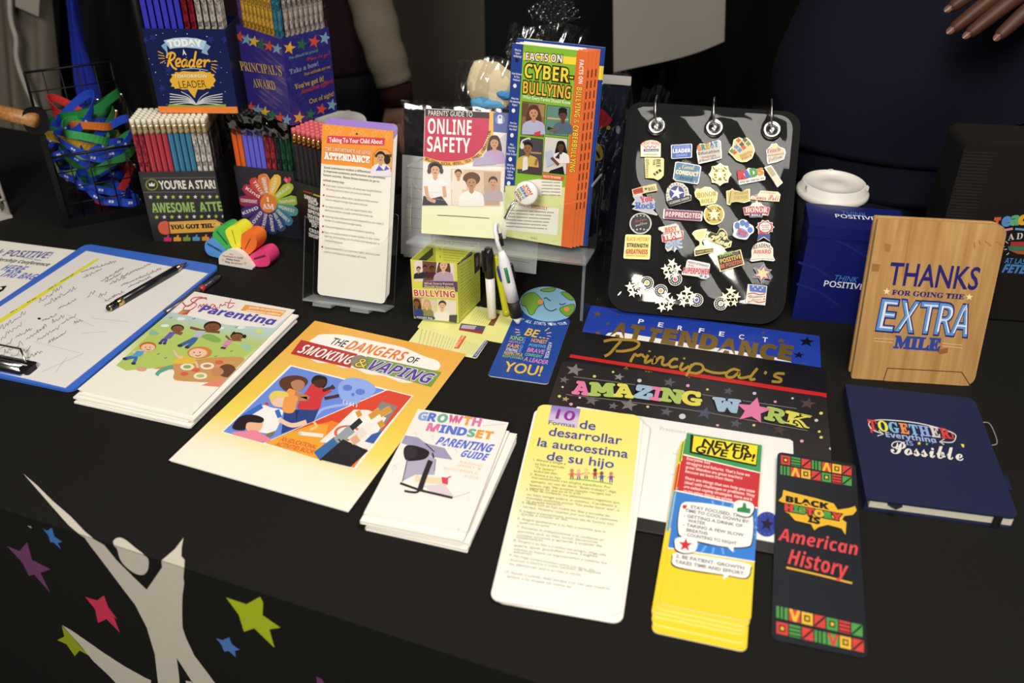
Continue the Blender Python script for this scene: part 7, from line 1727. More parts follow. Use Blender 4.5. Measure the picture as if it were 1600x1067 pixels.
A.T('Our', '#c8503c', 695, 682, 755, 690, 26, 'sb', 2); A.T('Teachers & Staff', '#c8503c', 570, 710, 915, 752, 28, 'sb', 2, .01); A.T('Make Each', '#3a3a90', 640, 762, 862, 795, 28, 'sb', 2, .01); A.T('Day', '#3a3a90', 618, 805, 700, 822, 28, 'sb', 2, .01); A.T('Brighter!', '#d8703c', 722, 825, 905, 848, 28, 'sb', 2, .01)
A.St(578, 765, 28, '#e8c04a', 2); A.St(950, 820, 30, '#c8c84a', 2)
A.obj('base', parent=t)

# ================================================================== LANYARD BASKET
BC = floor_pt(107, 356, TBL); BW, BD, BH = .134, .240, .165
BM = base(BC.x, BC.y, TBL + .0008, 28)
t = empty('wire_basket', BM, 'black wire basket with wooden handle heaped with colourful lanyards', 'basket')
wm = mat('#121214', .45, .4)
def wire_panel(p0, ux, uz, lu, lz, rows, cols, rim=True):
    b = MB(); p0, ux, uz = Vector(p0), Vector(ux), Vector(uz)
    for i in range(cols + 1): a = p0 + ux * (lu * i / cols); b.tube([a, a + uz * lz], .0011, wm, 6)
    for j in range(rows + 1): a = p0 + uz * (lz * j / rows); b.tube([a, a + ux * lu], .0022 if j in (0, rows) else .0011, wm, 6)
    obj('wire_panel', b, t)
wire_panel((0, 0, .012), (1, 0, 0), (0, 0, 1), BW, BH * .62, 4, 5)
wire_panel((0, BD, .012), (1, 0, 0), (0, 0, 1), BW, BH, 5, 5)
wire_panel((0, 0, .012), (0, 1, 0), (0, 0, 1), BD, BH, 5, 6)
wire_panel((BW, 0, .012), (0, 1, 0), (0, 0, 1), BD, BH * .8, 5, 6)
b = MB(); b.box((-.003, -.003, 0), (BW + .003, BD + .003, .004), wm); b.box((-.003, -.003, .004), (BW + .003, 0, .014), wm); b.box((-.003, BD, .004), (BW + .003, BD + .003, .014), wm); obj('base', b, t)
b = MB(); b.box((-.004, -.004, .004), (.004, .002, BH + .008), wm); obj('corner_post', b, t)
b = MB(); q = rrect(-.017, BH - .010, .017, BH + .030, .015); b.prism([(x, y) for x, y in q], -.003, .003, wm)
o = obj('handle_bracket', b, t); o.matrix_local = Matrix.Translation((-.002, -.006, 0)) @ Matrix.Rotation(R(90), 4, 'X')
dow = wood_mat('handle wood', '#8f5c2c', '#b9824a', 10, (20, 2, 20))
b = MB(); b.tube([(-.002, -.014, BH + .013), (-.080, .075, BH + .020)], .0105, dow, 16); obj('handle', b, t)
lc = (['#2548c0', '#2f7a3c', '#c8302c', '#2548c0', '#7aa83c', '#2548c0', '#207050', '#d0a030', '#2548c0', '#2f7a3c', '#c8302c', '#1f3f9c', '#3a9a50', '#d8742c', '#2548c0', '#24803c', '#c83430', '#2548c0'] * 2)[:34]
ln = {'#2548c0': 'royal blue', '#2f7a3c': 'green', '#c8302c': 'red', '#7aa83c': 'lime', '#207050': 'dark green', '#d0a030': 'yellow', '#1f3f9c': 'deep blue', '#3a9a50': 'bright green', '#d8742c': 'orange', '#24803c': 'leaf green', '#c83430': 'scarlet'}
lr = random.Random(21)
for i, c in enumerate(lc):
    cx = lr.uniform(.040, BW - .040); cy = lr.uniform(.03, BD - .06); cz = .022 + .0034 * i + lr.uniform(0, .006)
    ra = lr.uniform(.030, .046); tl = lr.uniform(-.75, .75); tl2 = lr.uniform(-.5, .3); w2 = lr.uniform(.75, 1.0)
    pts, nr = [], []
    for k in range(37):
        a = 2 * math.pi * k / 36
        x = ra * math.cos(a) * (1 + .15 * math.sin(2 * a + i)); y = ra * w2 * math.sin(a)
        z = tl * x + tl2 * y + .005 * math.sin(2 * a + i)
        px_ = min(max(cx + x, .006), BW - .006); py_ = min(max(cy + y, .008), BD - .008)
        pts.append((px_, py_, max(.012, cz + z))); nr.append((math.cos(a), math.sin(a), .15 * math.sin(a + i)))
    b = MB(); b.ribbon(pts, nr, .0125, .0009, mat(c, .6, 0, .3, 'cloth')); b.sm = [False] * len(b.sm)
    if c == '#2548c0':
        for k in range(2, 34, 4):
            p0, p1 = Vector(pts[k]), Vector(pts[k + 1]); n_ = Vector(nr[k]).normalized(); d_ = (p1 - p0).normalized(); u_ = d_.cross(n_).normalized()
            for s2 in (0, .004):
                a_ = p0 + n_ * .0007 + d_ * s2; b.add([a_ - u_ * .002, a_ + d_ * .003 - u_ * .002, a_ + d_ * .003 + u_ * .002, a_ + u_ * .002], [(0, 1, 2, 3)], ink('#dfe4f4'))
    o = tag(obj('lanyard', b, mw=BM), '%s lanyard coiled in the wire basket' % ln[c] if c != '#2548c0' else 'royal blue lanyard with small white print in the wire basket', 'lanyard', '%s lanyards in the basket' % ln[c])
    q = MB(); p_ = Vector(pts[0]); q.tube([p_, p_ + Vector((.004, -.002, -.004)), p_ + Vector((.004, -.004, -.012))], .0016, CHROME, 6); obj('clip', q, o)

# ---- white rack of leaflets at the far left edge
RK = base(-.842, 1.300, TBL + .0008, 40)
t = empty('leaflet_rack', RK, 'white wire leaflet rack at the far left edge of the photo', 'rack')
rw = mat('#b9b2a6', .5)
for x in (-.03, .05):
    b = MB(); b.tube([(x, 0, 0), (x, .02, .13), (x, .03, .16)], .003, rw, 8); obj('upright', b, t)
for z in (.03, .08, .13):
    b = MB(); b.tube([(-.03, -.004 + z * .16, z), (.05, -.004 + z * .16, z)], .0025, rw, 8); obj('crossbar', b, t)
b = MB(); b.box((-.032, -.006, 0), (.052, .06, .004), rw); obj('base', b, t)
for i in range(3):
    b = MB(); b.box((0, 0, 0), (.070, .0015, .13), mat('#a8a297', .6)); b.box((.05, -.0003, .05), (.066, 0, .06), ink('#5a4a8a'))
    tag(obj('leaflet', b, mw=RK @ Matrix.Translation((-.027, .018 + .012 * i, .0045)) @ Matrix.Rotation(R(-8), 4, 'X')), ('front grey-white leaflet in the white rack at the far left', 'middle grey-white leaflet in the white rack at the far left', 'rear grey-white leaflet in the white rack at the far left')[i], 'leaflet')

# ================================================================== CUPS
def cup(x, y, ztop, r, label, bc='#e4e0d8'):
    h_ = ztop - TBL - .001
    t = empty('coffee_cup', (x, y, TBL + .0008), label, 'cup')
    b = MB(); b.lathe([(r * .66, 0), (r * .68, .001), (r * .93, h_ - .018)], mat(bc, .5), 44); obj('cup_body', b, t)
    wl = mat('#dcd8d0', .35)
    b = MB(); b.lathe([(r * .97, h_ - .020), (r * 1.0, h_ - .017), (r * 1.0, h_ - .013), (r * .95, h_ - .0105), (r * .93, h_ - .010), (r * .87, h_ - .001), (r * .84, h_), (r * .80, h_ - .0005), (r * .78, h_ - .0045), (r * .35, h_ - .0050), (r * .25, h_ - .0025), (0.0001, h_ - .0022)], wl, 56)
    for a in (200, 340, 80): b.box((r * .86 * math.cos(R(a)) - .003, r * .86 * math.sin(R(a)) - .003, h_ - .006), (r * .86 * math.cos(R(a)) + .003, r * .86 * math.sin(R(a)) + .003, h_ - .0005), wl)
    obj('lid', b, t)
cp = depth_pt(1304, 283, 1.150)
cup(cp.x, cp.y, cp.z, .0475, 'dark coffee cup with a white plastic lid behind the navy gift box', '#17171b')
cp = depth_pt(531, 186, 1.385)
cup(cp.x, cp.y, cp.z, .0460, 'white lidded cup behind the purple award box')

# ================================================================== BAGS BEHIND THE HOLDERS
def blob(b, c, r3, m, seed, n=14, amp=.12):
    r = random.Random(seed); ph = [r.uniform(0, 6) for _ in range(4)]
    vs, fs = [], []
    for i in range(n + 1):
        th = math.pi * i / n
        for j in range(2 * n):
            a = math.pi * j / n
            k = 1 + amp * (math.sin(3 * a + ph[0] + 2 * th) * math.sin(th) + .7 * math.sin(5 * th + ph[1] + a) * math.sin(th) + .4 * math.sin(7 * a + ph[2]) * math.sin(th))
            vs.append((c[0] + r3[0] * k * math.sin(th) * math.cos(a), c[1] + r3[1] * k * math.sin(th) * math.sin(a), c[2] + r3[2] * k * math.cos(th)))
    for i in range(n):
        for j in range(2 * n): fs.append((i * 2 * n + j, (i + 1) * 2 * n + j, (i + 1) * 2 * n + (j + 1) % (2 * n), i * 2 * n + (j + 1) % (2 * n)))
    b.add(vs, fs, m, True)
def pillow(b, w_, h_, th, m, seed, amp=.002):
    r = random.Random(seed); ph = [r.uniform(0, 6) for _ in range(6)]
    for sg in (1, -1):
        def f(u, v, sg=sg):
            k = (max(0, math.sin(math.pi * u)) * max(0, math.sin(math.pi * min(1, v * 1.02)))) ** .5
            z = sg * (th * k) + amp * (math.sin(17 * u + ph[0] + 5 * v) + math.sin(23 * v + ph[1] - 6 * u) + .7 * math.sin(41 * u - 37 * v + ph[2]) + .5 * math.sin(71 * u + 59 * v + ph[3])) * (.3 + k)
            return (w_ * u + .006 * math.sin(9 * v + ph[4]), h_ * v + .004 * math.sin(8 * u + ph[5]), z)
        b.grid(f, 36, 46, m)
pA = (-.0810, 1.3000, TBL + .001, -9, 84, .094, .262)
t = empty('clear_bag', pose_matrix(*pA[:5]), 'clear plastic bag holding something cream and light blue, left of the green leaflets', 'bag')
b = MB(); pillow(b, .094, .262, .016, BAG, 11); obj('film', b, t)
b = MB(); blob(b, (.047, .120, 0), (.030, .110, .010), mat('#3a4a7a', .8, 0, .2, 'knit'), 8); blob(b, (.046, .215, 0), (.034, .044, .012), mat('#d8c8a4', .8, 0, .2, 'knit'), 5); obj('contents', b, t)
b = MB(); blob(b, (.040, .196, .011), (.024, .012, .005), mat('#4f9ac8', .6), 6); blob(b, (.066, .214, .011), (.010, .006, .004), mat('#3f8ac0', .6), 9); obj('blue_piece', b, t)
pB = (-.010, 1.3450, TBL + .001, -12, 86, .115, .300)
t = empty('clear_bag', pose_matrix(*pB[:5]), 'crumpled clear bag sticking up behind the green cyberbullying leaflets', 'bag')
b = MB(); pillow(b, .115, .300, .010, BAG, 23, .0042); obj('film', b, t)
b = MB(); blob(b, (.057, .14, 0), (.042, .125, .007), mat('#6a655c', .8, 0, .2, 'knit'), 8); obj('contents', b, t)
for i in range(2):
    b = MB(); cf2 = crink(.07, .045, .005, 40 + i, 1.4); b.grid(lambda u, v: cf2(u, v), 24, 20, BAG)
    o = obj('crumpled_top', b, t); o.matrix_local = Matrix.Translation((.040 - .05 * i, .280 - .02 * i, .004 * i)) @ Matrix.Rotation(R(28 - 60 * i), 4, 'Z')
pC = (.0760, 1.2750, TBL + .001, -14, 84, .088, .252)
qC = pose_quad(pC)
A = Sheet(pC, qC, (4.106, 880, 40))
t = empty('clear_bag', A.mw, 'clear zip bag with a dark pouch showing red and yellow shapes, right of the leaflets', 'bag')
A.prism(rrect(.004, .004, .080, .236, .006), -.008, -.001, mat('#14182c', .7, 0, .2, 'cloth'))
A.P([(180, 505), (215, 520), (265, 545), (316, 602), (290, 640), (235, 660), (170, 668)], '#b8202e', 1)
A.P([tuple(p) for p in smooth([(160, 745), (205, 745), (245, 780), (256, 830), (240, 862), (200, 868), (160, 868)], 3, True)], '#c8a82a', 1); A.K([(165, 780), (205, 800), (235, 850)], 16, '#14182c', 2)
A.C(290, 655, 13, '#b8a83a', 1); A.C(352, 668, 14, '#8a8e98', 1, 26)
for x, y in ((215, 708), (262, 712), (238, 690), (280, 735)): A.K([(x - 8, y), (x + 8, y + 4)], 9, '#5a8ab0', 1, False)
A.obj('pouch', parent=t)
b = MB(); pillow(b, .086, .252, .008, BAG, 31, .0014); obj('film', b, t)
b = MB(); b.prism(rrect(.0, .238, .086, .250, .001), .002, .0045, mat('#b0a8a4', .4)); obj('zip_strip', b, t)
pD = (.1680, 1.2620, TBL + .001, -20, 84, .052, .236)
t = empty('clear_bag', pose_matrix(*pD[:5]), 'narrow clear sleeve with a striped pen, left of the pin display', 'bag')
b = MB(); pillow(b, .040, .236, .006, BAG, 37, .0012); obj('film', b, t)
b = MB(); b.tube([(.010, .05, 0), (.022, .16, 0)], [.0012, .0042], mat('#9a8f84', .3, .6), 10); b.tube([(.0225, .165, 0), (.026, .200, 0)], .0042, mat('#8a96a4', .3), 10); obj('pen_barrel', b, t)
for i, c in enumerate(['#3f4a9c', '#c04a40', '#dc9a3a']):
    b = MB(); b.tube([(.0222 + .0011 * i, .1605 + .009 * i, 0), (.0232 + .0011 * i, .1685 + .009 * i, 0)], .0046, mat(c, .3), 10); obj('band', b, t)

# ================================================================== BLACK TOTE AT THE RIGHT
pT = (.545, 1.050, TBL + .0035, -7, 88, .330, .240)
A = Sheet(pT, pose_quad(pT), (2.6675, 1200, 230))
t = empty('tote_bag', A.mw, 'black ribbed tote bag with a partly hidden colourful print at the right edge', 'bag')
rib = mat('#191614', .8, 0, .2, 'cloth')
A.prism(rrect(0, 0, .330, .240, [.004, .004, .012, .012]), -.07, 0, rib)
for i in range(50): A.poly([(.001, .02 + .0042 * i), (.036, .02 + .0042 * i), (.036, .0212 + .0042 * i), (.001, .0212 + .0042 * i)], mat('#211d1b', .7), .0004)
for c, k, x0, x1, y, h_ in (('T', '#d0603c', 940, 962, 332, 36), ('e', '#5a8fd0', 975, 1006, 326, 44), ('a', '#5fae7a', 1010, 1040, 322, 44), ('c', '#e0a83c', 1044, 1072, 320, 44), ('h', '#d0604a', 1078, 1108, 318, 44)): A.T(c, k, x0, y, x1, y - 1, h_, 'sb', 3, .05)
A.K([(985, 345), (1020, 339)], 9, '#d88a9a', 3, False); A.K([(1030, 340), (1075, 344)], 9, '#6a9ac8', 3, False)
A.T('L', '#d8d6d0', 968, 398, 985, 392, 26, 'ser', 3); A.T('A', '#d8d6d0', 1000, 388, 1026, 384, 26, 'ser', 3); A.T('D', '#d8d6d0', 1034, 384, 1060, 382, 26, 'ser', 3); A.T('S', '#d8d6d0', 1070, 382, 1090, 382, 26, 'ser', 3)
A.P([(1012, 394), (1110, 392), (1110, 412), (1010, 412)], '#a83a30', 3); A.P([(1000, 412), (1110, 414), (1110, 430), (1004, 430)], '#3a7a5a', 4); A.P([(1008, 430), (1110, 432), (1110, 448), (1040, 444)], '#b05a30', 5)
for p, q in (((1000, 400), (990, 392)), ((996, 424), (984, 426)), ((1004, 440), (994, 448))): A.K([p, q], 3, '#d8d6d0', 3, False)
A.T('AT LAST', '#4a80c0', 984, 482, 1085, 488, 22, 'sb', 3); A.T('FETE', '#4a80c0', 974, 520, 1070, 526, 34, 'sbi', 3, .02)
A.obj('bag_body', parent=t)
b = MB(); b.ribbon(smooth([(.09, .236, -.066), (.09, .234, -.080), (.10, .210, -.090), (.165, .170, -.092), (.23, .210, -.090), (.24, .234, -.080), (.24, .236, -.066)], 6), [(0, .3, 1)] * 37, .022, .0015, rib); obj('handle', b, t)

# ================================================================== BACKGROUND
def skin_obj(name, verts, edges, radii, m, root=0, parent=None, sub=2):
    me = bpy.data.meshes.new(name); me.from_pydata(verts, edges, []); me.update()
    o = bpy.data.objects.new(name, me); COL.objects.link(o)
    o.modifiers.new('skin', 'SKIN').use_smooth_shade = True
    if not me.skin_vertices: pass
    for i, (sv, r) in enumerate(zip(me.skin_vertices[0].data, radii)):
        sv.radius = r if isinstance(r, tuple) else (r, r); sv.use_root = (i == root)
    s = o.modifiers.new('subdivision', 'SUBSURF'); s.levels = sub; s.render_levels = sub
    bpy.context.view_layer.update()
    nm = bpy.data.meshes.new_from_object(o.evaluated_get(bpy.context.evaluated_depsgraph_get()))
    o.modifiers.clear(); o.data = nm
    nm.materials.clear(); nm.materials.append(m)
    for p in nm.polygons: p.use_smooth = True
    if parent: o.parent = parent
    return o
def loft(b, rings, m, n=36, wr=0.0, seed=0):
    """rings: (cx, cy, z, half width, half depth)"""
    r = random.Random(seed); ph = [r.uniform(0, 6) for _ in range(4)]
    P = smooth([Vector((*q[:3],)) for q in rings], 5); Q = smooth([Vector((q[3], q[4], 0)) for q in rings], 5)
    vs, fs = [], []
    for i, (p, q) in enumerate(zip(P, Q)):
        for j in range(n):
            a = 2 * math.pi * j / n
            k = 1 + wr * (math.sin(5 * a + ph[0] + p.z * 9) + .6 * math.sin(9 * a + ph[1] - p.z * 17) + .5 * math.sin(3 * a + p.z * 31 + ph[2]))
            vs.append((p.x + q.x * k * math.cos(a), p.y + q.y * k * math.sin(a), p.z))
    for i in range(len(P) - 1):
        for j in range(n): fs.append((i * n + j, i * n + (j + 1) % n, (i + 1) * n + (j + 1) % n, (i + 1) * n + j))
    fs.append(tuple(range(n))[::-1]); fs.append(tuple((len(P) - 1) * n + j for j in range(n)))
    b.add(vs, fs, m, True)
def face_bits(b, c, s):
    """eyes, nose and mouth on a head centred at c, facing -y"""
    for d in (-.032, .032):
        blob(b, (c[0] + d, c[1] - .088, c[2] + .01), (.012, .006, .007), mat('#efe9e2', .3), 1, 8, 0); blob(b, (c[0] + d, c[1] - .0935, c[2] + .01), (.005, .002, .005), mat('#1c1210', .2), 1, 6, 0)
    blob(b, (c[0], c[1] - .095, c[2] - .02), (.014, .018, .020), s, 1, 8, 0); blob(b, (c[0], c[1] - .086, c[2] - .055), (.024, .008, .008), mat('#6a3530', .5), 1, 8, 0)

# ---- person in navy behind the table
SKN = mat('#4b2e20', .5, 0, .35)
px0, py0 = .735, 1.52
V = [(px0, py0, .92), (px0, py0, 1.08), (px0, py0, 1.26), (px0, py0, 1.40), (px0, py0 - .01, 1.50), (px0, py0 - .03, 1.60), (px0, py0 - .02, 1.70),   # 0-6 spine, neck, head
     (px0 - .10, py0, .86), (px0 - .11, py0 - .01, .48), (px0 - .11, py0, .10), (px0 - .11, py0 - .13, .035),      # 7-10
     (px0 + .10, py0, .86), (px0 + .11, py0 - .01, .48), (px0 + .11, py0, .10), (px0 + .11, py0 - .13, .035),      # 11-14
     (px0 - .19, py0, 1.38), (px0 - .22, py0 + .12, 1.14), (px0 - .10, py0 + .20, 1.02), (px0 - .02, py0 + .22, .99),    # 15-18 right arm hanging at the far side
     (px0 + .19, py0, 1.38), (px0 + .27, py0 - .10, 1.18), (.790, 1.300, 1.205), (.725, 1.265, 1.190), (.672, 1.245, 1.166)]  # 19-23 left arm to the palm
Eg = [(0, 1), (1, 2), (2, 3), (3, 4), (4, 5), (5, 6), (0, 7), (7, 8), (8, 9), (9, 10), (0, 11), (11, 12), (12, 13), (13, 14), (3, 15), (15, 16), (16, 17), (17, 18), (3, 19), (19, 20), (20, 21), (21, 22), (22, 23)]
Rd = [(.15, .12), (.15, .12), (.15, .11), (.12, .09), (.055, .055), (.075, .09), (.06, .075), .09, .055, .04, .035, .09, .055, .04, .035, .055, .045, .034, .035, .055, .045, .030, (.040, .018), (.036, .014)]
tips = [(.5575, 1.222, 1.106), (.5580, 1.202, 1.084), (.5755, 1.192, 1.081), (.6065, 1.176, 1.083)]
roots = [(.640, 1.238, 1.160), (.642, 1.226, 1.146), (.650, 1.214, 1.135), (.664, 1.204, 1.126)]
NAIL = []
for tp, rt in zip(tips, roots):
    tp, rt = Vector(tp), Vector(rt); k = len(V)
    m1 = rt.lerp(tp, .42) + Vector((-.001, -.007, .006)); m2 = rt.lerp(tp, .74) + Vector((0, -.004, .004))
    V += [tuple(rt), tuple(m1), tuple(m2), tuple(tp)]; Rd += [.0112, .0106, .0097, .0078]
    Eg += [(23, k), (k, k + 1), (k + 1, k + 2), (k + 2, k + 3)]
    NAIL.append((tp, (tp - m2).normalized()))
k = len(V)   # thumb, leaving the side of the palm
V += [(.700, 1.262, 1.178 + .02), (.660, 1.275, 1.190), (.632, 1.268, 1.176)]; Rd += [.013, .011, .0085]; Eg += [(22, k), (k, k + 1), (k + 1, k + 2)]
body = skin_obj('person', V, Eg, Rd, SKN)
tag(body, 'person in a navy top standing behind the table, hand at the top right corner', 'person')
b = MB(); navyc = mat('#121422', .9, 0, .15, 'cloth')
loft(b, [(px0, py0, .835, .290, .185), (px0, py0, .90, .300, .190), (px0, py0, .97, .295, .185), (px0, py0, 1.06, .268, .170), (px0, py0, 1.18, .235, .150), (px0, py0, 1.32, .225, .130), (px0, py0, 1.40, .17, .10), (px0, py0 - .005, 1.46, .075, .07)], navyc, 48, .010, 3)
for side, pts in ((0, [V[15], V[16], V[17]]), (1, [V[19], V[20], V[21]])):
    P = smooth(pts, 6); b.tube(P, [.070 - .022 * i / (len(P) - 1) for i in range(len(P))], navyc, 20)
obj('navy_top', b, body)
b = MB(); tr_ = mat('#151a26', .9, 0, .15, 'cloth')
loft(b, [(px0, py0, .95, .24, .16), (px0, py0, .84, .262, .175), (px0, py0, .76, .255, .165)], tr_, 40, .006, 4)
for s2 in (-1, 1): loft(b, [(px0 + s2 * .11, py0, .08, .075, .085), (px0 + s2 * .11, py0, .45, .090, .095), (px0 + s2 * .115, py0, .78, .128, .14)], tr_, 28, .012, 5 + s2)
obj('trousers', b, body)
b = MB()
for s2 in (-1, 1): blob(b, (px0 + s2 * .11, py0 - .06, .045), (.05, .13, .044), mat('#151517', .5), 3, 10, 0)
obj('shoes', b, body)
b = MB(); face_bits(b, (px0, py0 - .03, 1.62), SKN); obj('face', b, body)
b = MB(); blob(b, (px0, py0 + .0, 1.68), (.10, .115, .105), mat('#17110f', .8, 0, .2, 'knit'), 4, 16, .03); blob(b, (px0, py0 + .06, 1.58), (.09, .06, .12), mat('#17110f', .8, 0, .2, 'knit'), 6, 14, .04); obj('hair', b, body)
for tp, dn in NAIL:
    b = MB(); up_ = (Vector((0, -.7, .72)) - dn * Vector((0, -.7, .72)).dot(dn)).normalized(); sd = dn.cross(up_)
    vs = []; 
    for i in range(12):
        a = 2 * math.pi * i / 12; p = tp - dn * .001 + up_ * (.0066 - .0022 * abs(math.sin(a))) + dn * (.0062 * math.cos(a)) + sd * (.0046 * math.sin(a)); vs.append(tuple(p))
    vs.append(tuple(tp - dn * .001 + up_ * .0074)); b.add(vs, [(i, (i + 1) % 12, 12) for i in range(12)], mat('#654438', .35, 0, .5), True); obj('fingernail', b, body)
rp = Vector(roots[2]).lerp(Vector(tips[2]), .16) + Vector((0, -.003, .003)); rd = (Vector(tips[2]) - Vector(roots[2])).normalized(); ru = rd.orthogonal().normalized(); rs = rd.cross(ru)
b = MB(); b.tube([rp + (ru * math.cos(a) + rs * math.sin(a)) * .0106 for a in [2 * math.pi * i / 20 for i in range(20)]], .0016, CHROME, 6, False, True); blob(b, tuple(rp + Vector((-.001, -.009, .007))), (.005, .004, .005), CHROME, 3, 8, .1); obj('ring', b, body)

# ---- person in a varsity jacket, further back at left
qx, qy = -.470, 2.00
def P3(x, y, Y): p = depth_pt(x, y, Y); return (p.x, p.y, p.z)
w0, w1, w2, w3 = Vector(P3(552, -150, 1.93)), Vector(P3(583, 15, 1.90)), Vector(P3(618, 135, 1.88)), Vector(P3(622, 176, 1.87))
V = [(qx, qy, .92), (qx, qy, 1.12), (qx, qy, 1.30), (qx, qy, 1.42), (qx, qy, 1.52), (qx, qy + .02, 1.62), (qx, qy + .01, 1.72), (qx - .09, qy, .86), (qx - .1, qy, .48), (qx - .1, qy, .1), (qx - .1, qy + .12, .035), (qx + .09, qy, .86), (qx + .1, qy, .48), (qx + .1, qy, .1), (qx + .1, qy + .12, .035),
     (qx + .165, qy, 1.40), tuple(w0), tuple(w1), tuple(w2), tuple(w3), (qx - .18, qy, 1.40), (qx - .24, qy, 1.14), (qx - .25, qy - .02, .90), (qx - .25, qy - .03, .82)]
Eg = [(0, 1), (1, 2), (2, 3), (3, 4), (4, 5), (5, 6), (0, 7), (7, 8), (8, 9), (9, 10), (0, 11), (11, 12), (12, 13), (13, 14), (3, 15), (15, 16), (16, 17), (17, 18), (18, 19), (3, 20), (20, 21), (21, 22), (22, 23)]
Rd = [(.14, .11), (.14, .11), (.14, .10), (.11, .08), (.05, .05), (.075, .09), (.06, .075), .08, .05, .04, .035, .08, .05, .04, .035, .055, .042, .036, .026, (.034, .018), .055, .042, .030, .034]
wt_ = Vector(w3)
for i in range(5):
    k = len(V); a = wt_ + Vector((-.026 + .013 * i, -.004, -.018 + (.03 if i == 4 else 0))); c_ = a + Vector((.004 * (i - 1) + (.02 if i == 4 else 0), -.006, -.045 + (.01 if i in (0, 4) else 0))); e_ = c_ + Vector((0, .006, -.026))
    V += [tuple(a), tuple(c_), tuple(e_)]; Rd += [.010, .0088, .007]; Eg += [(19, k), (k, k + 1), (k + 1, k + 2)]
body = skin_obj('person', V, Eg, Rd, mat('#9a7462', .5, 0, .3))
tag(body, 'person in a dark maroon jacket with cream sleeves standing far behind the pencil boxes', 'person')
b = MB(); mar = mat('#1c0c10', .9, 0, .15, 'cloth')
loft(b, [(qx, qy, .80, .20, .13), (qx, qy, .92, .205, .135), (qx, qy, 1.15, .20, .13), (qx, qy, 1.36, .20, .12), (qx, qy, 1.46, .09, .075)], mar, 40, .012, 6)
b.tube([w3.lerp(w2, .30), w2.lerp(w3, -.12)], .034, mat('#2a1214', .9, 0, .1, 'knit'), 18)
b.tube([V[20], V[21], V[22]], [.07, .058, .045], mar, 16); obj('jacket', b, body)
b = MB(); P = smooth([V[15], w0, w1, w2.lerp(w1, .05)], 8); b.tube(P, [.056 - .018 * i / (len(P) - 1) + .002 * math.sin(i * 1.9) for i in range(len(P))], mat('#6a6152', .85, 0, .2, 'knit'), 24); obj('cream_sleeve', b, body)
b = MB(); dk = mat('#131316', .9, 0, .1, 'cloth')
loft(b, [(qx, qy, .88, .18, .12), (qx, qy, .76, .185, .125)], dk, 32, .0, 4)
for s2 in (-1, 1): loft(b, [(qx + s2 * .095, qy, .08, .065, .075), (qx + s2 * .095, qy, .45, .078, .085), (qx + s2 * .09, qy, .80, .095, .115)], dk, 24, .012, 9 + s2)
obj('trousers', b, body)
b = MB()
for s2 in (-1, 1): blob(b, (qx + s2 * .1, qy + .05, .045), (.048, .125, .044), mat('#151517', .5), 3, 10, 0)
obj('shoes', b, body)
b = MB(); blob(b, (qx, qy + .005, 1.66), (.10, .115, .125), mat('#1f1612', .8, 0, .2, 'knit'), 4, 16, .03); obj('hair', b, body)

# ---- grey partition, black chair, pale hanging sheet
t = empty('partition_panel', (-.17, 3.05, .002), 'dull grey freestanding partition behind the online safety leaflets', 'partition')
b = MB(); b.box((-.24, -.02, .05), (.30, .02, 1.65), mat('#5c564e', .9, 0, .1, 'knit')); obj('panel', b, t)
b = MB(); b.box((-.25, -.024, .04), (-.24, .024, 1.66), mat('#3a3835', .5)); b.box((.30, -.024, .04), (.31, .024, 1.66), mat('#3a3835', .5)); b.box((-.25, -.024, 1.65), (.31, .024, 1.67), mat('#3a3835', .5)); obj('frame', b, t)
for x in (-.18, .24):
    b = MB(); b.box((x - .02, -.2, 0), (x + .02, .2, .04), mat('#3a3835', .5)); obj('foot', b, t)
t = empty('chair', (.165, 2.55, .002), 'black padded chair seen from behind between the grey partition and the pale sheet', 'chair')
blk = mat('#131214', .85, 0, .15, 'cloth')
def rbox(b, c, h3, r, m):
    vs = []; 
    b.prism(rrect(-h3[0], -h3[1], h3[0], h3[1], r, 7), -h3[2], h3[2], m)
b = MB(); b.prism(rrect(-.235, .46, .235, 1.02, [.05, .05, .12, .12], 8), -.035, .035, blk); o = obj('backrest', b, t, bevel=.015); o.matrix_local = Matrix.Translation((0, -.20, 0)) @ Matrix.Rotation(R(96), 4, 'X')
b = MB(); b.prism(rrect(-.24, -.2, .24, .24, .06), .42, .48, blk); obj('seat', b, t, bevel=.012)
for x in (-.2, .2):
    for y in (-.19, .21):
        b = MB(); b.tube([(x, y, 0), (x * .95, y * .95, .42)], .012, mat('#1c1c1e', .4, .6), 10); obj('leg', b, t)
t = empty('banner_stand', (.33, 1.98, .002), 'pale grey sheet hanging from a black stand behind the bags', 'banner')
b = MB()
c0, c1, c2, c3 = [Vector(P3(*q, 1.94)) for q in ((957, -260), (959, 113), (1130, 62), (1142, -260))]
M0 = Matrix.Translation((.33, 1.98, .002)).inverted()
def shf(u, v):
    p = c1.lerp(c2, u).lerp(c0.lerp(c3, u), v); return tuple(M0 @ (p + Vector((0, .012 * math.sin(u * 5 + v * 2) * (1 - .6 * v), -.012 * math.sin(u * math.pi) * (1 - v)))))
b.grid(shf, 20, 24, mat('#8f897f', .8, 0, .2, 'paper')); b.grid(lambda u, v: tuple(Vector(shf(1 - u, v)) + Vector((0, .002, 0))), 20, 24, mat('#8f897f', .8, 0, .2, 'paper')); obj('sheet', b, t)
zt = c0.z + .006
b = MB(); b.tube([(c0.x - .37, -.035, zt), (c3.x - .29, -.035, zt)], .008, mat('#141414', .5), 10); obj('crossbar', b, t)
b = MB(); b.tube([(0, .03, .0), (0, .03, zt), (0, -.035, zt)], .010, mat('#141414', .5), 10); obj('pole', b, t)
b = MB(); b.box((-.2, -.12, 0), (.2, .16, .012), mat('#141414', .5)); obj('base', b, t)

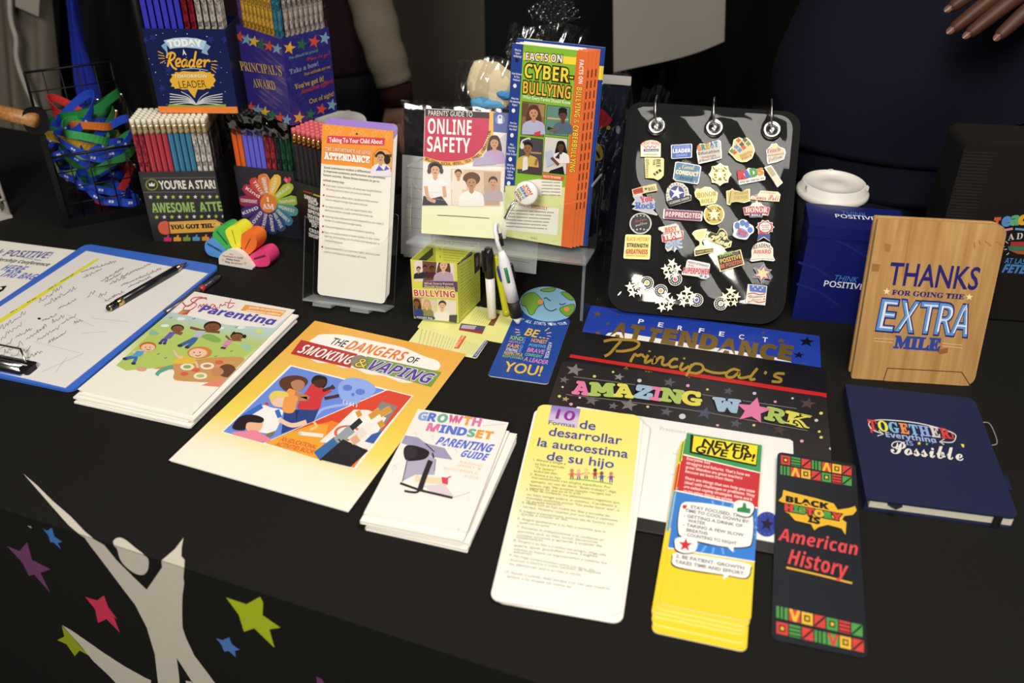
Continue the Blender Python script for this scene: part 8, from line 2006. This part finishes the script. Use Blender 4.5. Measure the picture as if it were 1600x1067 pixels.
# ---- clothes hanging at the left
t = empty('coat_rack', (-.92, 2.06, .002), 'black coat rack with jackets at the far left', 'rack')
for x in (-.45, .10):
    b = MB(); b.tube([(x, 0, .02), (x, 0, 1.55)], .012, mat('#151515', .5), 10); obj('upright', b, t)
    b = MB(); b.box((x - .02, -.22, 0), (x + .02, .22, .02), mat('#151515', .5)); obj('foot', b, t)
b = MB(); b.tube([(-.46, 0, 1.55), (.13, 0, 1.55)], .012, mat('#151515', .5), 10); obj('rail', b, t)
def garment(name, poly_px, Y, col, label, folds, amp, thick=.03, tone='knit'):
    """a hanging cloth bounded by a left and a right edge line"""
    lf, rt = poly_px
    L3 = smooth([Vector(P3(x, y, Y)) for x, y in lf], 6); R3 = smooth([Vector(P3(x, y, Y)) for x, y in rt], 6)
    b = MB(); n = len(L3) - 1; m_ = mat(col, .9, 0, .15, tone)
    for sg in (-1, 1):
        def f(u, v, sg=sg):
            i = min(int(v * n), n - 1); k = v * n - i
            p = L3[i].lerp(L3[i + 1], k).lerp(R3[i].lerp(R3[i + 1], k), u)
            return tuple(p + Vector((0, sg * thick * math.sin(math.pi * u) ** .6 + amp * math.sin(folds * u * 6.28 + 3 * v + 1) * (.4 + .6 * v), .0)))
        b.grid(f, 36, 30, m_)
    o = obj(name, b); return tag(o, label, 'clothing')
g = garment('jacket', ([(-60, -300), (-45, -100), (-20, 60), (0, 215)], [(70, -300), (80, -60), (88, 60), (100, 215)]), 2.02, '#6a645a', 'grey hooded jacket with a pale drawcord hanging at the far left', 2.5, .016, .045)
b = MB(); pts = [Vector(P3(x, y, 1.945)) for x, y in ((14, -120), (15, 0), (18, 35), (25, 60), (26, 92), (38, 130), (52, 160), (62, 178), (66, 200))]
b.tube(smooth(pts, 5), .0052, mat('#a8a298', .6), 8); obj('drawcord', b, g)
b = MB(); b.tube([pts[-2], pts[-1]], .0068, mat('#c8c4bc', .3, .6), 10); obj('cord_end', b, g)
b = MB(); q = [Vector(P3(x, y, 1.955)) for x, y in ((24, 10), (60, 26), (70, -120), (20, -120))]; dq = Vector((0, .008, 0)); b.add(q + [p + dq for p in q], [(0, 1, 2, 3), (7, 6, 5, 4), (0, 4, 5, 1), (1, 5, 6, 2), (3, 2, 6, 7), (0, 3, 7, 4)], mat('#938c80', .9, 0, .1, 'cloth')); obj('pale_flap', b, g)
garment('jacket', ([(96, -300), (104, -60), (112, 40), (116, 120), (128, 175), (135, 245)], [(104, -300), (113, -60), (124, 40), (146, 110), (160, 160), (174, 245)]), 1.96, '#22329c', 'bright blue jacket hanging behind the wire basket', 1.5, .01, .02)
garment('jacket', ([(90, -300), (92, 0), (96, 215)], [(230, -300), (240, 0), (250, 215)]), 2.17, '#101012', 'black jacket hanging behind the blue jacket', 2.2, .012, .05)
bpy.data.objects.remove(tob)
